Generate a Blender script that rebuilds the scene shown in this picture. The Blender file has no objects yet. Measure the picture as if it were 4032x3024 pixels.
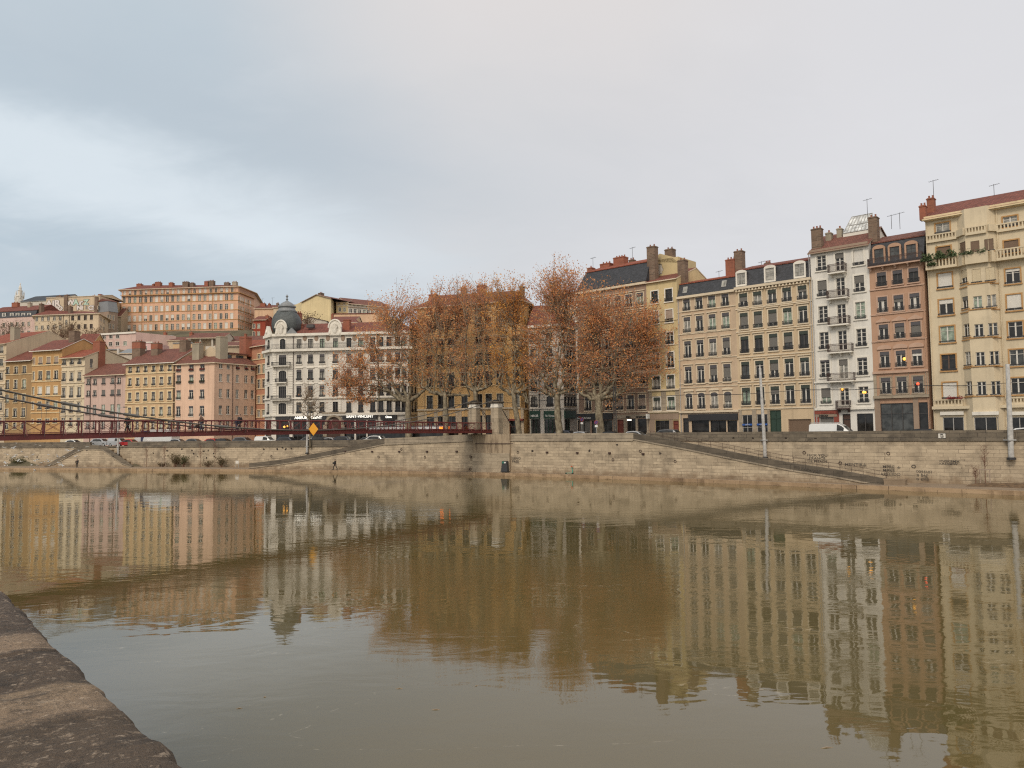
import bpy, math, random
from mathutils import Vector, Matrix
S = bpy.context.scene
COL = S.collection
rnd = random.Random(11)
# ------------------------------------------------------------------ camera
F, TP, ROLL, CZ = 3040.0, .058, .012, 7.0
cp, sp = math.cos(math.atan(TP)), math.sin(math.atan(TP))
FW = Vector((0, cp, sp)); R0 = Vector((1, 0, 0)); U0 = Vector((0, -sp, cp))
RT = R0*math.cos(ROLL) - U0*math.sin(ROLL); UP = R0*math.sin(ROLL) + U0*math.cos(ROLL)
CAM = Vector((0, 0, CZ))
def ray(x, y): return FW + RT*((x-2016)/F) + UP*((1512-y)/F)
def at(x, y, Y):
    r = ray(x, y); return CAM + r*(Y/r.y)
def ground(x, y, z=0.0):
    r = ray(x, y); return CAM + r*((z-CZ)/r.z)
def on_line(x, y, A, B):
    r = ray(x, y); d = B-A; n = Vector((-d.y, d.x))
    t = n.dot(A)/(n.x*r.x+n.y*r.y); return CAM + r*t
def proj(p):
    v = Vector(p)-CAM; w = v.dot(FW); return 2016+F*v.dot(RT)/w, 1512-F*v.dot(UP)/w
def lerp(a, b, t): return a+(b-a)*t
def interp(x, pts):
    if x <= pts[0][0]: return pts[0][1]
    for (a, b), (c, d) in zip(pts, pts[1:]):
        if x <= c: return b+(d-b)*(x-a)/(c-a)
    return pts[-1][1]
def V2(v): return Vector((v[0], v[1]))
# ------------------------------------------------------------------ objects
def link(o, parent=None):
    COL.objects.link(o)
    if parent is not None: o.parent = parent
    return o
def tag(o, label=None, cat=None, group=None, kind=None):
    if label: o['label'] = label
    if cat: o['category'] = cat
    if group: o['group'] = group
    if kind: o['kind'] = kind
    return o
def thing(name, label, cat, loc=(0, 0, 0), rz=0, group=None):
    o = bpy.data.objects.new(name, None); o.location = loc; o.rotation_euler = (0, 0, rz)
    o.empty_display_size = .2
    link(o); return tag(o, label, cat, group)
KIDS = {}
def obj(name, me, parent=None, loc=None, rz=None, mtx=None):
    o = bpy.data.objects.new(name, me); link(o, parent)
    if mtx is not None: o.matrix_local = mtx
    else:
        if loc is not None: o.location = loc
        if rz is not None: o.rotation_euler = (0, 0, rz)
    return o
def copy_tree(o, parent=None):
    c = o.copy(); COL.objects.link(c)
    if parent is not None: c.parent = parent
    for ch in list(o.children): copy_tree(ch, c)
    return c
class MB:
    def __init__(s, M=None): s.v = []; s.f = []; s.m = []; s.M = M
    def add(s, pts):
        i = len(s.v)
        for p in pts:
            p = Vector(p)
            s.v.append(s.M @ p if s.M is not None else p)
        return i
    def poly(s, pts, mi=0):
        i = s.add(pts); s.f.append(tuple(range(i, i+len(pts)))); s.m.append(mi)
    quad = poly
    def box(s, x0, x1, y0, y1, z0, z1, mi=0):
        i = s.add([(x0,y0,z0),(x1,y0,z0),(x1,y1,z0),(x0,y1,z0),(x0,y0,z1),(x1,y0,z1),(x1,y1,z1),(x0,y1,z1)])
        for q in ((0,1,5,4),(1,2,6,5),(2,3,7,6),(3,0,4,7),(4,5,6,7),(3,2,1,0)):
            s.f.append(tuple(i+k for k in q)); s.m.append(mi)
    def prism(s, poly, z0, z1, mi=0):
        n = len(poly); i = s.add([(p[0],p[1],z0) for p in poly]+[(p[0],p[1],z1) for p in poly])
        for k in range(n):
            s.f.append((i+k, i+(k+1)%n, i+n+(k+1)%n, i+n+k)); s.m.append(mi)
        s.f.append(tuple(i+n+k for k in range(n))); s.m.append(mi)
        s.f.append(tuple(i+n-1-k for k in range(n))); s.m.append(mi)
    def yprism(s, poly, y0, y1, mi=0):   # polygon in x,z extruded along y
        n = len(poly); i = s.add([(p[0],y0,p[1]) for p in poly]+[(p[0],y1,p[1]) for p in poly])
        for k in range(n):
            s.f.append((i+k, i+(k+1)%n, i+n+(k+1)%n, i+n+k)); s.m.append(mi)
        s.f.append(tuple(i+n+k for k in range(n))); s.m.append(mi)
        s.f.append(tuple(i+n-1-k for k in range(n))); s.m.append(mi)
    def tube(s, pts, rads, n=6, mi=0, cap=True):
        pts = [Vector(p) for p in pts]
        if not isinstance(rads, (list, tuple)): rads = [rads]*len(pts)
        rings = []; ref = None
        for k, p in enumerate(pts):
            d = (pts[min(k+1, len(pts)-1)]-pts[max(k-1, 0)])
            if d.length < 1e-9: d = Vector((0,0,1))
            d.normalize()
            if ref is None: ref = Vector((1,0,0)) if abs(d.x) < .9 else Vector((0,1,0))
            a = ref - d*ref.dot(d)
            if a.length < 1e-6: a = d.orthogonal()
            a.normalize(); ref = a; b = d.cross(a)
            rings.append(s.add([p+(a*math.cos(2*math.pi*j/n)+b*math.sin(2*math.pi*j/n))*rads[k] for j in range(n)]))
        for r0, r1 in zip(rings, rings[1:]):
            for j in range(n):
                s.f.append((r0+j, r0+(j+1)%n, r1+(j+1)%n, r1+j)); s.m.append(mi)
        if cap:
            s.f.append(tuple(rings[0]+n-1-j for j in range(n))); s.m.append(mi)
            s.f.append(tuple(rings[-1]+j for j in range(n))); s.m.append(mi)
    def lathe(s, prof, n=16, cx=0, cy=0, mi=0, ph=0, sq=0):
        rings = []
        for r, z in prof:
            pts = []
            for j in range(n):
                a = 2*math.pi*j/n+ph; c, q = math.cos(a), math.sin(a)
                k = 1/(max(abs(c), abs(q))**sq) if sq else 1
                pts.append((cx+r*c*k, cy+r*q*k, z))
            rings.append(s.add(pts))
        for r0, r1 in zip(rings, rings[1:]):
            for j in range(n):
                s.f.append((r0+j, r0+(j+1)%n, r1+(j+1)%n, r1+j)); s.m.append(mi)
        s.f.append(tuple(rings[-1]+j for j in range(n))); s.m.append(mi)
        s.f.append(tuple(rings[0]+n-1-j for j in range(n))); s.m.append(mi)
    def ball(s, c, r, n=10, m=7, mi=0):
        rx, ry, rz = r if isinstance(r, (tuple, list)) else (r, r, r)
        i0 = s.add([(c[0]+rx*math.sin(math.pi*k/m)*math.cos(2*math.pi*j/n), c[1]+ry*math.sin(math.pi*k/m)*math.sin(2*math.pi*j/n), c[2]-rz*math.cos(math.pi*k/m)) for k in range(m+1) for j in range(n)])
        for k in range(m):
            for j in range(n):
                a, b = i0+k*n+j, i0+k*n+(j+1)%n
                s.f.append((a, b, b+n, a+n)); s.m.append(mi)
    def mesh(s, name, mats, uv=True, smooth=False):
        me = bpy.data.meshes.new(name)
        me.from_pydata([tuple(v) for v in s.v], [], s.f)
        if not isinstance(mats, (list, tuple)): mats = [mats]
        for m in mats: me.materials.append(m)
        if any(s.m): me.polygons.foreach_set('material_index', s.m)
        if smooth: me.polygons.foreach_set('use_smooth', [True]*len(s.f))
        me.update()
        if uv:
            l = me.uv_layers.new(name='UVMap'); dat = []
            for p in me.polygons:
                n = p.normal; u = Vector((-n.y, n.x, 0))
                if u.length < .02: u = Vector((1, 0, 0))
                u.normalize(); w = n.cross(u)
                for vi in p.vertices:
                    c = me.vertices[vi].co; dat += [c.dot(u), c.dot(w)]
            l.data.foreach_set('uv', dat)
        return me
    def build(s, name, mats, parent=None, uv=True, smooth=False, **k):
        return obj(name, s.mesh(name, mats, uv, smooth), parent, **k)
_dg = []
def eval_mesh(o, name):
    bpy.context.view_layer.update()
    dg = bpy.context.evaluated_depsgraph_get()
    me = bpy.data.meshes.new_from_object(o.evaluated_get(dg)); me.name = name
    bpy.data.objects.remove(o); return me
TXT = {}
def text_mesh(s, size, mat, ext=.02, bold=0.0, shear=0.0, sx=1.0):
    cu = bpy.data.curves.new('lettering', 'FONT'); cu.body = s; cu.size = size; cu.extrude = ext
    cu.align_x = 'CENTER'; cu.offset = bold; cu.shear = shear; cu.resolution_u = 3; cu.space_line = .85
    o = bpy.data.objects.new('lettering', cu); COL.objects.link(o); o.scale = (sx, 1, 1)
    me = eval_mesh(o, 'lettering')
    for v in me.vertices: v.co.x *= sx
    me.materials.clear(); me.materials.append(mat); return me
RX = Matrix.Rotation(math.pi/2, 4, 'X')
def text(s, size, mat, parent, M, name='lettering', **k):
    return obj(name, text_mesh(s, size, mat, **k), parent, mtx=M @ RX)
# ------------------------------------------------------------------ materials
def srgb(r, g, b):
    f = lambda c: c/12.92 if c <= .04045 else ((c+.055)/1.055)**2.4
    return (f(r/255), f(g/255), f(b/255), 1)
class NT:
    def __init__(s, name):
        s.mat = bpy.data.materials.new(name); s.mat.use_nodes = True; s.t = s.mat.node_tree
        s.b = s.t.nodes['Principled BSDF']; s.out = s.t.nodes['Material Output']
    def n(s, ty, **k):
        x = s.t.nodes.new(ty)
        for a, v in k.items(): setattr(x, a, v)
        return x
    def l(s, a, b): s.t.links.new(a, b)
    def setin(s, node, name, v):
        if isinstance(v, bpy.types.NodeSocket): s.l(v, node.inputs[name])
        else: node.inputs[name].default_value = v
    def coord(s, kind='Object'): return s.n('ShaderNodeTexCoord').outputs[kind]
    def mapping(s, vec, scale=(1,1,1), loc=(0,0,0), rot=(0,0,0)):
        m = s.n('ShaderNodeMapping'); s.l(vec, m.inputs['Vector'])
        m.inputs['Scale'].default_value = scale; m.inputs['Location'].default_value = loc; m.inputs['Rotation'].default_value = rot
        return m.outputs[0]
    def noise(s, vec, scale, detail=4, rough=.55, dist=0):
        x = s.n('ShaderNodeTexNoise'); s.l(vec, x.inputs['Vector']); x.inputs['Scale'].default_value = scale
        x.inputs['Detail'].default_value = detail; x.inputs['Roughness'].default_value = rough; x.inputs['Distortion'].default_value = dist
        return x.outputs['Fac']
    def ramp(s, fac, stops, interp='LINEAR'):
        x = s.n('ShaderNodeValToRGB'); s.setin(x, 'Fac', fac); e = x.color_ramp.elements; x.color_ramp.interpolation = interp
        while len(e) < len(stops): e.new(.5)
        for k, (p, c) in enumerate(stops):
            e[k].position = p; e[k].color = c if len(c) == 4 else (*c, 1)
        return x.outputs[0]
    def mr(s, v, a, b, c=0., d=1., it='LINEAR'):
        x = s.n('ShaderNodeMapRange', interpolation_type=it); s.setin(x, 'Value', v)
        for k, q in (('From Min', a), ('From Max', b), ('To Min', c), ('To Max', d)): x.inputs[k].default_value = q
        return x.outputs[0]
    def math(s, op, a, b=0.):
        x = s.n('ShaderNodeMath', operation=op); s.setin(x, 0, a); s.setin(x, 1, b); return x.outputs[0]
    def mix(s, a, b, f, mode='MIX'):
        x = s.n('ShaderNodeMix', data_type='RGBA', blend_type=mode); x.clamp_result = False
        s.setin(x, 'Factor', f)
        for nm, v in (('A', a), ('B', b)):
            sk = [i for i in x.inputs if i.name == nm and i.type == 'RGBA'][0]
            if isinstance(v, bpy.types.NodeSocket): s.l(v, sk)
            else: sk.default_value = v if len(v) == 4 else (*v, 1)
        return [o for o in x.outputs if o.type == 'RGBA'][0]
    def bump(s, h, strength=.3, dist=.05):
        x = s.n('ShaderNodeBump'); x.inputs['Strength'].default_value = strength; x.inputs['Distance'].default_value = dist
        s.l(h, x.inputs['Height']); s.l(x.outputs[0], s.b.inputs['Normal'])
    def set(s, **k):
        for a, v in k.items(): s.setin(s.b, {'color':'Base Color','rough':'Roughness','metal':'Metallic','spec':'Specular IOR Level'}.get(a, a), v)
def mul(c, k): return (min(c[0]*k, 1), min(c[1]*k, 1), min(c[2]*k, 1), 1)
def stucco(name, c, var=.12, rough=.9):
    t = NT(name); co = t.coord()
    big = t.noise(co, .22, 5, .6); fine = t.noise(co, 3.0, 4, .6)
    streak = t.noise(t.mapping(co, (1.3, 1.3, .07)), 1.0, 4, .6)
    a = t.mix(mul(c, 1-var*1.5), mul(c, 1+var*.7), t.mr(big, .3, .7))
    a = t.mix(a, mul(c, .72), t.mr(streak, .51, .74, 0, .8))
    a = t.mix(a, mul(c, 1.12), t.mr(fine, .45, .75, 0, .35))
    a = t.mix(a, mul(c, .7), t.mr(t.noise(co, .7, 7, .75), .55, .75, 0, .45))
    t.set(color=a, rough=rough); t.bump(fine, .25, .02); return t.mat
def plain(name, c, rough=.6, metal=0., var=.1, sc=2.0):
    t = NT(name); n = t.noise(t.coord(), sc, 4)
    t.set(color=t.mix(mul(c, 1-var), mul(c, 1+var), t.mr(n, .3, .7)), rough=rough, metal=metal); return t.mat
def tiles(name, c, pitch=.3):
    t = NT(name); uv = t.coord('UV')
    w = t.n('ShaderNodeTexWave', wave_type='BANDS', bands_direction='X'); t.l(uv, w.inputs['Vector'])
    w.inputs['Scale'].default_value = .314/pitch; w.inputs['Distortion'].default_value = .15
    br = t.n('ShaderNodeTexBrick'); t.l(uv, br.inputs['Vector']); br.inputs['Scale'].default_value = 1
    br.inputs['Brick Width'].default_value = pitch; br.inputs['Row Height'].default_value = .35; br.inputs['Mortar Size'].default_value = .02
    br.inputs['Color1'].default_value = mul(c, .72); br.inputs['Color2'].default_value = mul(c, 1.25); br.inputs['Mortar'].default_value = mul(c, .45)
    big = t.noise(uv, .5, 5, .65)
    a = t.mix(br.outputs[0], mul(c, .5), t.mr(big, .5, .75, 0, .6))
    a = t.mix(a, mul(c, 1.3), t.mr(t.noise(uv, 1.7, 3), .55, .8, 0, .35))
    t.set(color=a, rough=.85); t.bump(w.outputs['Fac'], .8, .06); return t.mat
def slate(name, c):
    t = NT(name); uv = t.coord('UV')
    br = t.n('ShaderNodeTexBrick'); t.l(uv, br.inputs['Vector']); br.inputs['Scale'].default_value = 1
    br.inputs['Brick Width'].default_value = .25; br.inputs['Row Height'].default_value = .18; br.inputs['Mortar Size'].default_value = .012
    br.inputs['Color1'].default_value = mul(c, .7); br.inputs['Color2'].default_value = mul(c, 1.5); br.inputs['Mortar'].default_value = mul(c, .4)
    a = t.mix(br.outputs[0], mul(c, 1.8), t.mr(t.noise(uv, .8, 5), .55, .8, 0, .5))
    t.set(color=a, rough=.6); t.bump(br.outputs['Fac'], .3, .02); return t.mat
def stone(name, c1, c2, bw=1.3, rh=.42, mortar=(.08,.065,.045), dirt=(.10,.08,.05), dirtamt=.6, msize=.018, low=None):
    t = NT(name); uv = t.coord('UV'); co = t.coord()
    wob = t.n('ShaderNodeVectorMath', operation='MULTIPLY_ADD')
    nz = t.n('ShaderNodeTexNoise'); t.l(uv, nz.inputs['Vector']); nz.inputs['Scale'].default_value = .9; nz.inputs['Detail'].default_value = 3
    t.l(nz.outputs['Color'], wob.inputs[0]); wob.inputs[1].default_value = (.12, .05, 0); t.l(uv, wob.inputs[2])
    br = t.n('ShaderNodeTexBrick'); t.l(wob.outputs[0], br.inputs['Vector']); br.inputs['Scale'].default_value = 1
    br.inputs['Brick Width'].default_value = bw; br.inputs['Row Height'].default_value = rh; br.inputs['Mortar Size'].default_value = msize
    br.inputs['Mortar Smooth'].default_value = .3; br.inputs['Bias'].default_value = -.1; br.offset = .43
    br.inputs['Color1'].default_value = (*c1, 1); br.inputs['Color2'].default_value = (*c2, 1); br.inputs['Mortar'].default_value = (*mortar, 1)
    b2 = t.n('ShaderNodeTexBrick'); t.l(wob.outputs[0], b2.inputs['Vector']); b2.inputs['Scale'].default_value = 1; b2.offset = .27; b2.offset_frequency = 3
    b2.inputs['Brick Width'].default_value = bw*1.7; b2.inputs['Row Height'].default_value = rh; b2.inputs['Mortar Size'].default_value = msize; b2.inputs['Bias'].default_value = .15
    b2.inputs['Color1'].default_value = mul(c1, 1.12); b2.inputs['Color2'].default_value = mul(c2, .85); b2.inputs['Mortar'].default_value = (*mortar, 1)
    bmix = t.mix(br.outputs[0], b2.outputs[0], t.mr(t.noise(t.mapping(uv, (.35,.8,1)), 1.0, 2), .46, .54))
    # joints fade in and out, as repointed masonry does
    jf = t.mr(t.noise(uv, .6, 4), .38, .62)
    flat = t.mix((*c1, 1), (*c2, 1), t.noise(uv, .5, 3))
    a = t.mix(flat, bmix, t.mr(jf, 0, 1, .3, 1))
    n1 = t.noise(co, .5, 6, .65); n2 = t.noise(t.mapping(uv, (1.6, .22, 1)), 1, 5, .65); n3 = t.noise(co, 4, 5, .7)
    a = t.mix(a, (*dirt, 1), t.mr(n1, .5, .78, 0, dirtamt))
    a = t.mix(a, mul(c1, 1.25), t.mr(n3, .5, .75, 0, .4))
    a = t.mix(a, mul(dirt, .8), t.mr(n2, .6, .8, 0, dirtamt*.8))
    if low:      # silt band left by high water, by height above the quay
        z = t.n('ShaderNodeSeparateXYZ'); t.l(t.n('ShaderNodeNewGeometry').outputs['Position'], z.inputs[0])
        h = t.math('ADD', z.outputs[2], t.mr(t.noise(t.mapping(uv, (.8, .8, 1)), 1.0, 5, .6), .3, .7, -low[1]*.6, low[1]*.6))
        a = t.mix(a, (*low[2], 1), t.mr(h, low[0], low[0]+low[1], .75, 0))
    t.set(color=a, rough=.92); t.bump(n3, .4, .04)
    return t.mat
def emit(name, c, k):
    t = NT(name); t.set(color=c, rough=.5); t.b.inputs['Emission Color'].default_value = c; t.b.inputs['Emission Strength'].default_value = k; return t.mat
def glass(name, c, rough=.08):
    t = NT(name); n = t.noise(t.coord(), 1.3, 3)
    t.set(color=t.mix(mul(c, .6), mul(c, 1.7), t.mr(n, .35, .65)), rough=rough); t.b.inputs['IOR'].default_value = 1.45; return t.mat
def slats(name, c, pitch=.12):
    t = NT(name); z = t.n('ShaderNodeSeparateXYZ'); t.l(t.coord(), z.inputs[0])
    w = t.math('FRACT', t.math('MULTIPLY', z.outputs[2], 1/pitch))
    t.set(color=t.mix(mul(c, .45), mul(c, 1.05), t.mr(w, 0, .4)), rough=.7); t.bump(w, .5, .02); return t.mat
M = {}
M['white_paint'] = plain('white_paint', (.60,.57,.51), .6)
M['grey_paint'] = plain('grey_paint', (.36,.35,.33), .6)
M['brown_paint'] = plain('brown_paint', (.10,.06,.04), .6)
M['dark_frame'] = plain('dark_frame', (.055,.05,.048), .5)
M['pane'] = glass('dark_glass', (.018,.017,.016))
M['pane2'] = glass('grey_glass', (.05,.052,.05))
M['curtain'] = glass('curtained_glass', (.24,.23,.20), .3)
M['curtain2'] = glass('green_curtained_glass', (.22,.27,.21), .3)
M['iron'] = plain('black_iron', (.03,.03,.032), .6)
M['roof_glass'] = glass('wired_roof_glass', (.44,.445,.43), .3)
M['rust_iron'] = plain('brown_iron', (.055,.03,.024), .7)
M['lam_green'] = plain('dark_green_wood', (.035,.045,.035), .7)
M['lam_grey'] = plain('grey_wood', (.075,.07,.075), .7)
M['blind_grey'] = slats('grey_slats', (.15,.14,.125))
M['blind_white'] = slats('white_slats', (.66,.63,.57))
M['blind_cream'] = slats('cream_slats', (.58,.48,.32))
M['blind_brown'] = slats('brown_slats', (.17,.11,.07))
M['shutter'] = slats('wood_shutters', (.36,.28,.22))
M['trim'] = stucco('pale_stone_trim', (.62,.52,.38), .08)
M['trim_white'] = stucco('white_stone_trim', (.70,.66,.58), .08)
M['trim_tan'] = stucco('tan_moulding', (.47,.315,.23), .08)
M['trim_ochre'] = stucco('ochre_trim', (.68,.54,.33), .08)
M['trim_brown'] = stucco('brown_trim', (.44,.25,.10), .08)
M['tile'] = tiles('terracotta_tiles', (.185,.058,.038))
M['tile2'] = tiles('faded_tiles', (.175,.066,.045))
M['tile3'] = tiles('bright_tiles', (.27,.072,.036))
M['slate'] = slate('black_slates', (.032,.033,.038))
M['dome_slate'] = slate('grey_green_dome_slates', (.068,.078,.078))
M['zinc'] = plain('grey_zinc', (.20,.21,.215), .5)
M['brick'] = stone('red_chimney_brick', (.33,.11,.06), (.26,.08,.05), .3, .12, (.2,.12,.08), (.1,.05,.03), .6)
M['rubble'] = stone('rubble_chimney', (.22,.145,.10), (.115,.075,.05), .45, .22, (.2,.16,.12), (.06,.04,.03), .8, .03)
M['render'] = stucco('grey_chimney_render', (.36,.31,.23), .2)
M['ashlar'] = stone('ground_floor_ashlar', (.36,.30,.22), (.29,.24,.18), 1.4, .5, (.12,.1,.08), (.14,.11,.08), .5)
M['black_shop'] = plain('black_shopfront', (.022,.022,.024), .5)
M['green_shop'] = plain('green_shopfront', (.012,.055,.035), .5)
M['red_shop'] = plain('red_shopfront', (.23,.05,.03), .6)
M['door_red'] = plain('red_door', (.16,.04,.025), .6)
M['door_brown'] = plain('brown_door', (.07,.035,.022), .6)
M['door_green'] = plain('green_door', (.02,.045,.03), .6)
M['sign_white'] = emit('lit_white_letters', (1,.97,.88,1), .75)
M['text_white'] = plain('white_letters', (.7,.7,.66), .6)
M['text_black'] = plain('black_letters', (.015,.015,.015), .7)
M['lamp'] = emit('warm_lamp', (1,.46,.08,1), 1.7)
M['lamp_red'] = emit('red_lamp', (1,.08,.03,1), 2)
M['lamp_green'] = emit('green_lamp', (.03,1,.6,1), 2.5)
M['lamp_white'] = emit('white_lamp', (1,.93,.8,1), 2.5)
M['orange_led'] = emit('orange_led', (1,.22,.02,1), 1.6)
M['steel'] = plain('galvanised_steel', (.36,.36,.35), .55)
M['pole'] = plain('weathered_pole_paint', (.36,.35,.33), .7, 0, .25, 3)
# ------------------------------------------------------------------ embankment plan (from the waterline)
WL = [(-900,1845),(0,1850),(675,1855.5),(1350,1861),(2050,1875),(2700,1898),(3350,1925),(4032,1952),(5200,2003)]
_raw = lambda x: V2(ground(x, interp(x, WL), 0))
def E(x):
    w = [(-160,1),(-80,2),(0,3),(80,2),(160,1)]
    s = Vector((0, 0)); k = 0
    for d, a in w: s += _raw(x+d)*a; k += a
    return s/k
def tang(x):
    d = E(x+150)-E(x-150); return d.normalized()
def bank(x, o):          # plan point a distance o inland of the water's edge
    t = tang(x); return E(x)+Vector((-t.y, t.x))*o
def o_main(x): return interp(x, [(-900,8.5),(0,8.5),(900,7.0),(1400,5.6),(1500,5.5),(2440,5.2),(3300,6.0),(3600,7.2),(4032,7.6),(5200,7.6)])
def o_front(x): return interp(x, [(900,3.2),(1300,2.6),(2000,2.2),(2650,1.4),(3450,2.6)])
def ztop(x): return interp(x, [(1300,5.35),(1850,6.25)])      # parapet top
def zst(x): return interp(x, [(1300,4.35),(1850,5.0)])        # street
def street(x, o, dz=0):  # point on the street, o beyond the embankment parapet
    p = bank(x, o_main(x)+o); return Vector((p.x, p.y, zst(x)+dz))
def heading(x): t = tang(x); return math.atan2(t.y, t.x)
QZ = .42
XS = [-900+100*k for k in range(62)]
def strip(mb, xs, o_out, thick, z0, z1, mi=0, ends=True):
    cs = []
    for x in xs:
        a, b = bank(x, o_out(x)), bank(x, o_out(x)+thick)
        cs.append(((a.x,a.y,z0(x)),(a.x,a.y,z1(x)),(b.x,b.y,z1(x)),(b.x,b.y,z0(x))))
    for p, q in zip(cs, cs[1:]):
        mb.quad([p[0],q[0],q[1],p[1]], mi); mb.quad([p[1],q[1],q[2],p[2]], mi); mb.quad([p[2],q[2],q[3],p[3]], mi)
    if ends:
        mb.quad(list(cs[0]), mi); mb.quad(list(cs[-1]), mi)
def rng(a, b, st=60):
    n = max(1, int(round((b-a)/st))); return [a+(b-a)*k/n for k in range(n+1)]
const = lambda v: (lambda x: v)
M['wall_stone'] = stone('embankment_limestone', (.50,.41,.29), (.33,.265,.185), 1.2, .42, (.12,.092,.066), (.12,.095,.068), .9, .024, (.3, 1.0, (.18,.12,.07)))
M['parapet_stone'] = stone('weathered_parapet', (.20,.165,.12), (.10,.083,.062), 1.7, .46, (.035,.03,.026), (.04,.035,.03), 1.0, .03)
M['ramp_stone'] = stone('ramp_parapet', (.14,.115,.085), (.085,.07,.052), 1.9, .6, (.03,.026,.02), (.035,.03,.024), .95, .03)
M['bastion_stone'] = stone('bastion_parapet', (.36,.30,.22), (.25,.205,.15), 2.1, .5, (.06,.05,.04), (.085,.07,.055), .9, .03)
M['quay_stone'] = stone('quay_edge_stone', (.40,.285,.175), (.27,.18,.105), 2.2, .6, (.04,.025,.018), (.085,.05,.028), .95, .04)
M['quay_floor'] = stone('quay_paving', (.26,.195,.13), (.21,.155,.105), 1.4, .9, (.12,.09,.06), (.11,.08,.055), .8)
# --- water
t = NT('river_water'); co = t.coord()
a1 = t.noise(t.mapping(co, (.30,.55,1), rot=(0,0,-.35)), 1.0, 3, .55, .4)
a2 = t.noise(t.mapping(co, (1.2,2.6,1), rot=(0,0,.4)), 1.0, 4, .6, .6)
a3 = t.noise(t.mapping(co, (5,8,1)), 1.0, 3, .5)
patch = t.mr(t.noise(t.mapping(co, (.045,.09,1), rot=(0,0,-.5)), 1.0, 4, .6, 1.2), .44, .66, .12, 1.0)
eddy = t.n('ShaderNodeTexWave', wave_type='BANDS', bands_direction='Y', wave_profile='SIN')
t.l(t.mapping(co, (.9,.9,1), rot=(0,0,-.7)), eddy.inputs['Vector']); eddy.inputs['Scale'].default_value = .5
eddy.inputs['Distortion'].default_value = 9; eddy.inputs['Detail'].default_value = 3; eddy.inputs['Detail Scale'].default_value = .35
emask = t.mr(t.noise(t.mapping(co, (.07,.11,1), loc=(3,9,0)), 1.0, 3, .5), .56, .70)
h = t.math('ADD', t.math('MULTIPLY', a1, .5), t.math('MULTIPLY', t.math('ADD', t.math('MULTIPLY', a2, .16), t.math('MULTIPLY', a3, .03)), patch))
h = t.math('ADD', h, t.math('MULTIPLY', t.math('MULTIPLY', eddy.outputs['Fac'], emask), .085))
foam_n = t.n('ShaderNodeTexNoise'); t.l(t.mapping(co, (.10,.22,1), rot=(0,0,-.5)), foam_n.inputs['Vector']); foam_n.inputs['Scale'].default_value = 1; foam_n.inputs['Detail'].default_value = 2; foam_n.inputs['Distortion'].default_value = 1.5
line = t.mr(t.math('ABSOLUTE', t.math('SUBTRACT', foam_n.outputs['Fac'], .54)), 0, .008, 1, 0)
fm = t.math('MULTIPLY', line, t.mr(t.noise(t.mapping(co, (3,5,1)), 1.0, 4, .7), .52, .66))
fm = t.math('MULTIPLY', fm, t.mr(t.noise(t.mapping(co, (.06,.08,1), loc=(1,7,0)), 1.0, 2), .44, .54))
wc = t.mix((.094,.071,.025,1), (.118,.093,.038,1), t.noise(co, .06, 4))
t.set(color=t.mix(wc, (.42,.36,.26,1), t.math('MULTIPLY', fm, .7)), rough=t.mr(patch, .1, 1, .02, .06))
t.b.inputs['IOR'].default_value = 1.57
t.bump(h, .072, .35); M['water'] = t.mat
mb = MB(); mb.quad([(-420,-60,0),(260,-60,0),(260,330,0),(-420,330,0)])
w = mb.build('river_water', M['water']); tag(w, kind='structure')
# --- lower quay
mb = MB(); strip(mb, rng(-900, 5200, 80), const(0), .55, const(-1.2), const(QZ+.015))
q = mb.build('quay_edge', M['quay_stone']); tag(q, kind='structure')
mb = MB(); xs = rng(-900, 5200, 80)
for x, y in zip(xs, xs[1:]):
    a, b, c, d = bank(x, .5), bank(y, .5), bank(y, o_main(y)+.2), bank(x, o_main(x)+.2)
    mb.quad([(a.x,a.y,QZ),(b.x,b.y,QZ),(c.x,c.y,QZ),(d.x,d.y,QZ)])
q = mb.build('lower_quay', M['quay_floor']); tag(q, kind='structure')
# --- street
M['asphalt'] = plain('asphalt', (.055,.053,.05), .9, 0, .2, 1.5)
mb = MB()
for x, y in zip(xs, xs[1:]):
    pts = []
    for xx, oo in ((x, o_main(x)+.4), (y, o_main(y)+.4), (y, o_main(y)+60), (x, o_main(x)+60)):
        p = bank(xx, oo); pts.append((p.x, p.y, zst(xx)))
    mb.quad(pts)
sx = rng(1480, 2475, 60)
for x, y in zip(sx, sx[1:]):
    pts = []
    for xx, oo in ((x, o_front(x)+.4), (y, o_front(y)+.4), (y, o_main(y)+.41), (x, o_main(x)+.41)):
        p = bank(xx, oo); pts.append((p.x, p.y, zst(xx)))
    mb.quad(pts)
s_ = mb.build('street', M['asphalt']); tag(s_, kind='structure')
# --- hillside
def smooth(t): t = max(0, min(1, t)); return t*t*(3-2*t)
def hz(X, Y): return 4.2 + (24*smooth((Y-188)/28)+14*smooth((Y-214)/50))*smooth((45-X)/60)
M['earth'] = plain('hillside_earth', (.10,.085,.05), .95, 0, .4, .3)
mb = MB(); nx, ny = 60, 36
g = [[(-330+620*i/nx, 90+350*j/ny) for i in range(nx+1)] for j in range(ny+1)]
def inland(x, y):
    if y < 5: return False
    px_ = max(-1400, min(5600, proj((x, y, 0))[0])); q = bank(px_, o_main(px_)+13); return x*q.x+y*q.y > q.length_squared
idx = mb.add([(x, y, hz(x, y)-.3 if inland(x, y) else -4) for r in g for (x, y) in r])
for j in range(ny):
    for i in range(nx):
        a = idx+j*(nx+1)+i; mb.f.append((a, a+1, a+nx+2, a+nx+1)); mb.m.append(0)
hl = mb.build('hillside', M['earth'], smooth=True); tag(hl, kind='structure')
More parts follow.
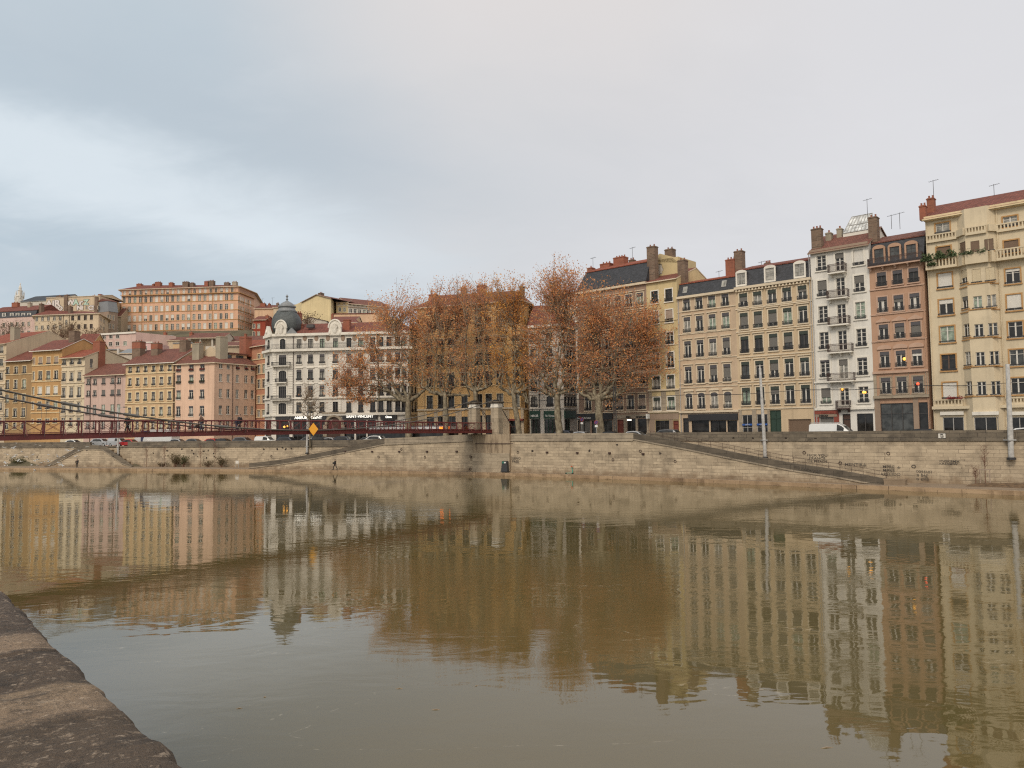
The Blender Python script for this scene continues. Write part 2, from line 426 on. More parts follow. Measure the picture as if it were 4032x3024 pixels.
# --- embankment walls
wall = thing('embankment_wall', 'long pale limestone embankment wall with dark weathered parapet below the street', 'wall', (*bank(2000, 5), 0))
P0 = Vector(wall.location)
def wpart(mb, name, mat, parent=wall, base=P0):
    for v in mb.v: v -= base
    return mb.build(name, mat, parent)
def cornice_z(d0, d1): return (lambda x: ztop(x)-d0), (lambda x: ztop(x)-d1)
gap = (238, 352)
for a, b in ((-900, 1490), (2462, 5200)):
    mb = MB(); strip(mb, rng(a, b), lambda x: o_main(x), .5, const(-.3), lambda x: ztop(x)-1.15); wpart(mb, 'wall', M['wall_stone'])
    mb = MB(); strip(mb, rng(a, b), lambda x: o_main(x)-.16, .7, lambda x: ztop(x)-1.15, lambda x: ztop(x)-.93); wpart(mb, 'cornice', M['parapet_stone'])
for a, b in ((-900, 215), (372, 1490), (2475, 5200)):
    mb = MB(); strip(mb, rng(a, b), lambda x: o_main(x)+.02, .45, lambda x: ztop(x)-.93, ztop); wpart(mb, 'parapet', M['parapet_stone'])
# bastion between the ramps
bast = (1480, 2475)
mb = MB(); strip(mb, rng(*bast), o_front, .6, const(-.3), lambda x: ztop(x)-1.1); wpart(mb, 'wall', M['wall_stone'])
mb = MB(); strip(mb, rng(*bast), lambda x: o_front(x)-.14, .75, lambda x: ztop(x)-1.1, lambda x: ztop(x)-.94); wpart(mb, 'cornice', M['bastion_stone'])
mb = MB(); strip(mb, rng(1480, 1838), lambda x: o_front(x)+.02, .5, lambda x: ztop(x)-.94, ztop); wpart(mb, 'parapet', M['bastion_stone'])
mb = MB(); strip(mb, rng(1985, 2475), lambda x: o_front(x)+.02, .5, lambda x: ztop(x)-.94, ztop); wpart(mb, 'parapet', M['bastion_stone'])
# ramps: walls with a sloping parapet, a coping and a sloping floor behind
def ramp(label, a, b, T, o=o_front, th=.55, floor=True, omain=o_main):
    r = thing('stone_ramp', label, 'ramp', (*bank((a+b)/2, 3), 0)); base = Vector(r.location)
    T_ = lambda x: interp(x, T)
    mb = MB(); strip(mb, rng(a, b, 40), o, th, const(-.3), lambda x: max(QZ+.02, T_(x)-.92)); wpart(mb, 'wall', M['wall_stone'], r, base)
    mb = MB(); strip(mb, rng(a, b, 40), lambda x: o(x)-.12, th+.1, lambda x: max(QZ+.03, T_(x)-.92), lambda x: max(QZ+.05, T_(x)-.76)); wpart(mb, 'string_course', M['bastion_stone'], r, base)
    mb = MB(); strip(mb, rng(a, b, 40), lambda x: o(x)+.03, th-.1, lambda x: max(QZ+.05, T_(x)-.76), T_); wpart(mb, 'parapet', M['ramp_stone'] if floor else M['parapet_stone'], r, base)
    mb = MB(); xs = rng(a, b, 18)
    for x, y in zip(xs, xs[1:]):    # stepped floor
        z = max(QZ+.006, min(T_(x), T_(y))-1.0)
        p = [bank(x, o(x)+th-.05), bank(y, o(y)+th-.05), bank(y, omain(y)+.05), bank(x, omain(x)+.05)]
        mb.prism([tuple(k) for k in p], -.2, z)
    wpart(mb, 'steps', M['quay_floor'], r, base)
    return r, T_
TL = [(936,1.35),(1064,2.0),(1216,3.2),(1350,4.35),(1480,5.5)]
TR = [(2475,6.2),(2650,5.15),(2894,3.6),(3104,2.5),(3260,1.95),(3400,1.3),(3455,1.05)]
rl, TLf = ramp('long stone ramp rising rightwards from the quay to the bridge bastion', 936, 1480, TL)
rr, TRf = ramp('long stone ramp descending rightwards to the graffitied wall', 2475, 3455, TR)
TS = [(82,.6),(150,2.5),(232,4.75),(315,4.75),(380,2.6),(440,.65)]
rs, TSf = ramp('double stone stair with sloping parapets on both sides under the footbridge', 82, 440, TS, o=lambda x: o_main(x)-3.0, floor=False)
# gap of the main parapet behind the stair landing is closed by a low coping
mb = MB(); strip(mb, rng(215, 372), lambda x: o_main(x)+.02, .45, lambda x: ztop(x)-.93, lambda x: ztop(x)-.85); wpart(mb, 'coping', M['parapet_stone'])
# handrail along the right ramp, fixed to the wall
def handrail(label, a, b, T):
    hr = thing('handrail', label, 'handrail', (*bank(a, 4), 0)); base = Vector(hr.location)
    f = lambda x, dz: Vector((*bank(x, o_main(x)-.45), interp(x, T)-.92+dz))-base
    mb = MB()
    for dz in (.55, 1.0): mb.tube([f(x, dz) for x in rng(a, b, 60)], .022, 5)
    mb.build('rail', M['rust_iron'], hr)
    for x in rng(a+10, b-10, 46):
        mb = MB(); mb.tube([f(x, -.05), f(x, 1.0)], .02, 5); mb.build('post', M['rust_iron'], hr)
handrail('thin iron handrail along the right hand ramp below the parapet', 2490, 3440, [(x, z+.35) for x, z in TR])
handrail('thin iron handrail along the left ramp beside the pole', 960, 1470, [(x, z+.35) for x, z in TL])
# block at the foot of the ramps
def block(label, x0, x1, o0, o1, h, mat='ramp_stone'):
    mb = MB(); p = [bank(x0, o0), bank(x1, o0), bank(x1, o1), bank(x0, o1)]; b = p[0]
    q = [tuple(k-b) for k in p]
    mb.prism(q, 0, h*.8); c = sum((Vector(k) for k in q), Vector((0,0)))/4
    mb.prism([tuple(c+(Vector(k)-c)*1.03) for k in q], h*.8+.002, h)
    o = mb.build('stone_block', M[mat], loc=(b.x, b.y, QZ)); tag(o, label, 'stone block')
block('pale stone block lying at the foot of the right ramp under the graffiti', 3458, 3545, 2.3, 3.1, .62, 'quay_floor')
block('dark stone block at the foot of the left ramp beside the white board', 938, 985, 4.0, 4.7, .75)
# foundation buttress under the bridge towers
# mooring rings and putlog stones on the walls
def wall_pt(x, y, o): # point of the offset wall seen at pixel x,y
    A, B = bank(x-40, o(x-40)), bank(x+40, o(x+40)); return on_line(x, y, A, B)
def ring(x, y, o):
    p = wall_pt(x, y, o); t = tang(x); mb = MB()
    n = Vector((-t.y, t.x, 0))
    mb.tube([(t.x*.17*math.cos(a), t.y*.17*math.cos(a), .17*math.sin(a)) for a in [2*math.pi*k/12 for k in range(13)]], .035, 5)
    mb.build('mooring_ring', M['rust_iron'], wall, loc=p-n*.06-P0)
def stub(x, y, o):
    p = wall_pt(x, y, o); t = tang(x); n = Vector((-t.y, t.x, 0)); mb = MB(Matrix.Rotation(math.atan2(t.y, t.x), 4, 'Z'))
    mb.box(-.19,.19,-.16,.1,-.12,.12); mb.box(-.14,.14,-.24,-.16,-.09,.09)
    mb.build('drain_stone', M['rust_iron'], wall, loc=p-P0)
for x, y in ((1491,1799),(1674,1800),(1581,1769),(1854,1799),(1957,1799),(1852,1847),(1947,1849),(2040,1780),(2414,1810),(2522,1776),(2659,1817)): ring(x, y, o_front)
for x, y in ((3167,1782),(3309,1823),(3498,1785),(1069,1796)): ring(x, y, o_main)
for x, y in ((1360,1777),(1466,1778),(1573,1778),(1682,1778),(1799,1778),(2155,1781),(2274,1783),(2401,1784),(2533,1787)): stub(x, y, o_front)
def hole(x, y, o, s=1.):
    p = wall_pt(x, y, o); t = tang(x); mb = MB(Matrix.Rotation(math.atan2(t.y, t.x), 4, 'Z')); r = random.Random(int(x*7+y))
    for k in range(3): a, c = r.uniform(-.14,.14)*s, r.uniform(-.12,.12)*s; w_, h_ = r.uniform(.08,.2)*s, r.uniform(.06,.16)*s; mb.box(a-w_,a+w_,-.02-.004*k,.05,c-h_,c+h_)
    mb.build('wall_hole', M['hole_dark'], wall, loc=p-P0)
M['hole_dark'] = plain('dark_hollow', (.035,.026,.02), .95, 0, .4, 4)
for x, y in ((540,545),(750,530),(880,590),(1020,590),(960,560),(1025,540),(1230,530),(1395,495),(1398,530),(1460,515),(1500,532),(1570,522),(1690,495),(600,590),(610,620),(335,550),(210,535),(360,590),(400,622),(515,640),(480,555),(20,550)): hole(650+x/3.16, 1600+y/3.16, o_main, .9)
for x, y in ((420,545),(1080,550),(1910,585),(1405,630),(275,560),(395,630),(2080,550),(460,628)): hole(x/3.16, 1600+y/3.16, lambda q: o_main(q)-(3.0 if 95 < q < 430 else 0), .8)
for x, y in ((405,625),(1027,620),(75,560),(1800,650),(1330,560)): hole(1950+x/2.765, 1550+y/2.765, o_front, .7)
for x, y in ((645,672),(705,515),(930,515),(1310,520),(1650,520)): hole(2650+x/2.949, 1550+y/2.949, o_main, .6)
# graffiti on the wall (thin paint strokes)
M['graf'] = plain('black_spray_paint', (.085,.073,.06), .9, 0, .4, 6)
M['graf_grey'] = plain('faded_spray_paint', (.10,.085,.07), .9, 0, .4, 6)
def graffiti(s, x, y, hpx, o=o_main, mat='graf', rot=0, **k):
    p = wall_pt(x, y, o); t = tang(x); D = p.y; size = hpx*D/F*1.35
    Mx = Matrix.Translation(p-P0-Vector((-t.y, t.x, 0))*.035) @ Matrix.Rotation(math.atan2(t.y, t.x), 4, 'Z') @ Matrix.Rotation(rot, 4, 'Y')
    text(s, size, M[mat], wall, Mx, 'graffiti', ext=.004, bold=.003, **k)
graffiti('FECK YOU\nFRANCE\nDE MERDE', 3218, 1797, 10, sx=1.25)
graffiti('MENTIRA', 3369, 1835, 12, sx=1.2)
graffiti('SIEMPRE\nSIEMPRE', 3487, 1843, 12, sx=1.15)
graffiti('+', 3540, 1850, 18)
graffiti('DESAPARECIDO', 3480, 1872, 12, sx=1.05)
graffiti('Evan Scossun\n sucks big\npainco che', 3607, 1860, 13, sx=1.2)
graffiti('o o', 3582, 1842, 20, sx=1.3)
graffiti('WNSKEMX\nXRESMW', 3733, 1820, 9, sx=1.35)
graffiti('DSENO\nPASE', 2030, 1809, 11, o=o_front, mat='graf_grey')
graffiti('BIG BACKS 26', 3175, 1851, 10, o=lambda x: o_front(x)-.06, rot=.16, sx=1.25)
# kilometre sign on the parapet
p = wall_pt(3709, 1716, lambda x: o_main(x)+.02); tg = tang(3709)
sg = thing('distance_sign', 'small white kilometre plate reading PK 4.0 on the dark parapet', 'sign', p, math.atan2(tg.y, tg.x))
mb = MB(); mb.box(-.36,.36,-.05,-.02,-.25,.25); mb.build('plate', M['white_paint'], sg)
mb = MB(); mb.box(-.39,.39,-.045,-.015,-.28,.28); mb.build('frame', M['text_black'], sg)
text('PK', .24, M['text_black'], sg, Matrix.Translation((0,-.06,.04)), bold=.012, ext=.004); text('4.0', .27, M['text_black'], sg, Matrix.Translation((0,-.06,-.20)), bold=.012, ext=.004)
p = wall_pt(934, 1817, lambda x: o_main(x)-2.0); tg = tang(934)
sg = thing('notice_board', 'white notice board on two legs at the foot of the left ramp', 'sign', (p.x,p.y,QZ), math.atan2(tg.y, tg.x))
mb = MB(); mb.box(-.34,.34,-.03,.03,.75,1.3); mb.build('panel', M['white_paint'], sg)
for x in (-.28,.28):
    mb = MB(); mb.box(x-.03,x+.03,-.028,.028,0,.748); mb.build('leg', M['steel'], sg)
# --- near bank parapet under the camera
def near_pt(x, y): return ground(x, y, 6.45)
n0, n1 = V2(near_pt(710, 3024)), V2(near_pt(165, 2490)); nd = (n1-n0).normalized(); nn = Vector((-nd.y, nd.x))
if nn.x > 0: nn = -nn
t = NT('near_parapet_stone'); co = t.coord()
sx_ = t.n('ShaderNodeSeparateXYZ'); t.l(co, sx_.inputs[0])
wv = t.math('ADD', sx_.outputs[0], t.mr(t.noise(co, 2.2, 7, .7), .2, .8, -.07, .07))
base = t.ramp(t.math('MULTIPLY', wv, .25), [(0,(.085,.062,.044)),(.092,(.078,.055,.036)),(.103,(.205,.145,.095)),(.158,(.23,.165,.105)),(.166,(.075,.053,.036)),(.242,(.082,.058,.04)),(.250,(.21,.15,.10)),(.290,(.21,.15,.10)),(.298,(.078,.056,.04)),(.48,(.09,.066,.05)),(.5,(.18,.13,.09)),(.56,(.08,.06,.05)),(1,(.12,.09,.065))])
n1_ = t.noise(t.mapping(co, (9,5,8)), 1, 7, .7); n2_ = t.noise(co, 30, 6, .75); n3_ = t.noise(t.mapping(co, (16,10,8)), 1.5, 6, .7, .5)
c = t.mix(base, (.40,.31,.22,1), t.mr(n3_, .60, .70, 0, .55))
c = t.mix(c, (.022,.018,.015,1), t.mr(n1_, .50, .66, 0, .9))
c = t.mix(c, (.42,.32,.23,1), t.mr(n2_, .56, .70, 0, .55))
n4_ = t.noise(co, 130, 5, .7); c = t.mix(c, (.03,.025,.02,1), t.mr(n4_, .54, .64, 0, .6)); c = t.mix(c, (.45,.36,.27,1), t.mr(t.noise(t.mapping(co, (60,40,60)), 1, 5, .7), .58, .66, 0, .5))
lich = t.mr(t.noise(t.mapping(co, (4,4,4), loc=(2,5,0)), 1, 2, .4), .73, .755)
c = t.mix(c, t.mix((.50,.45,.37,1), (.25,.2,.15,1), n2_), t.math('MULTIPLY', lich, .85))
c = t.mix(c, (1.5,1.5,1.5,1), 1.0, 'MULTIPLY'); t.set(color=c, rough=.95); t.bump(t.math('ADD', t.math('MULTIPLY', n1_, .9), t.math('ADD', t.math('MULTIPLY', n2_, .6), t.math('MULTIPLY', n4_, .35))), 1.0, .035); M['near_stone'] = t.mat
from mathutils import noise as mnoise
npar = thing('near_parapet', 'rough dark stone parapet in the foreground with pale worn patches', 'wall', (n0.x, n0.y, 0), math.atan2(nd.y, nd.x))
side = 1 if Vector((-nd.y, nd.x)).dot(nn) > 0 else -1
mb = MB(); NX, NY = 420, 60; x0, x1 = -2.0, 26.0
us = [x0+4.2*i/250 if i <= 250 else x0+4.2+(x1-x0-4.2)*((i-250)/(NX-250))**1.5 for i in range(NX+1)]
prof = [(-.04,-7.5),(-.04,-.5),(-.03,-.16),(-.022,-.07),(-.012,-.03),(.006,-.008)]+[(.03+.62*k/48, 0) for k in range(1, 49)]+[(.67,-.03),(.68,-.5),(.68,-1.0)]
rows = []
for u in us:
    pts = []
    for (v, z) in prof:
        p = Vector((u, v, z)); k = 1 if z > -.2 else .3
        edge = max(0, 1-abs(v+.015)/.12)
        d = mnoise.fractal(Vector((u*2.2, v*2.6, z*3)), 1.0, 2.0, 5)*.005 + mnoise.fractal(Vector((u*11, v*9, z*9+4)), .7, 2.0, 5)*.006
        e = mnoise.fractal(Vector((u*5.1, 3.3, 1)), .7, 2.0, 6)*.009*edge + mnoise.fractal(Vector((u*1.3, 8, 1)), .8, 2.0, 3)*.004*edge + mnoise.fractal(Vector((u*17, 1.3, 7)), .8, 2.0, 4)*.006*edge
        joint = min(abs((u+.3) % 1.25), 1)
        jd = -.012*max(0, 1-joint/.02)
        p.z += d*k+jd*k; p.y += (e-.01*edge)*k
        p.y *= side
        pts.append(tuple(p))
    rows.append(mb.add(pts))
m_ = len(prof)
for r0, r1 in zip(rows, rows[1:]):
    for j in range(m_-1): mb.f.append((r0+j, r1+j, r1+j+1, r0+j+1)); mb.m.append(0)
mb.build('coping', M['near_stone'], npar, loc=(0,0,6.45), smooth=True)
mb = MB(); mb.quad([(-40, side*.6, 0), (26, side*.6, 0), (26, side*40, 0), (-40, side*40, 0)])
nq = mb.build('near_pavement', M['asphalt'], loc=(n0.x, n0.y, 5.35), rz=math.atan2(nd.y, nd.x)); tag(nq, kind='structure')
# ------------------------------------------------------------------ buildings
class Crop:
    def __init__(s, x0, y0, k): s.x0, s.y0, s.k = x0, y0, k
    def __call__(s, x, y): return s.x0+x/s.k, s.y0+y/s.k
cA = Crop(0,1050,3.95); cB = Crop(440,1050,3.568); cC = Crop(900,1100,3.687); cD = Crop(0,1280,2.861); cE = Crop(480,1280,2.860)
cF = Crop(1000,1180,2.86); cG = Crop(1600,1050,2.337); cH = Crop(2050,950,2.049); cI = Crop(2560,950,2.154); cJ = Crop(3130,780,1.765); cK = Crop(3560,640,1.536)
def arch_fill(mb, xc, w, zt, ha, y=0., mi=0, n=6):
    for sgn in (-1, 1):
        pts = [(xc+sgn*w/2*math.cos(a), zt-ha+ha*math.sin(a)) for a in [math.pi/2*k/n for k in range(n+1)]]
        for p, q in zip(pts, pts[1:]): mb.poly([(xc+sgn*w/2, y, zt), (p[0], y, p[1]), (q[0], y, q[1])], mi)
WC = {}
PANES = ['pane','pane','pane','pane2','pane','curtain','pane2','curtain2','pane']
def window_parts(w, h, o):
    key = (w, h, tuple(sorted(o.items())))
    if key in WC: return WC[key]
    R = []
    fr, far = o.get('fr','white_paint'), o.get('far', 0)
    b = .07
    mb = MB(); y0, y1 = .12, .17
    mb.box(-w/2,-w/2+b,y0,y1,0,h); mb.box(w/2-b,w/2,y0,y1,0,h); mb.box(-w/2+b,w/2-b,y0,y1,0,b); mb.box(-w/2+b,w/2-b,y0,y1,h-b,h)
    nm = o.get('mul', 1); mw = o.get('mw', .15 if not far else .12)
    for k in range(nm):
        x = -w/2+w*(k+1)/(nm+1); mb.box(x-mw/2,x+mw/2,y0-.01,y1-.01,b,h-b)
    for zz in o.get('tr', (.72,)): mb.box(-w/2+b,w/2-b,y0+.002,y1-.012,h*zz-.025,h*zz+.025)
    if o.get('arch'): pass
    R.append(('window', mb.mesh('window', M[fr]), None))
    mb = MB(); mb.box(-w/2+.01,w/2-.01,y1,y1+.02,.01,h-.01); R.append(('pane', mb.mesh('pane', M[o.get('pane','pane')], uv=False), 0))
    su = o.get('sur')
    if su:
        mb = MB(); e = o.get('sw', .2); q = .06
        mb.box(-w/2-e,-w/2,-q,.02,-.02,h); mb.box(w/2,w/2+e,-q,.02,-.02,h); mb.box(-w/2-e,w/2+e,-q,.02,h,h+e)
        if o.get('arch'): arch_fill(mb, 0, w, h, o['arch'], -q)
        mb.box(-w/2-e-.06,w/2+e+.06,-.16,.02,-.16,-.02)
        if o.get('cor'):
            zc = h+e+.12; W = w/2+e+.12
            mb.box(-W,W,-.2,.02,zc,zc+.14)
            if o['cor'] == 'tri': mb.yprism([(-W,zc+.14),(W,zc+.14),(0,zc+.14+.45)], -.16, .02)
            if o['cor'] == 'arc': mb.yprism([(W*math.cos(a), zc+.14+o.get('ch', .42)*math.sin(a)) for a in [math.pi*k/10 for k in range(11)]], -.16, .02)
        R.append(('surround', mb.mesh('surround', M[su]), 0))
    elif o.get('sill', 1) and not far:
        mb = MB(); mb.box(-w/2-.1,w/2+.1,-.1,.1,-.1,0); R.append(('sill', mb.mesh('sill', M[o.get('sillm','trim')]), 0))
    elif far:
        mb = MB(); e = .09; q = .03
        mb.box(-w/2-e,-w/2,-q,.02,0,h); mb.box(w/2,w/2+e,-q,.02,0,h); mb.box(-w/2-e,w/2+e,-q,.02,h,h+e); mb.box(-w/2-e-.05,w/2+e+.05,-.09,.02,-.1,0)
        R.append(('surround', mb.mesh('surround', M[o.get('sillm','trim')], uv=False), 0))
    ra = o.get('rail')
    if ra:
        mb = MB(); rh = o.get('rh', .55); X = w/2+.1; y = -.12
        mb.box(-X,X,y-.025,y+.025,rh-.05,rh); mb.box(-X,X,y-.02,y+.02,.06,.1); mb.box(-X,X,y-.018,y+.018,rh*.62,rh*.62+.03)
        n = max(5, int(w/.14))
        for k in range(n+1):
            x = -X+2*X*k/n; mb.box(x-.014,x+.014,y-.014,y+.014,.1,rh-.05)
        for k in range(n):
            x = -X+2*X*(k+.5)/n; mb.box(x-.04,x+.04,y-.01,y+.01,rh*.25,rh*.5)
        for x in (-X, X): mb.box(x-.02,x+.02,y,.02,rh-.05,rh-.01)
        R.append(('railing', mb.mesh('railing', M[ra], uv=False), 0))
    la = o.get('lam')
    if la:
        mb = MB(); lh = o.get('lh', .42); n = 7
        mb.box(-w/2+.005,w/2-.005,-.03,.03,h-lh,h-.005)
        for k in range(n):
            x = -w/2+w*(k+.5)/n; r = w/n/2*.9
            mb.yprism([(x-r,h-lh),(x,h-lh-r*1.3),(x+r,h-lh)], -.028, .02)
        R.append(('lambrequin', mb.mesh('lambrequin', M[la], uv=False), 0))
    bl = o.get('blind')
    if bl:
        mb = MB(); k = o.get('bf', 1.); mb.box(-w/2+.02,w/2-.02,.05,.09,h*(1-k)+.02,h-.01)
        R.append(('blind', mb.mesh('blind', M[bl], uv=False), 0))
    if o.get('box'):
        mb = MB(); mb.box(-w/2,w/2,-.3,-.06,.02,.22); n = 16
        for k in range(n*6):
            x = rnd.uniform(-w/2, w/2); z = rnd.uniform(.2,.5); yy = rnd.uniform(-.34,-.04); s = .07
            a = rnd.uniform(0, 3); mb.poly([(x-s*math.cos(a),yy-s*math.sin(a),z-s*.5),(x+s*math.cos(a),yy+s*math.sin(a),z-s*.3),(x+.02,yy,z+s)], 1)
        R.append(('flower_box', mb.mesh('flower_box', [M['rust_iron'], M[o['box']]], uv=False), 0))
    WC[key] = R; return R
M['redflower'] = plain('red_geraniums', (.22,.03,.03), .8, 0, .5, 9)
M['greenleaf'] = plain('balcony_greenery', (.055,.08,.03), .8, 0, .5, 9)
class Bld:
    def __init__(s, label, c, pts, depth, top, base, wm, name='apartment_building', cat='building', group=None, reveal=.2):
        s.c = c; s.P = [V2(p) for p in pts]; d = (s.P[-1]-s.P[0]).normalized(); n = Vector((-d.y, d.x)); s.n = n; s.depth = depth
        s.nf = len(pts)-1; s.ring = s.P+[s.P[-1]+n*depth, s.P[0]+n*depth]; s.z0 = base; s.wm = wm; s.reveal = reveal
        s.root = thing(name, label, cat, (*s.P[0], base), 0, group)
        s.ops = {}; s.wins = []; s.extra = []
        s.z1 = s.px(top[2] if len(top) > 2 else 0, top[0], top[1])[1] if isinstance(top, tuple) else top-base
    def edge(s, e):
        if e == 'F':
            A, B = s.P[0], s.P[-1]; return A, B, (B-A).length, math.atan2((B-A).y, (B-A).x)
        A, B = s.ring[e % len(s.ring)], s.ring[(e+1) % len(s.ring)]; return A, B, (B-A).length, math.atan2((B-A).y, (B-A).x)
    def fr(s, e, off=0):
        A, B, L, a = s.edge(e); d = A-s.P[0]
        return Matrix.Translation((d.x, d.y, 0)) @ Matrix.Rotation(a, 4, 'Z') @ Matrix.Translation((0, off, 0))
    def px(s, e, x, y, off=0):
        A, B, L, a = s.edge(e); n = Vector((-math.sin(a), math.cos(a)))*off
        p = on_line(*s.c(x, y), A+n, B+n); d = V2(p)-A-n; return d.dot((B-A)/L), p.z-s.z0
    def L(s, e=0): return s.edge(e)[2]
    def hole(s, e, x0, x1, z0, z1, arch=0): s.ops.setdefault(e, []).append((x0, x1, z0, z1, arch))
    def win(s, e, cols, yr, w, rows, xr, pick=None, z1row=None, **o):
        wm = round(abs(s.px(e, xr+w/2, yr)[0]-s.px(e, xr-w/2, yr)[0])*10)/10; wm = max(wm, .4)
        for j, row in enumerate(rows):
            zt, zb = s.px(e, xr, row[0])[1], s.px(e, xr, row[1])[1]; ro = row[2] if len(row) > 2 else {}
            for i, x in enumerate(cols):
                oo = dict(o); oo.update(ro)
                if 'pane' not in oo: oo['pane'] = rnd.choice(PANES)
                if pick:
                    r = pick(i, j)
                    if r is None: continue
                    oo.update(r)
                if not oo.get('far') and not oo.get('blind') and not oo.get('arch') and rnd.random() < .16: oo.update(blind='blind_grey', bf=rnd.choice([.3,.45,.6]))
                u = s.px(e, x, yr)[0]; w_ = oo.pop('w', wm)
                s.add(e, u, zb, w_, round((zt-zb)*20)/20, oo)
    def add(s, e, u, zb, w, h, o):
        if h < .3: return
        if o.get('arch'): o['arch'] = round(min(o['arch'], h*.4), 2)
        s.hole(e, u-w/2, u+w/2, zb, zb+h, o.get('arch', 0)); s.wins.append((e, u, zb, w, h, o))
    def part(s, name, mat, mb, parent=None, **k): return mb.build(name, mat, parent or s.root, **k)
    def band(s, e, xy, h, proud, mat, name='string_course', x0=None, x1=None, z=None):
        zc = z if z is not None else s.px(e, *xy)[1]; mb = MB(s.fr(e)); L = s.L(e)
        mb.box(-.02 if x0 is None else x0, L+.02 if x1 is None else x1, -proud, .03, zc-h/2, zc+h/2); return s.part(name, M[mat], mb)
    def pipe(s, e, x, y, mat='rust_iron', zb=.2, zt=None):
        u = s.px(e, x, y)[0]; mb = MB(s.fr(e)); mb.tube([(u,-.1,zb),(u,-.1,zt or s.z1-.1)], .06, 6); s.part('downpipe', M[mat], mb)
    def shop(s, e, x0, x1, y0, y1, yr, frame='dark_frame', pane='pane', nm=2, kind='shop_window', tr=.78, lab=None):
        u0, u1 = s.px(e, x0, yr)[0], s.px(e, x1, yr)[0]; zt = s.px(e, (x0+x1)/2, y0)[1]; zb = s.px(e, (x0+x1)/2, y1)[1] if y1 else .05
        w, h = u1-u0, zt-zb; s.hole(e, u0, u1, zb, zt)
        mb = MB(s.fr(e) @ Matrix.Translation(((u0+u1)/2, 0, zb))); b = .08
        mb.box(-w/2,-w/2+b,.08,.18,0,h); mb.box(w/2-b,w/2,.08,.18,0,h); mb.box(-w/2+b,w/2-b,.08,.18,h-b,h); mb.box(-w/2+b,w/2-b,.08,.18,0,b)
        for k in range(nm): x = -w/2+w*(k+1)/(nm+1); mb.box(x-.04,x+.04,.09,.17,b,h-b)
        if tr: mb.box(-w/2+b,w/2-b,.095,.165,h*tr-.03,h*tr+.03)
        f = s.part(kind, M[frame], mb)
        mb = MB(s.fr(e) @ Matrix.Translation(((u0+u1)/2, 0, zb))); mb.box(-w/2+.01,w/2-.01,.181,.2,.01,h-.01); s.part('pane' if kind == 'shop_window' else 'panel', M[pane], mb, f)
        if lab: f['label'] = lab
        return f, (u0+u1)/2, zb, w, h
    def sign(s, e, x0, x1, y0, y1, yr, mat, proud=.18, words=(), tm='text_white', name='shop_sign'):
        u0, u1 = s.px(e, x0, yr)[0], s.px(e, x1, yr)[0]; xm = (x0+x1)/2; zt, zb = s.px(e, xm, y0)[1], s.px(e, xm, y1)[1]
        mb = MB(s.fr(e)); mb.box(u0, u1, -proud, .02, zb, zt); o = s.part(name, M[mat], mb)
        for (t_, x, y, hp, kw) in words:
            u, z = s.px(e, x, y, -proud); hh = s.px(e, x, y-hp, -proud)[1]-z
            text(t_, hh*1.4, M[tm], o, s.fr(e) @ Matrix.Translation((u, -proud-.025, z)), **kw)
        return o
    def balcony(s, e, x0, x1, ytop, ybot, xr, mat='rust_iron', slab='trim_white', proj=.9, brackets=2, solid=None):
        u0, u1 = s.px(e, x0, ybot)[0], s.px(e, x1, ybot)[0]; zt, zb = s.px(e, xr, ytop, -proj)[1], s.px(e, xr, ybot, -proj)[1]
        s.balc(e, u0, u1, zb, zt, mat, slab, proj, brackets)
    def balc(s, e, u0, u1, zb, zt, mat='rust_iron', slab='trim_white', proj=.9, brackets=2, bal=None):
        mb = MB(s.fr(e)); mb.box(u0,u1,-proj,0,zb-.16,zb)
        for k in range(brackets):
            u = lerp(u0+.25, u1-.25, k/max(1, brackets-1)); mb.prism([(u-.1,-proj*.8),(u+.1,-proj*.8),(u+.1,.0),(u-.1,.0)], zb-.3, zb-.162); mb.prism([(u-.09,-proj*.4),(u+.09,-proj*.4),(u+.09,.0),(u-.09,.0)], zb-.55, zb-.302)
        o = s.part('balcony', M[slab], mb)
        mb = MB(s.fr(e)); r = .025; y = -proj+.05
        if bal:        # stone balustrade
            mb.box(u0,u1,-proj,-proj+.2,zb,zb+.15); mb.box(u0,u1,-proj,-proj+.2,zt-.14,zt)
            n = int((u1-u0)/.34)
            for k in range(n+1):
                u = lerp(u0+.09, u1-.09, k/n); mb.box(u-.07,u+.07,-proj+.03,-proj+.17,zb+.15,zt-.14)
            s.part('balustrade', M[bal], mb, o); return o
        for z in (zb+.08, zt-.03, zb+(zt-zb)*.8): mb.box(u0,u1,y-r,y+r,z-r,z+r); mb.box(u0,u0+2*r,y+r,0,z-r,z+r); mb.box(u1-2*r,u1,y+r,0,z-r,z+r)
        n = max(4, int((u1-u0)/.13))
        for k in range(n+1): u = lerp(u0+.02, u1-.02, k/n); mb.box(u-.014,u+.014,y-.014,y+.014,zb+.05,zt)
        for k in range(5):
            for u in (u0+.02, u1-.02): mb.box(u-.014,u+.014,-proj+.1+proj*k/5,-proj+.13+proj*k/5,zb+.05,zt)
        s.part('balcony_railing', M[mat], mb, o); return o
    def chim(s, e, x0, x1, yt, yb, off, mat='rubble', dep=.8, pots=2, parent=None, cap=None, top=None):
        u0, z0 = s.px(e, x0, yb, off); u1 = s.px(e, x1, yb, off)[0]; zt = s.px(e, (x0+x1)/2, yt, off)[1]
        s.chimney(e, u0, u1, off, z0, zt, mat, dep, pots, parent, top)
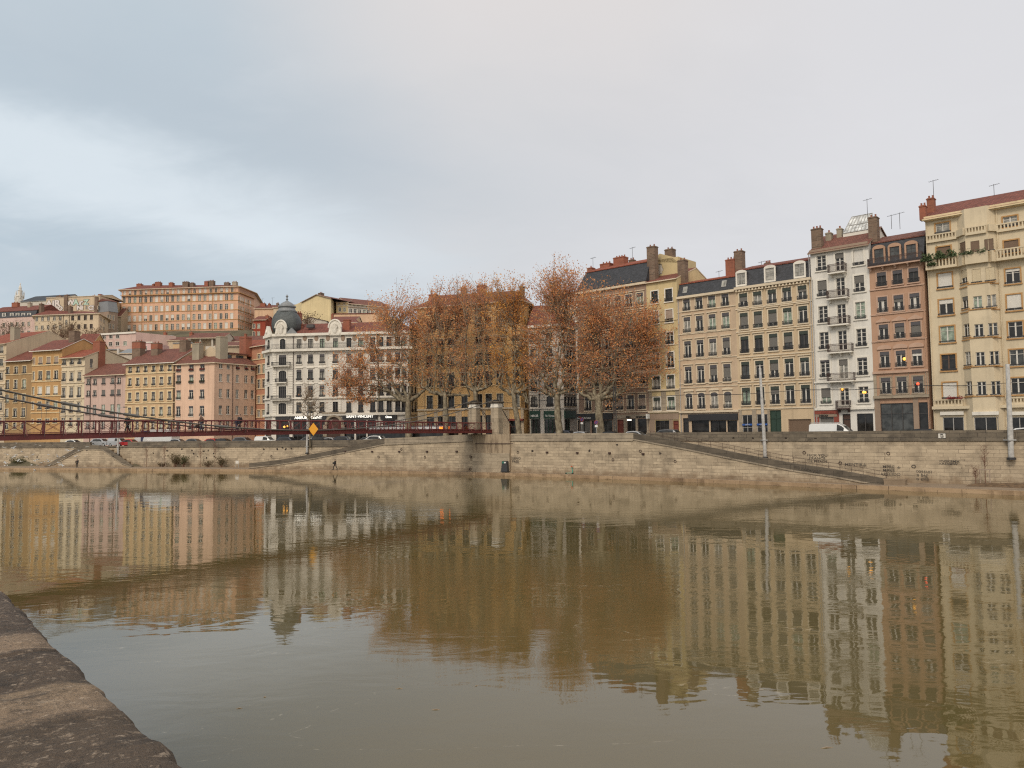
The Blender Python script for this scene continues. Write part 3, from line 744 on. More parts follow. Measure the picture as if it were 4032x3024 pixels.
    def chimney(s, e, u0, u1, off, z0, zt, mat='rubble', dep=.8, pots=2, parent=None, top=None):
        mb = MB(s.fr(e, off)); k = (u1-u0); ph = .35 if pots else 0
        zm = lerp(z0, zt, .52) if top else zt-ph-.2; mb.box(u0, u1, 0, dep, z0-.6, zm)
        if top: mb.box(u0-.03, u1+.03, -.03, dep+.03, zm, zt-ph-.2, 2)
        mb.box(u0-.06, u1+.06, -.06, dep+.06, zt-ph-.2, zt-ph-.08); mb.box(u0+.02, u1-.02, .02, dep-.02, zt-ph-.08, zt-ph)
        for i in range(pots):
            c = lerp(u0, u1, (i+.5)/pots); mb.lathe([(.13,zt-ph),(.10,zt-.06),(.13,zt-.03),(.12,zt)], 8, c, dep/2, mi=1)
        s.part('chimney', [M[mat], M['brick'] if pots else M[mat], M[top or mat]], mb, parent or s.root)
    def gable(s, zr, rp=.5, mat='tile', hipL=0, hipR=0, ov=.45, e=0, dp=None, ovs=.2, fascia='trim', wall_gable=True):
        """pitched roof over the whole footprint, eaves along front edge e"""
        A, B, L, a = s.edge(e); dp = dp or s.depth; ze = s.z1; Fm = s.fr(e); sl = (zr-ze)/(rp*dp)
        zo = ze-sl*ov; zb = ze-(zr-ze)/((1-rp)*dp)*ov; th = .16
        fl, fr_ = (-ovs, -ov, zo+.05), (L+ovs, -ov, zo+.05); hl = hipL or -ovs; hr = L-hipR if hipR else L+ovs
        rl, rr = (hl, rp*dp, zr+.05), (hr, rp*dp, zr+.05); bl, br = (-ovs, dp+ov, zb+.05), (L+ovs, dp+ov, zb+.05)
        mb = MB(Fm); mb.quad([fl, fr_, rr, rl]); mb.quad([br, bl, rl, rr])
        if hipL: mb.poly([bl, fl, rl])
        if hipR: mb.poly([fr_, br, rr])
        dn = lambda p: (p[0], p[1], p[2]-th)
        mb.quad([dn(fl), dn(fr_), fr_, fl], 1); mb.quad([dn(br), dn(bl), bl, br], 1); mb.quad([fr_, dn(fr_), dn(rr), rr], 1); mb.quad([fl, rl, dn(rl), dn(fl)], 1); mb.quad([br, rr, dn(rr), dn(br)], 1); mb.quad([bl, dn(bl), dn(rl), rl], 1)
        mb.quad([dn(fl), dn(fr_), (L+ovs, .1, ze-.02), (-ovs, .1, ze-.02)], 1)
        if hipL: mb.quad([dn(bl), dn(fl), fl, bl], 1)
        if hipR: mb.quad([dn(fr_), dn(br), br, fr_], 1)
        for x in ([] if hipL else [0.0]) + ([] if hipR else [L]):
            s.extra.append((Fm, [(x, 0, ze-.01), (x, dp, ze-.01), (x, rp*dp, zr)]))
        s.roof = s.part('roof', [M[mat], M[fascia]], mb); return s.roof
    def hip(s, zr, k=.45, mat='tile', ov=.4, zs=None, flat='tile', fascia='trim'):
        """roof over a polygonal footprint: loft to a shrunken ridge polygon"""
        R = [p-s.P[0] for p in s.ring]; c = sum(R, Vector((0, 0)))/len(R)
        out = [p+(p-c).normalized()*ov*1.3 for p in R]; d = (s.P[-1]-s.P[0]).normalized(); n = s.n
        inn = []
        for p in R:
            q = p-c; inn.append(c+d*q.dot(d)*(1-k*.8)+n*q.dot(n)*(1-k*2 if k < .5 else .02))
        mb = MB(); N = len(R); zo = s.z1-.12
        for i in range(N):
            j = (i+1) % N
            mb.quad([(*out[i], zo), (*out[j], zo), (*inn[j], zr), (*inn[i], zr)]); mb.quad([(*out[i], zo-.18), (*out[j], zo-.18), (*out[j], zo), (*out[i], zo)], 1)
            mb.quad([(*out[i], zo-.18), (*R[i], zo-.1), (*R[j], zo-.1), (*out[j], zo-.18)], 1)
        mb.poly([(*p, zr) for p in inn])
        s.roof = s.part('roof', [M[mat], M[fascia]], mb); return s.roof
    def mansard(s, zm, zr, ins=1.2, mat='slate', top='tile', e=0, ovh=.0, rp=.5, insL=0., insR=0.):
        A, B, L, a = s.edge(e); dp = s.depth; ze = s.z1; mb = MB(s.fr(e)); q = .25
        f0, f1 = (-.05+insL*0, -.15, ze), (L+.05, -.15, ze); m0, m1 = (insL, ins, zm), (L-insR, ins, zm); b0, b1 = (insL, dp-ins, zm), (L-insR, dp-ins, zm); g0, g1 = (-.05, dp+.15, ze), (L+.05, dp+.15, ze)
        mb.quad([f0, f1, m1, m0]); mb.quad([g1, g0, b0, b1]); mb.quad([f1, g1, b1, m1]); mb.quad([g0, f0, m0, b0])
        r = s.part('mansard_roof', M[mat], mb); mb = MB(s.fr(e)); o = .15
        M0, M1, B0, B1 = (insL-o, ins-o, zm+.02), (L-insR+o, ins-o, zm+.02), (insL-o, dp-ins+o, zm+.02), (L-insR+o, dp-ins+o, zm+.02); c0, c1 = (insL-o, dp*rp, zr), (L-insR+o, dp*rp, zr)
        mb.quad([M0, M1, c1, c0]); mb.quad([B1, B0, c0, c1]); mb.poly([M1, B1, c1]); mb.poly([B0, M0, c0])
        lo = lambda p: (p[0], p[1], p[2]-.15)
        mb.quad([lo(M0), lo(M1), M1, M0]); mb.quad([lo(M1), lo(B1), B1, M1]); mb.quad([lo(B0), lo(M0), M0, B0])
        s.part('tile_roof', M[top], mb, None); s.roof = r; return r
    def dormer(s, e, x0, x1, yt, yb, off, mat='trim_white', arch=True, dep=1.6, fr='grey_paint', pane='curtain', side='slate', bf=None):
        u0, zb = s.px(e, x0, yb, off); u1 = s.px(e, x1, yb, off)[0]; zt = s.px(e, (x0+x1)/2, yt, off)[1]; w, h = u1-u0, zt-zb; uc = (u0+u1)/2
        T = s.fr(e, off) @ Matrix.Translation((uc, 0, zb)); t_ = .2; ha = h*.16 if arch else .02
        out = [(-w/2, 0), (w/2, 0)]+[(w/2*math.cos(a), h-ha+ha*math.sin(a)) for a in [math.pi*k/10 for k in range(11)]]
        mb = MB(T); iw, z0_, z1_ = w/2-t_, .25, h-ha*.9-t_*.5
        # frame face with opening
        mb.box(-w/2,-iw,-.05,.15,0,z1_); mb.box(iw,w/2,-.05,.15,0,z1_); mb.box(-iw,iw,-.05,.15,0,z0_)
        top = [(-w/2, z1_), (w/2, z1_)]+[(w/2*math.cos(a), h-ha+ha*math.sin(a)) for a in [math.pi*k/10 for k in range(11)]]
        mb.yprism(top, -.06, .15)
        d = s.part('dormer', M[mat], mb)
        mb = MB(T); mb.yprism([(x*.96, z*.985) for x, z in out], .152, dep); s.part('dormer_cheek', M[side], mb, d)
        mb = MB(T); mb.box(-iw,iw,.1,.151,z0_,z1_); mb2 = MB(T)
        s.part('pane', M[pane], mb, d)
        for x in (-iw+.03, 0, iw-.03): mb2.box(x-.03,x+.03,.06,.099,z0_,z1_)
        for z in (z0_+.03, lerp(z0_, z1_, .4), lerp(z0_, z1_, .72), z1_-.03): mb2.box(-iw,iw,.065,.098,z-.025,z+.025)
        s.part('window_frame', M[fr], mb2, d); return d
    def antenna(s, e, x, yt, yb, off):
        u, z = s.px(e, x, yb, off); zt = s.px(e, x, yt, off)[1]; mb = MB(s.fr(e, off)); h = zt-z
        mb.tube([(u,0,z-.3),(u,0,zt)], .03, 5); mb.tube([(u-.5,0,zt-.15),(u+.6,0,zt-.05)], .02, 4)
        for k in range(6): x_ = u-.45+.2*k; mb.tube([(x_,-.25,zt-.14+.02*k),(x_,.25,zt-.14+.02*k)], .012, 4)
        s.part('antenna', M['dark_frame'], mb)
    def finish(s, far=False):
        mb = MB(); N = len(s.ring)
        for e in range(N):
            A, B, L, a = s.edge(e); mb.M = s.fr(e); ops = s.ops.get(e, []); z1 = s.z1; r = s.reveal
            xs = sorted({0., L} | {round(v, 4) for o in ops for v in o[:2] if 0 < v < L}); zs = sorted({0., z1} | {round(v, 4) for o in ops for v in o[2:4] if 0 < v < z1})
            for xa, xb in zip(xs, xs[1:]):
                run = None
                for za, zb in zip(zs, zs[1:]):
                    cx, cz = (xa+xb)/2, (za+zb)/2
                    if any(o[0] < cx < o[1] and o[2] < cz < o[3] for o in ops):
                        if run is not None: mb.quad([(xa,0,run),(xb,0,run),(xb,0,za),(xa,0,za)]); run = None
                    elif run is None: run = za
                if run is not None: mb.quad([(xa,0,run),(xb,0,run),(xb,0,z1),(xa,0,z1)])
            for x0, x1, za, zb, ar in ops:
                mb.quad([(x0,0,za),(x1,0,za),(x1,r,za),(x0,r,za)]); mb.quad([(x0,0,zb),(x0,r,zb),(x1,r,zb),(x1,0,zb)]); mb.quad([(x0,0,za),(x0,r,za),(x0,r,zb),(x0,0,zb)]); mb.quad([(x1,0,za),(x1,0,zb),(x1,r,zb),(x1,r,za)])
                if ar: arch_fill(mb, (x0+x1)/2, x1-x0, zb, ar)
        for Mx, pts in s.extra: mb.M = Mx; mb.poly(pts)
        mb.M = None; R = [p-s.P[0] for p in s.ring]; mb.poly([(*p, s.z1-.03) for p in R])
        s.part('wall', M[s.wm], mb)
        # front windows first (largest in the photo), at most 100 of them as parts
        nvis = 0; rest = []
        for k, (e, u, zb, w, h, o) in enumerate(s.wins):
            mtx = s.fr(e) @ Matrix.Translation((u, 0, zb))
            if nvis >= 100: rest.append((mtx, w, h, o)); continue
            nvis += 1; top = None
            for nm, me, par in window_parts(w, h, o):
                if par is None: top = obj(nm, me, s.root, mtx=mtx)
                else: obj(nm, me, top)
        if rest:
            mb = MB(); mats = [M[rest[0][3].get('fr','white_paint')], M['pane'], M[rest[0][3].get('sillm','trim')], M['blind_white']]
            for mtx, w, h, o in rest:
                mb.M = mtx; b = .07; mb.box(-w/2,-w/2+b,.12,.17,0,h); mb.box(w/2-b,w/2,.12,.17,0,h); mb.box(-.04,.04,.11,.17,0,h); mb.box(-w/2+b,w/2-b,.12,.17,h-b,h)
                mb.box(-w/2+.01,w/2-.01,.17,.19,0,h, 1); mb.box(-w/2-.14,-w/2,-.03,.02,0,h,2); mb.box(w/2,w/2+.14,-.03,.02,0,h,2); mb.box(-w/2-.1,w/2+.1,-.09,.02,-.1,0,2); mb.box(-w/2-.14,w/2+.14,-.03,.02,h,h+.14,2)
                if o.get('blind'): mb.box(-w/2+.02,w/2-.02,.05,.09,h*(1-o.get('bf',1.))+.02,h-.01,3)
            mb.M = None; o_ = mb.build('window', mats, s.root, uv=False); o_['kind'] = 'stuff'
        return s
def pick_some(seed, *opts):
    """opts: (probability, dict)"""
    r = random.Random(seed)
    def f(i, j):
        v = r.random(); acc = 0
        for p, d in opts:
            acc += p
            if v < acc: return d
        return {}
    return f
QA, QB = Vector((34.5, 107)), Vector((45.5, 97))
def RL(x): return V2(on_line(x, 1690, QA, QB))
def PT(x, Y): return V2(at(x, 1690, Y))
W = {}
for nm, c in dict(cream=(.59,.495,.345), cream2=(.64,.54,.38), white=(.66,.63,.57), brown=(.43,.265,.175), beige=(.51,.385,.265), beige2=(.54,.415,.27), yellow=(.57,.455,.25),
                  mauve=(.30,.21,.155), ochre=(.48,.285,.12), ochre2=(.42,.19,.05), ochre3=(.34,.215,.10), pink=(.55,.395,.33), rose=(.68,.465,.335), gold=(.56,.39,.225), terracotta=(.48,.235,.14),
                  orange=(.64,.385,.25), palepink=(.60,.435,.375), hotpink=(.62,.42,.40), sand=(.56,.45,.31), sand2=(.42,.34,.24), stonew=(.55,.50,.42), redwall=(.27,.05,.025), lemon=(.66,.54,.31), taupe=(.30,.22,.16), peach=(.62,.42,.27), bigochre=(.68,.445,.20), stonewhite=(.64,.60,.53)).items():
    M[nm] = stucco(nm+'_render', c, .11)
ZR, ZL = 5.0, 4.2
M['graf_pale'] = plain('pale_spray_paint', (.52,.47,.40), .9)
# ============================================================ right row
def lampw(b, L):      # ceiling lamps glowing just inside windows
    for x, y, m, r_ in L:
        u, z = b.px(0, x, y); mb = MB(b.fr(0)); mb.ball((u,.08,z), r_, 8, 6); b.part('window_lamp', M[m], mb)
# R1 pale yellow block with bay windows
P = [RL(3678), RL(3806), RL(3842)+Vector((-.673,-.74))*.9, RL(3932)+Vector((-.673,-.74))*.9, RL(3960), RL(4260)]
b = Bld('pale yellow apartment block with angled bay windows and balustrades at the right edge', cK, P, 13, (100,340,'F'), ZR, 'cream')
rowsL = [(358,422),(505,580),(665,757),(825,920),(990,1088),(1160,1258),(1330,1430)]
pL = {0:dict(pane='curtain',mw=.1),1:dict(blind='blind_brown'),2:dict(blind='blind_white',bf=.9),3:dict(blind='blind_white',bf=.28,pane='pane'),4:dict(pane='curtain2'),5:dict(pane='pane',fr='brown_paint'),6:dict(blind='blind_white')}
for e, cols, yr, w in ((0,[269],1208,88),(4,[682],1180,90)):
    dd = 0 if e == 0 else -28
    b.win(e, cols, yr, w, [(y+dd-(12 if e else 0)*(j<2), y2+dd-(12 if e else 0)*(j<2)) for j, (y, y2) in enumerate(rowsL)], cols[0], pick=lambda i, j, e=e: pL[j] if e == 0 else [dict(pane='curtain'),dict(blind='blind_brown'),dict(blind='blind_white',bf=.2),dict(blind='blind_white',bf=.85),{},{},{}][j], sur='trim_brown', sw=.14, rail='iron', rh=.22)
rowsB = [(470,545),(640,725),(805,882),(975,1055),(1145,1230),(1325,1410)]
for e, cols, w in ((1,[386],38),(2,[461,546],52)):
    b.win(e, cols, 1190, w, rowsB, cols[0], pick=lambda i, j, e=e: [dict(blind='blind_brown'),dict(blind='blind_cream',bf=.97 if e == 2 else .6),dict(pane='curtain') if i == 1 else {},dict(pane='pane2') if i == 1 else {},{},{}][j], sillm='trim_brown', rail='iron', rh=.15)
for j, (yt, yb) in enumerate(rowsB):
    if j: 
        for e in (1,2,3): b.band(e, (461,yb+3), .12, .1, 'trim_brown', 'sill_band')
for e in (0,2,4):
    z0, z1 = b.px(0, 223, 470)[1], b.px(0, 223, 430)[1]
    b.balc(e, .1, b.L(e)-.1, z0, z1, slab='cream', proj=.3, brackets=0, bal='cream')
for e in (1,3): b.band(e, None, z1-z0, .28, 'cream', 'parapet', z=(z0+z1)/2)
z0, z1 = b.px(0, 223, 640)[1], b.px(0, 223, 583)[1]
for e in (0,4):
    o = b.balc(e, .05, b.L(e)-.05, z0, z1, slab='cream', proj=.9, brackets=0, bal='cream')
for e in (1,2,3): b.band(e, None, (z1-z0)*1.15, .5, 'cream', 'balcony_parapet', z=(z0+z1)/2-.1)
z0, z1 = b.px(0, 260, 1470)[1], b.px(0, 260, 1432)[1]
for e in (0,4): b.balc(e, .2, b.L(e)-.2, z0, z1, slab='cream', proj=.35, brackets=0, bal='cream')
b.band('F', (260,1483), .35, .5, 'cream', 'cornice')
b.band('F', (100,352), .55, .5, 'trim_ochre', 'eaves_fascia')
for x0, x1, xm in ((236,362,300),(412,577,495),(640,760,700)):
    e = 0 if x0 < 300 else (2 if x0 < 500 else 4)
    b.shop(e, x0 if e != 2 else 425, x1 if e != 2 else 570, 1540, None, 1600, 'grey_paint', nm=1 if e else 1, tr=0)
    b.sign(e, x0-12 if e != 2 else 418, x1+4 if e != 2 else 578, 1506, 1527, 1600, 'trim_white', .25, name='awning_box')
b.pipe(0, 182, 1500, 'cream'); b.pipe(4, 612, 1400, 'cream')
r = b.gable(b.z1+2.6, .42, 'tile', e='F', ov=.7, fascia='trim_ochre')
b.chim('F', 138, 182, 195, 290, 2.2, 'brick', .9, 2); b.chim('F', 92, 130, 240, 320, .4, 'brick', .9, 2)
b.antenna('F', 180, 105, 230, 3.5); b.antenna('F', 545, 130, 200, 5)
def greens(b, e, u0, u1, z, y, n=260, s=.16, h=.9, name='balcony_plants', mat='greenleaf'):
    mb = MB(b.fr(e)); r = random.Random(n)
    cs = [(r.uniform(u0, u1), r.uniform(.3, 1.)) for _ in range(max(2, int((u1-u0)/.5)))]
    for k in range(n):
        c, q = r.choice(cs); p = Vector((r.gauss(c, .22), y+r.gauss(0, .14), z+abs(r.gauss(0, .35))*q*h)); a = Vector((r.uniform(-1,1),r.uniform(-1,1),r.uniform(-.6,1))).normalized()*s; d = a.orthogonal().normalized()*s*.5
        mb.poly([p-a*.4, p+d, p+a, p-d])
    mb.build(name, M[mat], b.root, uv=False)
zz = b.px(0, 223, 583)[1]
greens(b, 0, .0, .8, zz-.2, -.85, 300, .2, 1.9); greens(b, 0, b.L(0)-2.0, b.L(0)+.2, zz-.1, -.85, 420, .22, 1.5); greens(b, 2, -.4, b.L(2)+.6, zz-.15, -.5, 260, .14, .7)
greens(b, 0, .6, 1.6, zz-.8, -1.0, 160, .16, .7); greens(b, 0, 1.8, 3.4, b.px(0,260,1432)[1], -.35, 160, .13, .6, mat='redflower')
b.finish()
# R2 brown building with arched dormers
b = Bld('brown ornate apartment building with arched dormers between white and yellow blocks', cJ, [RL(3447), RL(3665)], 12, (512,485), ZR, 'brown')
b.win(0, [625,737,850], 1130, 64, [(515,612,dict(pane='pane',fr='dark_frame')),(688,795,dict(fr='white_paint',mw=.3)),(880,985,dict(cor='tri')),(1068,1180,dict(cor='arc')),(1250,1362,dict(sur='ashlar'))], 605,
      pick=lambda i, j: dict(blind='blind_grey') if (i, j) == (2, 2) else (dict(blind='blind_white', bf=.4) if (i, j) == (2, 3) else {}), sur='trim_tan', lam='lam_grey', rail='iron', sw=.16, pane='pane')
b.band(0, (560,1215), .3, .25, 'trim_tan'); b.band(0, (560,1000), .14, .12, 'trim_tan'); b.band(0, (550,815), .14, .12, 'trim_tan'); b.band(0, (545,640), .16, .14, 'trim_tan'); b.band(0, (560,1385), .35, .35, 'ashlar', 'cornice')
# stone first floor
u = b.L(); 
zc0, zc1 = b.px(0, 560, 1375)[1], b.px(0, 560, 1225)[1]
for k in range(4):
    xs_ = [0, b.px(0,625,1300)[0], b.px(0,737,1300)[0], b.px(0,850,1300)[0], b.L()]
    a0 = xs_[k]+(.95 if k else 0); a1 = xs_[k+1]-(.95 if k < 3 else 0)
    mb = MB(b.fr(0)); mb.box(a0, a1, -.05, .02, zc0, zc1); b.part('rusticated_pier', M['ashlar'], mb)
b.shop(0, 598, 826, 1425, None, 1560, 'dark_frame', 'pane2', nm=2, tr=.72); b.shop(0, 864, 938, 1418, None, 1560, 'dark_frame', 'pane', nm=0, kind='door', tr=.7)
mb = MB(b.fr(0)); z = b.px(0, 560, 1392)[1]
for u0, u1 in ((.02, b.px(0,598,1560)[0]-.02), (b.px(0,826,1560)[0]+.02, b.px(0,864,1560)[0]-.02), (b.px(0,938,1560)[0]+.02, b.L()-.02)): mb.box(u0, u1, -.06, .02, .02, z)
b.part('ground_floor_pier', M['taupe'], mb)
o = b.balc(0, 0, b.L(), b.z1, b.z1+1.0, 'rust_iron', 'trim_tan', .7, 5)
b.mansard(b.z1+3.3, b.z1+5.0, 1.1, 'slate', 'tile2')
for x0, x1 in ((543,632),(650,742),(765,858)): b.dormer(0, x0, x1, 325-(x0-543)*.14, 480-(x0-543)*.16, .1, 'brown', True, 1.6, 'dark_frame', 'pane2')
b.pipe(0, 905, 900, 'brown')
lampw(b, ((760,1117,'lamp',.2),(853,1290,'lamp_red',.17)))
b.antenna(0, 672, 115, 200, 6); b.antenna(0, 730, 100, 200, 6); b.finish()
# R3 white building with balconies
b = Bld('narrow white apartment building with iron balconies and a glass roof light', cJ, [RL(3214), RL(3447)], 12, (95,378), ZR, 'white')
b.win(0, [210,470], 1180, 62, [(395,500,dict(pane='pane2')),(570,680),(750,865),(932,1050),(1125,1245,dict(pane='curtain',lam='lam_grey',lh=.2)),(1322,1430)], 210,
      pick=lambda i, j: {(1,0):dict(blind='blind_white',bf=.8),(1,2):dict(pane='curtain2'),(0,5):dict(pane='curtain2'),(0,1):dict(pane='pane2',fr='grey_paint')}.get((i, j), dict(pane='pane')), sur='trim_white', sw=.22, rail='iron', rh=.4, tr=(.3,.55,.78))
b.win(0, [338], 1180, 62, [(378,500),(550,675),(735,870),(922,1055),(1120,1255,dict(pane='curtain')),(1322,1440)], 338, sur='trim_white', sw=.2, tr=(.3,.55,.78), pane='pane')
for j, (x0, x1, yt, yb) in enumerate(((242,362,446,505),(235,380,628,685),(243,388,815,872),(240,410,1008,1065),(238,424,1212,1268))): b.balcony(0, x0, x1, yt, yb, 338, brackets=2+(j > 2))
b.balcony(0, 298, 392, 1405, 1458, 345, slab='rust_iron')
b.band(0, (140,1283), .2, .2, 'trim_white'); b.band(0, (145,1468), .3, .3, 'trim_white', 'cornice'); b.band(0, (90,378), .3, .35, 'taupe', 'eaves_cornice')
b.shop(0, 172, 272, 1520, None, 1560, 'grey_paint', 'blind_grey', nm=0, tr=0, kind='door'); b.sign(0, 142, 305, 1476, 1500, 1560, 'red_shop', .2, [('COIFFURE', 225, 1496, 14, dict(bold=.01))], 'red_shop')
b.sign(0, 147, 298, 1502, 1520, 1560, 'taupe', .16, [('NICO', 200, 1518, 12, dict(bold=.02, sx=1.4))], 'text_black')
mb = MB(b.fr(0)); zt = b.px(0, 225, 1500)[1]
for x0, x1 in ((142,171),(273,308)): mb.box(b.px(0,x0,1560)[0], b.px(0,x1,1560)[0], -.1, .02, .02, zt)
b.part('shopfront_frame', M['red_shop'], mb)
b.shop(0, 332, 388, 1500, None, 1560, 'dark_frame', 'door_brown', nm=0, kind='door', tr=.8); b.shop(0, 432, 545, 1497, None, 1560, 'dark_frame', 'pane', nm=1, tr=.3)
r = b.gable(b.z1+3.0, .42, 'tile2', ov=.5, fascia='taupe')
# glass roof light
u0, u1 = b.px(0, 335, 238, 3.5)[0], b.px(0, 510, 238, 3.5)[0]; z0 = b.px(0, 420, 235, 3.5)[1]; zt = b.px(0, 430, 125, 5.5)[1]
mb = MB(b.fr(0)); mb.box(u0, u1, 3.4, 6.0, z0-.8, z0); sk = b.part('rooflight', M['trim_white'], mb)
mb = MB(b.fr(0)); q = [(u0,3.4,z0),(u1,3.4,z0),(u1,5.6,zt),(u0+.5,5.6,zt)]; mb.quad(q); mb.poly([q[1],(u1,6,z0),q[2]]); mb.poly([q[0],q[3],(u0,6,z0)]); b.part('glazing', M['roof_glass'], mb, sk)
mb = MB(b.fr(0))
for k in range(8):
    p0 = Vector(q[0]).lerp(Vector(q[1]), k/7); p1 = Vector(q[3]).lerp(Vector(q[2]), k/7); mb.tube([p0+Vector((0,-.03,.03)), p1+Vector((0,-.03,.03))], .04, 4)
for f in (0, .45, 1): mb.tube([Vector(q[0]).lerp(Vector(q[3]), f)+Vector((0,-.03,.03)), Vector(q[1]).lerp(Vector(q[2]), f)+Vector((0,-.03,.03))], .05, 4)
b.part('glazing_bars', M['grey_paint'], mb, sk)
lampw(b, ((328,1330,'lamp',.16),(474,1350,'lamp',.15),(487,1350,'lamp',.15)))
b.chim(0, 115, 183, 190, 335, .8, 'rubble', .9, 3); b.chim(0, 212, 250, 220, 280, 3, 'render', .8, 1); b.chim(0, 290, 325, 190, 268, 3.5, 'render', .8, 1); b.chim(0, 512, 572, 108, 280, 1.2, 'rubble', 1.1, 2)
b.antenna(0, 505, 5, 130, 4); b.pipe(0, 100, 450, 'grey_paint'); b.finish()
# R4 beige five-window building with dormers
b = Bld('beige five window wide building with three white dormers in its slate mansard', cI, [RL(2911), RL(3214)], 12, (712,412), ZR, 'beige2')
bl4 = {(0,1),(1,1),(2,1),(2,2)}
b.win(0, [815,935,1060,1187,1320], 1310, 66, [(443,555),(608,745),(808,948),(1022,1170),(1243,1390)], 798,
      pick=lambda i, j: dict(blind='blind_grey',bf=.8) if (i, j) in bl4 else (dict(fr='dark_frame') if (i, j) in ((0,2),(1,2),(3,2),(4,2),(0,3),(0,4),(1,4)) else {}), sur='trim', cor='flat', lam='lam_green', rail='iron', sw=.16)
for y in (1425,1200,985,772,578): b.band(0, (745,y), .16, .12, 'trim')
b.band(0, (712,408), .35, .45, 'trim', 'cornice')
mb = MB(b.fr(0))
for k in range(22): u = .3+k*(b.L()-.6)/21; mb.box(u-.1, u+.1, -.4, -.02, b.z1-.45, b.z1-.18)
b.part('corbels', M['trim'], mb)
b.shop(0, 782, 868, 1472, None, 1560, 'grey_paint', nm=1, tr=.5); b.shop(0, 905, 998, 1466, None, 1560, 'grey_paint', nm=1, tr=.5)
M['blue_shop'] = plain('blue_awning', (.02,.09,.33), .6)
b.sign(0, 784, 866, 1548, 1562, 1560, 'blue_shop', .1, [('Coiffure', 825, 1560, 9, {})], name='blue_valance'); b.sign(0, 907, 996, 1546, 1560, 1560, 'blue_shop', .1, [('Coiffure', 950, 1558, 9, {})], name='blue_valance')
b.shop(0, 1018, 1113, 1432, None, 1560, 'door_green', 'door_green', nm=1, kind='door', tr=.72); b.shop(0, 1172, 1368, 1508, None, 1560, 'taupe', 'blind_brown', nm=0, kind='door', tr=0)
mb = MB(b.fr(0)); zt = b.px(0, 800, 1430)[1]
U = lambda x: b.px(0, x, 1560)[0]
for x0, x1 in ((757,781),(869,904),(999,1017)): mb.box(U(x0), U(x1), -.06, .02, .02, zt)
b.part('stone_pier', M['ashlar'], mb)
b.mansard(b.z1+2.9, b.z1+4.3, 1.0, 'slate', 'tile', insR=0)
for x0, x1, yt, yb in ((728,820,243,388),(968,1066,200,352),(1218,1322,163,318)): b.dormer(0, x0, x1, yt, yb, .05)
b.chim(0, 640, 716, 130, 280, 5, 'brick', 1., 3); b.chim(0, 714, 783, 58, 280, 5.2, 'rubble', 1.1, 2); b.chim(0, 968, 1012, 160, 220, 6.5, 'rubble', .9, 3)
b.antenna(0, 585, 250, 320, 6); b.antenna(0, 945, 170, 220, 7); b.pipe(0, 1395, 900, 'grey_paint'); b.finish()
# R5 beige four-window
b = Bld('beige four window wide building with plain slate mansard beside the dormer building', cI, [RL(2679), RL(2911)], 12, (226,488), ZR, 'beige')
b.win(0, [330,436,545,660], 1350, 58, [(490,590,dict(cor=None)),(645,775),(848,990),(1065,1210),(1290,1425,dict(arch=.3,cor='arc',ch=.2))], 310,
      pick=lambda i, j: {(2,1):dict(pane='curtain2'),(3,1):dict(pane='curtain2'),(3,3):dict(blind='blind_grey',bf=.75),(3,4):dict(blind='blind_grey',bf=.6)}.get((i, j), {}), sur='trim', cor='flat', lam='lam_grey', rail='iron', sw=.14)
for y, x in ((605,235),(795,240),(1010,245),(1212,250),(1245,250)): b.band(0, (x,y), .13, .1, 'trim')
b.band(0, (226,486), .35, .4, 'trim', 'cornice'); b.band(0, (258,1450), .3, .3, 'trim', 'cornice')
b.shop(0, 352, 500, 1520, None, 1560, 'black_shop', nm=0, tr=0); b.shop(0, 512, 645, 1520, None, 1560, 'black_shop', nm=1, tr=.5); b.shop(0, 655, 738, 1520, None, 1560, 'black_shop', nm=0, tr=0); b.shop(0, 280, 328, 1500, None, 1560, 'black_shop', 'black_shop', nm=0, kind='door', tr=.8)
b.sign(0, 330, 750, 1464, 1518, 1560, 'black_shop', .25, name='black_fascia')
b.mansard(b.z1+2.3, b.z1+3.6, .8, 'slate', 'tile3')
for x, y in ((305,415),(634,362)):
    u, z = b.px(0, x, y, .6); mb = MB(b.fr(0, .35) @ Matrix.Translation((u, 0, z)) @ Matrix.Rotation(-.3, 4, 'X')); mb.box(-.35,.35,-.08,.1,-.5,.5, 0); sk = b.part('skylight', M['grey_paint'], mb)
    mb = MB(b.fr(0, .35) @ Matrix.Translation((u, 0, z)) @ Matrix.Rotation(-.3, 4, 'X')); mb.box(-.26,.26,-.1,-.081,-.4,.4); b.part('pane', M['curtain'], mb, sk)
b.pipe(0, 262, 1400, 'grey_paint'); b.finish()
# R6 yellow building
b = Bld('yellow narrow apartment building with gable chimneys, partly behind the rightmost tree', cH, [RL(2557), RL(2679)], 12, (1010,332), ZR, 'yellow')
b.win(0, [1097,1212], 1140, 58, [(385,485,dict(fr='dark_frame')),(552,652,dict(blind='shutter',bf=.75)),(735,830),(895,1020),(1080,1195,dict(lam='lam_green',pane='curtain')),(1255,1362,dict(lam='lam_green'))], 1200, sur='trim_white', sw=.16, rail='iron', cor=None)
b.band(0, (1045,1205), .25, .25, 'trim', 'cornice'); b.band(0, (1045,1378), .25, .25, 'trim'); b.band(0, (1040,655), .15, .1, 'trim_ochre'); b.band(0, (1040,850), .15, .1, 'trim_ochre')
zc0, zc1 = b.px(0, 1045, 1372)[1], b.px(0, 1045, 1215)[1]
mb = MB(b.fr(0)); c1, c2 = b.px(0,1097,1300)[0], b.px(0,1212,1300)[0]
for a0, a1 in ((.02,c1-.8),(c1+.8,c2-.8),(c2+.8,b.L()-.02)): mb.box(a0, a1, -.05, .02, zc0, zc1)
b.part('rusticated_pier', M['ashlar'], mb)
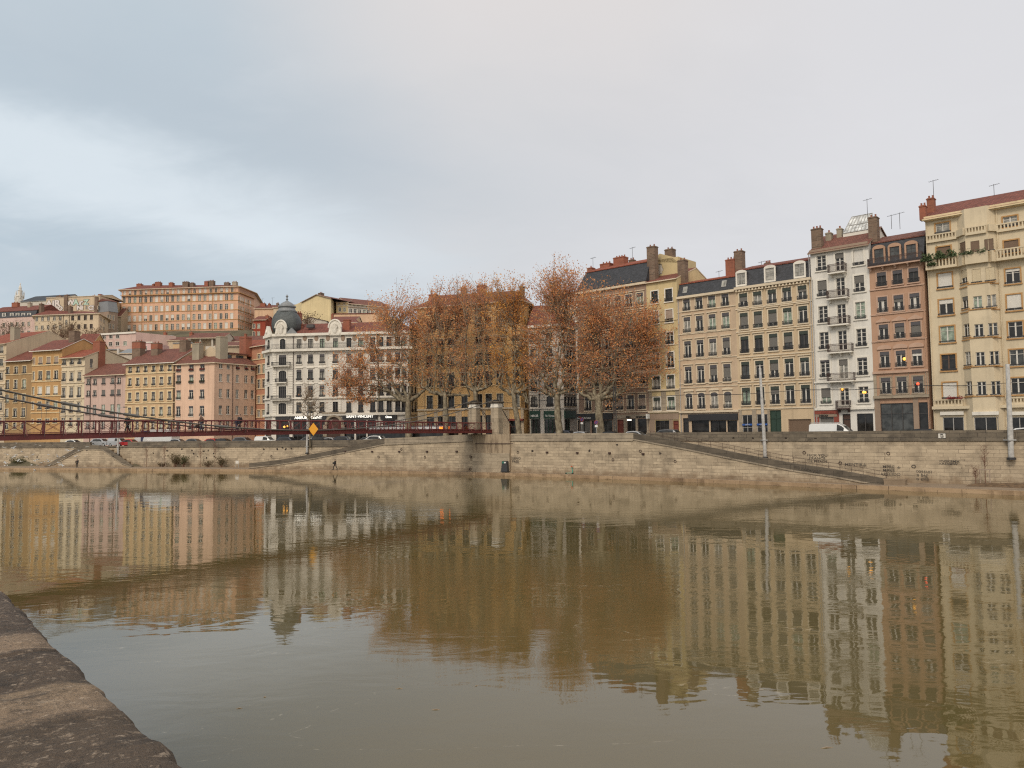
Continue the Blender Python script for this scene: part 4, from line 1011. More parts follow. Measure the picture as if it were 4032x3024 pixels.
b.shop(0, 1088, 1200, 1445, None, 1540, 'dark_frame', nm=2, tr=.7); b.shop(0, 1232, 1278, 1445, None, 1540, 'door_red', 'door_red', nm=0, kind='door', tr=.8)
b.sign(0, 1042, 1282, 1390, 1438, 1540, 'taupe', .08, name='wood_fascia')
mb = MB(b.fr(0)); U = lambda x: b.px(0,x,1540)[0]; zt = b.px(0, 1140, 1440)[1]
for x0, x1 in ((1042,1086),(1202,1230)): mb.box(U(x0), U(x1), -.06, .02, .02, zt)
b.part('ground_floor_pier', M['taupe'], mb)
b.gable(b.z1+2.4, .5, 'tile', ov=.4, ovs=.05)
b.chim(0, 1022, 1085, 20, 330, .9, 'rubble', 1.1, 2); b.chim(0, 1166, 1228, 42, 290, 4.5, 'rubble', 1.1, 2); b.chim(0, 1268, 1326, 130, 340, 1.2, 'rubble', 1.1, 2)
# taller gable wall behind the left chimney
u0, z0 = b.px(0, 1086, 300, 3.2); u1 = b.px(0, 1268, 250, 3.2)[0]; zt = b.px(0, 1130, 95, 3.2)[1]
mb = MB(b.fr(0)); mb.prism([(u0-1.2,3.4),(u1,3.4),(u1,9),(u0-1.2,9)], z0-2, zt-1.0); mb.yprism([(u0-1.2,zt-1.0),(u1,zt-2.0),(u1-1.2,zt-.8),(u0+.8,zt)], 3.4, 9.0); b.part('upper_gable', M['yellow'], mb)
for nm, mt, kk, yy in (('graffiti','text_black',1.07,3.385), ('graffiti_fill','graf_pale',.97,3.37)):
    pts = [b.px(0, x, y, 3.4) for x, y in ((1092,196),(1118,188),(1136,188),(1142,214),(1150,222),(1149,238),(1142,240),(1141,262),(1128,260),(1120,270),(1106,276),(1105,292),(1093,294))]
    cx_, cz_ = sum(p[0] for p in pts)/13, sum(p[1] for p in pts)/13; mb = MB(b.fr(0)); mb.yprism([(cx_+(p[0]-cx_)*kk, cz_+(p[1]-cz_)*kk) for p in pts], yy, 3.398); g_ = b.part(nm, M[mt], mb)
b.finish()
# R7 mauve-brown twin building behind trees
b = Bld('mauve brown building with long slate mansard behind the two rightmost trees', cH, [RL(2281), RL(2557)], 12, (470,405), ZR, 'mauve')
b.win(0, [545,632,712,800,888,980], 1280, 52, [(440,540),(600,700),(760,865),(900,1010),(1048,1160),(1245,1360)], 800, pick=lambda i, j: dict(pane='curtain', blind='shutter', bf=.8) if (j == 5 and i in (3,5)) else {}, sur='trim', sw=.16, rail='iron', lam='lam_grey', cor='flat')
for y, x in ((1380,760),(1190,760),(1020,760),(880,760),(725,760),(570,760)): b.band(0, (x,y), .16, .14, 'trim')
b.band(0, (600,400), .35, .4, 'trim', 'cornice')
b.sign(0, 457, 745, 1388, 1440, 1480, 'black_shop', .2, [('pierre de lune', 510, 1432, 16, dict(sx=1.1))], name='black_fascia')
u, z = b.px(0, 478, 1418, -.24); mb = MB(b.fr(0)); mb.ball((u-.1,-.24,z),(.22,.04,.14)); mb.ball((u+.15,-.24,z-.06),(.2,.04,.1)); b.part('shop_emblem', M['red_shop'], mb)
b.shop(0, 462, 560, 1445, None, 1520, 'black_shop', 'blind_grey', nm=1, tr=0); b.shop(0, 575, 740, 1445, None, 1520, 'black_shop', 'pane2', nm=2, tr=0)
b.shop(0, 782, 832, 1440, None, 1520, 'door_red', 'door_red', nm=0, kind='door', tr=.8); b.shop(0, 860, 928, 1432, None, 1520, 'dark_frame', nm=1, tr=0); b.shop(0, 946, 1018, 1432, None, 1520, 'dark_frame', nm=0, tr=0)
b.sign(0, 755, 1030, 1398, 1428, 1520, 'ashlar', .06, [('ARC', 868, 1424, 14, dict(bold=.02, sx=1.2)), ('COIFFURE', 972, 1424, 14, dict(bold=.02, sx=1.1))], 'text_black', name='stone_fascia')
mb = MB(b.fr(0)); U = lambda x: b.px(0,x,1520)[0]; zt = b.px(0, 868, 1432)[1]
for x0, x1 in ((747,780),(834,858),(930,945),(1020,1034)): mb.box(U(x0), U(x1), -.06, .02, .02, zt)
b.part('ground_floor_pier', M['ashlar'], mb)
u, z = b.px(0, 872, 1442); mb = MB(b.fr(0)); mb.box(u-.45,u+.45,.02,.07,z-.1,z+.08); b.part('shop_lamp', M['lamp_white'], mb)
u, z = b.px(0, 1022, 1412, -.7); mb = MB(b.fr(0)); mb.box(u-.12,u+.12,-.9,-.2,z-.35,z+.35); b.part('projecting_sign', M['text_white'], mb)
b.mansard(b.z1+3.3, b.z1+4.9, 1.3, 'slate', 'tile3', insL=1.0)
b.chim(0, 536, 574, 195, 260, 3, 'brick', 1, 1); b.chim(0, 640, 716, 160, 225, 4.5, 'brick', 1.2, 3); b.chim(0, 748, 832, 108, 200, 4.5, 'brick', 1.4, 4); b.chim(0, 872, 908, 130, 160, 6, 'rubble', .8, 2)
b.antenna(0, 903, 48, 140, 6); b.antenna(0, 585, 130, 240, 5); b.finish()
# ============================================================ middle
A = PT(2088, 133.5); Cc = PT(2222, 131); B_ = PT(2273, 134.5)
b = Bld('white corner building with green pharmacy shopfront seen between two tree trunks', cH, [A, Cc, B_], 12, (75,690), ZR-.1, 'stonewhite')
b.win(0, [110,236], 1290, 52, [(745,815),(865,938),(985,1060),(1130,1208),(1252,1338,dict(arch=.35))], 110, fr='dark_frame', sur='trim_white', sw=.14, rail='iron', cor='flat')
b.win(1, [362,389,412,438], 1290, 18, [(760,825),(875,945),(990,1062),(1132,1205),(1255,1330)], 362, fr='dark_frame', rail='iron')
for y in (1350,1228,1085,960,840): b.band(0, (80,y), .22, .2, 'trim_white'); b.band(1, (350,y), .22, .2, 'trim_white')
b.band(0, (80,692), .4, .5, 'trim_white', 'cornice'); b.band(1, (350,692), .4, .5, 'trim_white', 'cornice')
b.shop(0, 85, 160, 1435, None, 1490, 'green_shop', 'pane2', nm=1, tr=0); b.shop(0, 192, 318, 1435, None, 1490, 'green_shop', 'pane2', nm=3, tr=0); b.shop(1, 358, 400, 1435, None, 1490, 'green_shop', 'pane2', nm=1, tr=0)
b.sign(0, 75, 160, 1368, 1430, 1490, 'green_shop', .2, [('MACIE', 112, 1416, 16, dict(bold=.02))], name='green_fascia'); b.sign(0, 190, 328, 1368, 1430, 1490, 'green_shop', .2, [('St Vincent', 246, 1416, 17, dict(bold=.01))], name='green_fascia'); b.sign(1, 352, 440, 1368, 1430, 1490, 'green_shop', .2, name='green_fascia')
for x in (95,152): b.pipe(0, x, 1250, 'dark_frame')
b.hip(b.z1+4.2, .36, 'tile'); b.finish()
# big ochre building
A = PT(1645, 139.8); C1 = PT(2052, 132.6); B_ = PT(2086, 136)
b = Bld('large ochre apartment building standing behind the middle plane trees', cG, [A, C1, B_], 15, (150,372), ZL+.6, 'bigochre')
rw = [(352,408),(465,545),(640,702),(790,905),(958,1092),(1170,1305)]
b.win(0, [215,318,412,535,668,757,860,1010], 1040, 56, [(y-0, z) for y, z in rw], 757, fr='dark_frame', sur='trim_ochre', sw=.12, rail='iron', rh=.35, tr=(.3,.72))
b.win(1, [1100], 1040, 18, rw[1:], 1100, fr='dark_frame')
b.band(0, (150,1318), .3, .3, 'trim', 'cornice'); b.band(1, (1080,1308), .3, .3, 'trim', 'cornice'); b.band(0, (150,1110), .14, .08, 'trim_ochre'); b.band(0, (150,925), .14, .08, 'trim_ochre'); b.band(0, (150,755), .14, .08, 'trim_ochre')
mb = MB(b.fr(0)); 
b.ops.setdefault(0, [])
for x0, x1, y0 in ((190,255,1380),(290,336,1380),(388,455,1376),(510,566,1380),(682,700,1368),(730,782,1365),(950,1080,1416)): b.shop(0, x0, x1, y0, None, 1450, 'door_red' if x0 == 950 else 'dark_frame', nm=1 if x1-x0 > 30 else 0, tr=.7 if x0 == 950 else 0)
b.sign(0, 945, 1085, 1400, 1418, 1450, 'red_shop', .6, name='red_awning')
zt = b.px(0, 500, 1328)[1]; mb = MB(b.fr(0)); U = lambda x: b.px(0, x, 1450)[0]
q_ = [150,190,255,290,336,388,455,510,566,682,700,730,782,950,1080]
edges_ = [(0, U(190))]+[(U(a), U(c)) for a, c in ((255,290),(336,388),(455,510),(566,682),(700,730),(782,950))]+[(U(1080), b.L(0))]
for a0, a1 in edges_: mb.box(a0+.02, a1-.02, -.05, .02, .02, zt)
b.part('ground_floor_pier', M['sand'], mb)
b.pipe(0, 165, 1000, 'trim_ochre')
b.hip(b.z1+2.7, .34, 'tile', ov=.7)
b.chim(0, 500, 536, 170, 270, 5, 'brick', 1, 2); b.chim(0, 650, 718, 150, 250, 4, 'brick', 1.2, 4); b.chim(0, 1040, 1072, 160, 285, 3, 'rubble', 1, 2); b.chim(0, 205, 270, 235, 300, 4, 'brick', 1, 2); b.finish()
# white corner building with dome
P = [PT(1042, 151.5), PT(1072, 148.2), PT(1156, 147.9), PT(1612, 145.4), PT(1644, 148)]
b = Bld('white ornate corner building with slate dome and red ribbed roof left of the trees', cF, P, 14, (450,392,1), ZL, 'stonewhite')
TW = [(622,740,dict(lam='lam_grey')),(798,925,dict(arch=.45)),(975,1110),(1165,1290,dict(arch=.3))]
b.win(1, [322], 850, 88, TW, 322, fr='dark_frame', sur='trim_white', sw=.18, mul=3, pane='pane'); b.win(1, [322], 850, 62, [(442,560,dict(arch=.4))], 322, fr='dark_frame', sur='trim_white', sw=.2, mul=1)
b.win(0, [165], 850, 24, [(455,555,dict(arch=.3)),(632,740),(808,925,dict(arch=.3)),(980,1112),(1172,1296)], 165, fr='dark_frame', sur='trim_white', sw=.12, rail='iron')
cols = [508,637,768,918,1070,1203,1338,1430,1522,1620,1690]
bw = lambda i, j: ({(2,1):dict(blind='blind_grey'),(3,1):dict(blind='blind_grey'),(2,0):dict(pane='curtain2'),(3,0):dict(pane='curtain2'),(2,3):dict(pane='curtain')}.get((i, j), {}))
b.win(2, cols, 830, 56, [(446,550,dict(rail=None,cor=None)),(620,724,dict(lam='lam_grey')),(788,910,dict(lam='lam_grey')),(968,1098,dict(lam='lam_grey',cor='arc')),(1156,1282,dict(cor=None))], 508, pick=bw, fr='dark_frame', sur='trim_white', sw=.12, rail='iron', rh=.4, cor='flat')
b.win(3, [1745,1785,1822], 1200, 18, [(640,740),(800,915),(975,1100),(1145,1265)], 1745, fr='dark_frame', rail='iron')
for y, h, p_ in ((575,.45,.7),(1115,.25,.3),(1302,.4,.4),(945,.12,.08),(765,.12,.08)):
    for e in (0,1,2,3): b.band(e, None, h, p_, 'trim_white', 'cornice' if h > .3 else 'string_course', z=b.px(1, 322, y)[1])
for e in (0,1,2,3): b.band(e, None, .5, .45, 'trim_white', 'eaves_cornice', z=b.z1-.1)
zb = b.px(1, 322, 572)[1]+.2
for e in (0,1,2):
    mb = MB(b.fr(e)); y = -.62; L_ = b.L(e)
    for z in (.08, .8, .98): mb.box(0, L_, y-.02, y+.02, zb+z-.02, zb+z+.02)
    for k in range(int(L_/.22)): mb.box(.1+k*.22-.012, .1+k*.22+.012, y-.012, y+.012, zb, zb+.98)
    b.part('balcony_railing', M['iron'], mb)
b.balcony(1, 212, 416, 700, 742, 322, 'iron', proj=.9); b.balcony(1, 248, 372, 886, 930, 322, 'iron', proj=.6); b.balcony(1, 205, 420, 1078, 1125, 322, 'iron', proj=.9)
# rusticated quoins by the tower and pavilion
mb = MB(b.fr(1)); z = 4.6
zq = b.px(1, 322, 580)[1]
while z < zq-.4:
    for x0, x1 in ((.05, b.px(1,255,900)[0]), (b.px(1,388,900)[0], b.L(1)-.1)):
        if x1 > x0: mb.box(x0, x1, -.07, .02, z, z+.38)
    z += .46
b.part('rustication', M['trim_white'], mb)
mb = MB(b.fr(2)); z = 4.6; up = [b.px(2, x, 830)[0] for x in (852, 884, 952, 985)]
while z < zq-.4:
    for x0, x1 in ((up[0], up[1]), (up[2], up[3])): mb.box(x0, x1, -.06, .02, z, z+.38)
    z += .46
b.part('rustication', M['trim_white'], mb)
for x in (573,703,833,1002,1133,1268,1400):     # oval vents between the top windows
    mb = MB(b.fr(2)); u, z = b.px(2, x, 432); mb.ball((u,-.02,z), (.42,.08,.62), 10, 7); b.part('oculus', M['taupe'], mb)
def cartouche(e, x, y, w, h):
    u, z = b.px(e, x, y); mb = MB(b.fr(e)); k = w
    pts = [(k*math.cos(a), h*.35+h*.65*math.sin(a)) for a in [math.pi*j/14 for j in range(15)]]+[(-k,-h*.35),(k,-h*.35)]
    mb.M = b.fr(e) @ Matrix.Translation((u, 0, z)); mb.yprism(pts, -.35, .25)
    ring_ = [(k*1.05*math.cos(a), -.38, h*.35+h*.68*math.sin(a)) for a in [math.pi*j/14 for j in range(15)]]; mb.tube(ring_, .17, 6)
    mb.ball((0,-.4,h*.2),(k*.42,.22,h*.42)); mb.ball((-k*.85,-.38,-h*.1),(k*.22,.2,h*.22)); mb.ball((k*.85,-.38,-h*.1),(k*.22,.2,h*.22))
    for j in range(7):
        a = math.pi*(.15+.7*j/6); mb.tube([(0,-.5,0),(k*.5*math.cos(a),-.58,h*.25+h*.45*math.sin(a))], [.05,.14], 5)
    b.part('pediment', M['trim_white'], mb, smooth=False)
cartouche(1, 310, 368, 1.05, 2.2); cartouche(2, 918, 362, 1.2, 2.2)
u, z = b.px(0, 165, 350); mb = MB(b.fr(0)); mb.yprism([(u-1.4,z-1.0),(u+1.4,z-1.0),(u,z+.9)], -.4, .3); mb.ball((u,-.42,z-.3),(.4,.2,.4)); b.part('pediment', M['trim_white'], mb)
u, z = b.px(1, 425, 352); mb = MB(b.fr(1)); mb.yprism([(u-1.0,z-.5),(u+1.0,z-.5),(u,z+.6)], -.3, .6); b.part('pediment', M['zinc'], mb)
# dome
dc = b.px(1, 312, 600); cx, cy = (b.fr(1) @ Vector((dc[0], 2.7, 0))).xy
def dz(y): return b.px(1, 312, y, 2.7)[1]
prof = [(2.55,dz(365)),(2.72,dz(330)),(2.78,dz(290)),(2.74,dz(250)),(2.55,dz(210)),(2.2,dz(175)),(1.85,dz(150)),(1.72,dz(138))]
mb = MB(Matrix.Rotation(0, 4, 'Z')); mb.lathe(prof, 32, cx, cy, sq=.45); dome = b.part('dome', M['dome_slate'], mb, smooth=True)
mb = MB(); mb.lathe([(1.95,dz(146)),(2.0,dz(134)),(1.7,dz(128)),(1.62,dz(112)),(1.45,dz(98)),(1.72,dz(88)),(1.7,dz(74)),(1.35,dz(66)),(1.2,dz(50)),(.8,dz(34)),(.35,dz(20)),(.2,dz(12))], 24, cx, cy); b.part('lantern', M['zinc'], mb, dome, smooth=False)
mb = MB(); mb.lathe([(.2,dz(12)),(.12,dz(4)),(.28,dz(-4)),(.12,dz(-12)),(.10,dz(-22)),(.26,dz(-32)),(.26,dz(-40)),(.08,dz(-50)),(.03,dz(-60))], 12, cx, cy); b.part('finial', M['zinc'], mb, dome)
# ribbed roof
b.gable(b.px(2, 900, 268, 5.5)[1], .42, 'tile', e=2, ov=.3, dp=13, fascia='trim_white', hipR=3.0)
b.chim(2, 1003, 1075, 222, 385, 1.5, 'brick', 1.1, 0); b.chim(1, 455, 520, 125, 420, 5.5, 'brick', 1.2, 3); b.chim(2, 525, 545, 255, 310, 3, 'brick', .8, 1)
u, z = b.px(2, 640, 300, 2.2); mb = MB(b.fr(2)); mb.box(u-.7,u+.7,1.7,2.6,z-.3,z+.35); b.part('skylight', M['dark_frame'], mb)
b.pipe(1, 443, 800, 'rust_iron'); b.pipe(2, 1395, 900, 'dark_frame')
# ground floor
for x0, x1, e in ((130,200,0),(250,400,1),(440,600,2),(620,800,2),(1012,1130,2),(1150,1265,2),(1280,1370,2),(1450,1590,2)): b.shop(e, x0 if e else 132, x1 if e else 195, 1352, None, 1420, 'dark_frame', 'pane', nm=2 if x1-x0 > 80 else 0, tr=0)
b.sign(2, 415, 815, 1306, 1350, 1420, 'black_shop', .3, [('AMEUBLEMENT', 612, 1342, 30, dict(bold=.015, sx=1.12))], 'sign_white', 'shop_fascia')
b.sign(2, 1000, 1385, 1292, 1345, 1420, 'black_shop', .3, [('SAINT-VINCENT', 1192, 1328, 30, dict(bold=.015, sx=1.02))], 'sign_white', 'shop_fascia')
b.sign(2, 1428, 1610, 1302, 1348, 1420, 'black_shop', .3, [('Cinna', 1516, 1330, 22, dict(bold=.03))], 'sign_white', 'shop_fascia')
b.sign(1, 245, 405, 1318, 1350, 1420, 'black_shop', .2, name='shop_fascia')
u0, z0 = b.px(2, 905, 1350); mb = MB(b.fr(2)); R_ = 1.55
mb.tube([(u0+R_*math.cos(a), -.15, z0-1.0+R_*1.1*math.sin(a)) for a in [math.pi*k/14 for k in range(15)]], .32, 6); mb.box(u0-2.1,u0-1.35,-.4,.02,.05,z0-1.0); mb.box(u0+1.35,u0+2.1,-.4,.02,.05,z0-1.0); mb.box(u0-2.3,u0+2.3,-.5,.02,z0+1.1,z0+1.4); b.part('portal', M['ashlar'], mb)
mb = MB(b.fr(2)); mb.yprism([(u0-1.3,.05),(u0+1.3,.05),(u0+1.3,z0-1.0)]+[(u0+1.3*math.cos(a), z0-1.0+1.4*math.sin(a)) for a in [math.pi*k/10 for k in range(1,10)]]+[(u0-1.3,z0-1.0)], -.06, .02); b.part('door', M['door_brown'], mb)
u, z = b.px(1, 340, 1432, -.3); mb = MB(b.fr(1)); mb.ball((u,-.25,z),.22); mb.ball((u+.6,-.25,z+.1),.16); b.part('window_lamp', M['lamp'], mb)
b.finish()
# ============================================================ left row along the quay
LA, LB = PT(885, 158.5), PT(885, 158.5)+Vector((-2.8, 1))
def LL(x): return V2(on_line(x, 1690, LA, LB))
def dirn(p, d): return p+Vector(d).normalized()
# L1 pink corner
pc = LL(842); A = LL(688); u = Vector((.45, 1)).normalized(); r_ = ray(1004, 1690); 
B_ = V2(on_line(1004, 1690, pc, pc+Vector((.62, 1))))
b = Bld('salmon pink corner house with red roof at the end of the left row', cE, [A, pc, B_], 9, (590,436), ZL, 'rose', 'corner_house', 'house')
rw = [(455,525,dict(box='redflower')),(565,660,dict(box='greenleaf')),(735,838,dict(arch=.35)),(915,1030,dict(arch=.35))]
b.win(0, [640,782,905], 600, 46, rw+[(1085,1180)], 640, lam='lam_grey', lh=.3, rail='iron', sillm='trim_white')
b.win(1, [1112,1198,1300,1397,1470], 600, 38, [(435,487),(548,635),(718,818),(905,1003),(1085,1150)], 1112, pick=lambda i, j: dict(box='redflower', pane='pane') if (j == 0 and i > 1) else (dict(pane='curtain') if i in (0,2) and j else {}), sillm='trim_white')
b.pipe(1, 1245, 700); b.pipe(0, 596, 700)
b.hip(b.px(0, 905, 350, 3)[1]+.3, .36, 'tile2', ov=.45)
b.chim(0, 790, 866, 185, 365, 2.0, 'render', 1.4, 3); b.chim(1, 1105, 1192, 110, 395, 1.5, 'render', 1.5, 2)
u0, z0 = b.px(0, 900, 345, 4); mb = MB(b.fr(0)); u1 = b.px(0, 1090, 345, 4)[0]; mb.yprism([(u0,z0-.5),(u1,z0-.5),(u1,z0+.6),((u0+u1)/2,z0+1.9),(u0,z0+.6)], 4, 8); b.part('attic_gable', M['sand'], mb)
mb = MB(b.fr(1)); uu = [b.px(1, x, 370, 2.2) for x in (1195, 1400)]; mb.box(uu[0][0], uu[1][0], 2.0, 5, uu[0][1]-1, uu[0][1]+.9); b.part('dormer', M['peach'], mb)
mb = MB(b.fr(1)); mb.prism([(uu[0][0]-.3,1.6),(uu[1][0]+.3,1.6),(uu[1][0]+.3,5.3),(uu[0][0]-.3,5.3)], uu[0][1]+.9, uu[0][1]+1.15); b.part('dormer_roof', M['tile2'], mb)
mb = MB(b.fr(1))
for x in (1214,1305,1345): q = b.px(1, x, 370, 2.0); mb.box(q[0]-.5,q[0]+.5,1.96,2.05,uu[0][1]-.05,uu[0][1]+.7)
b.part('dormer_windows', M['pane2'], mb)
b.finish()
# L2 ochre-gold
b = Bld('golden ochre house with six window columns left of the pink corner house', cE, [LL(491), LL(688)], 12, (30,430), ZL, 'gold', 'quay_house', 'house')
b.win(0, [92,180,268,357,447,540], 650, 36, [(470,540),(600,690),(762,860),(928,1030),(1085,1180)], 92, sur='trim_ochre', sw=.22, rail='iron', lam='lam_grey', lh=.25, rh=.4)
for y in (555,725,885,1060): b.band(0, (40,y), .2, .15, 'trim_ochre')
b.gable(b.px(0, 290, 285, 6)[1], .5, 'tile2', ov=.7, fascia='trim_white'); b.pipe(0, 585, 700)
b.chim(0, 112, 204, 165, 372, 3, 'rubble', 1.5, 3, top='brick'); b.chim(0, 326, 400, 182, 362, 3, 'rubble', 1.4, 2, top='brick'); b.chim(0, 646, 718, 150, 350, 4, 'rubble', 1.5, 2); b.finish()
# L3 pink
b = Bld('dusty pink house with two brown downpipes between cream and golden houses', cD, [LL(329), LL(491)], 12, (945,562), ZL, 'pink', 'quay_house', 'house')
b.win(0, [995,1070,1168,1268,1340], 640, 40, [(608,678),(738,808),(900,1010),(1080,1175)], 995, pick=lambda i, j: dict(blind='blind_grey') if (i >= 2 and j == 1) or (i, j) == (2, 0) else (dict(pane='curtain2') if j == 2 and i >= 2 else dict(pane='pane')), sillm='pink', rail='iron', rh=.35)
b.pipe(0, 1022, 800); b.pipe(0, 1298, 800); b.gable(b.px(0, 1250, 445, 5)[1]+.2, .45, 'tile2', ov=.6); b.finish()
# L4 cream
b = Bld('narrow cream house with carved window heads and bright red roof', cD, [LL(238), LL(329)], 13, (682,365), ZL, 'cream2', 'quay_house', 'house')
b.win(0, [722,808,895], 580, 38, [(388,450),(538,635),(705,820),(875,990),(1045,1140)], 722, sur='trim', sw=.18, rail='iron', cor='flat', pane='pane2')
for y in (470,655,830,1015): b.band(0, (690,y), .22, .2, 'trim')
b.win(1, [1030], 430, 34, [(380,480)], 1030, sillm='sand2')
b.gable(b.px(0, 900, 290, 4.5)[1]+.2, .4, 'tile3', ov=.7); b.chim(0, 1040, 1118, 165, 500, 3.5, 'brick', 1.6, 3); b.finish()
# L5 ochre
b = Bld('tall orange ochre house with green shutters left of the narrow cream house', cD, [LL(121), LL(238)], 13, (345,282), ZL, 'ochre', 'quay_house', 'house')
b.win(0, [455,545,632], 570, 44, [(365,445,dict(blind='shutter')),(520,620),(695,790,dict(blind='blind_white',pane='curtain2')),(860,950),(1055,1105)], 455, sur='trim_ochre', sw=.16, rail='iron', rh=.3); b.win(0, [380], 570, 24, [(368,445,dict(blind='shutter')),(525,622),(698,785),(862,950),(1060,1105)], 380, sur='trim_ochre', sw=.12)
for y in (460,640,805,990): b.band(0, (350,y), .18, .14, 'trim_ochre')
b.gable(b.px(0, 560, 190, 5)[1]+.3, .42, 'tile', ov=.8, fascia='trim_white'); b.chim(0, 770, 835, 65, 310, 3.2, 'rubble', 1.6, 0); b.finish()
# L6 dark ochre
b = Bld('dark ochre house with three white window columns near the left edge', cD, [LL(18), LL(121)], 12, (55,400), ZL, 'ochre3', 'quay_house', 'house')
b.win(0, [88,182,275], 510, 42, [(470,555),(620,725),(780,875),(940,1040),(1100,1170,dict(arch=.3))], 88, sur='trim_ochre', sw=.14, rail='iron', rh=.3)
b.band(0, (60,562), .15, .1, 'trim_ochre'); b.gable(b.px(0, 250, 305, 5)[1]+.2, .45, 'tile', ov=.7, fascia='trim_white'); b.finish()
# L7 cream edge, taller
b = Bld('cream house with grey green shutters cut by the left edge of the photo', cD, [LL(-150), LL(17)], 22, (40,205), ZL, 'sand', 'quay_house', 'house')
b.win(0, [12,-70,-150,-240], 510, 40, [(238,315),(380,460),(535,620),(700,790),(870,960),(1045,1120)], 12, sur='trim', sw=.2, rail='iron', cor='flat')
for y in (330,500,660,830,1000): b.band(0, (30,y), .22, .18, 'trim')
b.gable(b.px(0, 60, 130, 9)[1]+1.0, .5, 'tile3', ov=.5, ovs=.05); b.chim(1, 160, 228, 25, 165, .6, 'render', 1.4, 0); b.finish()
# L0 orange house between pink corner and dome
b = Bld('tall orange house squeezed between the pink corner house and the domed building', cC, [PT(965, 172), PT(1046, 166)], 14, (250,985), ZL, 'terracotta', 'quay_house', 'house')
b.win(0, [442,512], 1290, 44, [(1085,1155),(1240,1370),(1455,1585),(1690,1800),(1900,2000)], 442, sur='trim_ochre', sw=.2); b.band(0, (400,1165), .2, .15, 'trim_ochre'); b.band(0, (400,1380), .12, .1, 'trim_ochre')
b.gable(b.px(0, 300, 900, 6)[1]+.5, .5, 'tile3', ov=.6); b.chim(0, 156, 246, 845, 1090, -1.5, 'brick', 1.5, 0); b.finish()
# ============================================================ behind and on the hill
def HB(label, c, x0, x1, Y0, Y1, top, wm, depth=10, name='hill_house', x2=None, Y2=None, base=None, cat='house', **k):
    pts = [PT(c(x0, 0)[0], Y0), PT(c(x1, 0)[0], Y1)]
    if x2 is not None: pts.append(PT(c(x2, 0)[0], Y2))
    m = sum(pts, Vector((0, 0)))/len(pts); bz = base if base is not None else hz(m.x, m.y)-4
    return Bld(label, c, pts, depth, top, bz, wm, name, cat, **k)
M['trim_far'] = M['trim']
# big orange tenement
b = HB('huge orange tenement with rows of windows crowning the hill', cB, 105, 1760, 263, 259, (112,322), 'orange', 22, 'hill_tenement', 1985, 272, cat='building')
c21 = [170+76.3*k for k in range(21)]
rw = [(425,512),(560,642),(690,772),(820,905),(945,1000)]
pk = pick_some(5, (.30, dict(blind='blind_white')), (.18, dict(blind='blind_white', bf=.6)), (.12, dict(pane='curtain')), (.08, dict(blind='blind_grey')))
b.win(0, [172+75.7*k for k in range(21)], 640, 40, rw[:4], 246, pick=pk, far=1); b.win(0, [180+75.6*k for k in range(21)], 370, 30, [(340,402)], 256, pick=pk, far=1)
b.win(1, [1785,1815,1845,1885,1917,1950], 600, 16, rw[:4], 1815, pick=pk, far=1); b.win(0, [172+75.7*k for k in range(21)], 640, 40, rw[4:], 246, pick=pk, far=1)
for y in (410,515,645,778,908):
    for e in (0,1): b.band(e, None, .22, .12 if y > 420 else .7, 'trim_brown', z=b.px(0, 246, y)[1])
for e in (0,1):
    mb = MB(b.fr(e)); z = b.px(0, 246, 408)[1]+.1
    mb.box(-.1,b.L(e)+.1,-.68,-.64,z+.9,z+.95)
    for k in range(int(b.L(e)/.5)): mb.box(k*.5,k*.5+.03,-.67,-.64,z,z+.9)
    b.part('balcony_railing', M['iron'], mb)
for x in (425,735,1112,1418): b.pipe(0, x, 640, 'trim_brown')
b.hip(b.px(0, 900, 268, 8)[1], .30, 'tile', ov=.9)
for x0, x1, yt in ((345,408,225),(605,675,200),(798,850,208),(990,1068,195),(1095,1145,212),(1298,1348,190),(1362,1425,180),(1575,1640,205),(1688,1745,195),(565,588,230)): b.chim(0, x0, x1, yt, 285, 5, rnd.choice(['rubble','render','brick']), 1.6, 3)
b.finish()
# long cream house
b = HB('long cream hillside house with dark shutters and red hipped roof', cA, 500, 1500, 232, 229, (505,755), 'sand', 12, 'hill_house', 1655, 242)
b.win(0, [570,660,752,845,938], 810, 40, [(780,850),(918,985)], 570, far=1); b.win(0, [1130,1228,1327,1422], 795, 46, [(762,838),(900,975)], 1130, pane='pane', fr='brown_paint', far=1); b.win(1, [1572,1618], 810, 24, [(785,850),(912,985)], 1572, far=1, pane='pane')
b.win(0, [1032], 860, 36, [(825,905,dict(arch=.6))], 1032, far=1, pane='pane'); b.pipe(0, 985, 850); b.pipe(0, 1078, 850)
b.hip(b.px(0, 1000, 680, 4)[1], .36, 'tile', ov=.6); b.chim(0, 1055, 1095, 595, 690, 4, 'rubble', 1.2, 1); b.finish()
# graffiti house
b = HB('beige gable wall on the hill covered with big white and green graffiti letters', cA, 675, 1510, 252, 249, (680,485), 'sand', 12, 'graffiti_house', 1650, 254)
b.win(0, [737,828], 660, 26, [(640,675)], 737, far=1, pane='pane'); b.win(0, [1345], 635, 28, [(612,665)], 1345, far=1); b.win(1, [1535], 635, 26, [(612,665)], 1535, far=1)
M['graf_white'] = plain('white_spray_paint', (.66,.60,.55), .9); M['graf_green'] = plain('mint_spray_paint', (.45,.58,.47), .9)
def hgraf(s, x, y, hp, mat='graf_white', sx=1):
    u, z = b.px(0, x, y); h = b.px(0, x, y-hp)[1]-z; g_ = b.fr(0) @ Matrix.Translation((u, -.06, z))
    o = text(s, h*1.42, M['text_black'], b.root, g_, 'graffiti', bold=.22, ext=.01, sx=sx); text(s, h*1.42, M[mat], o, Matrix.Translation((0,0,.03)) @ RX.inverted(), 'graffiti_fill', bold=.12, ext=.01, sx=sx)
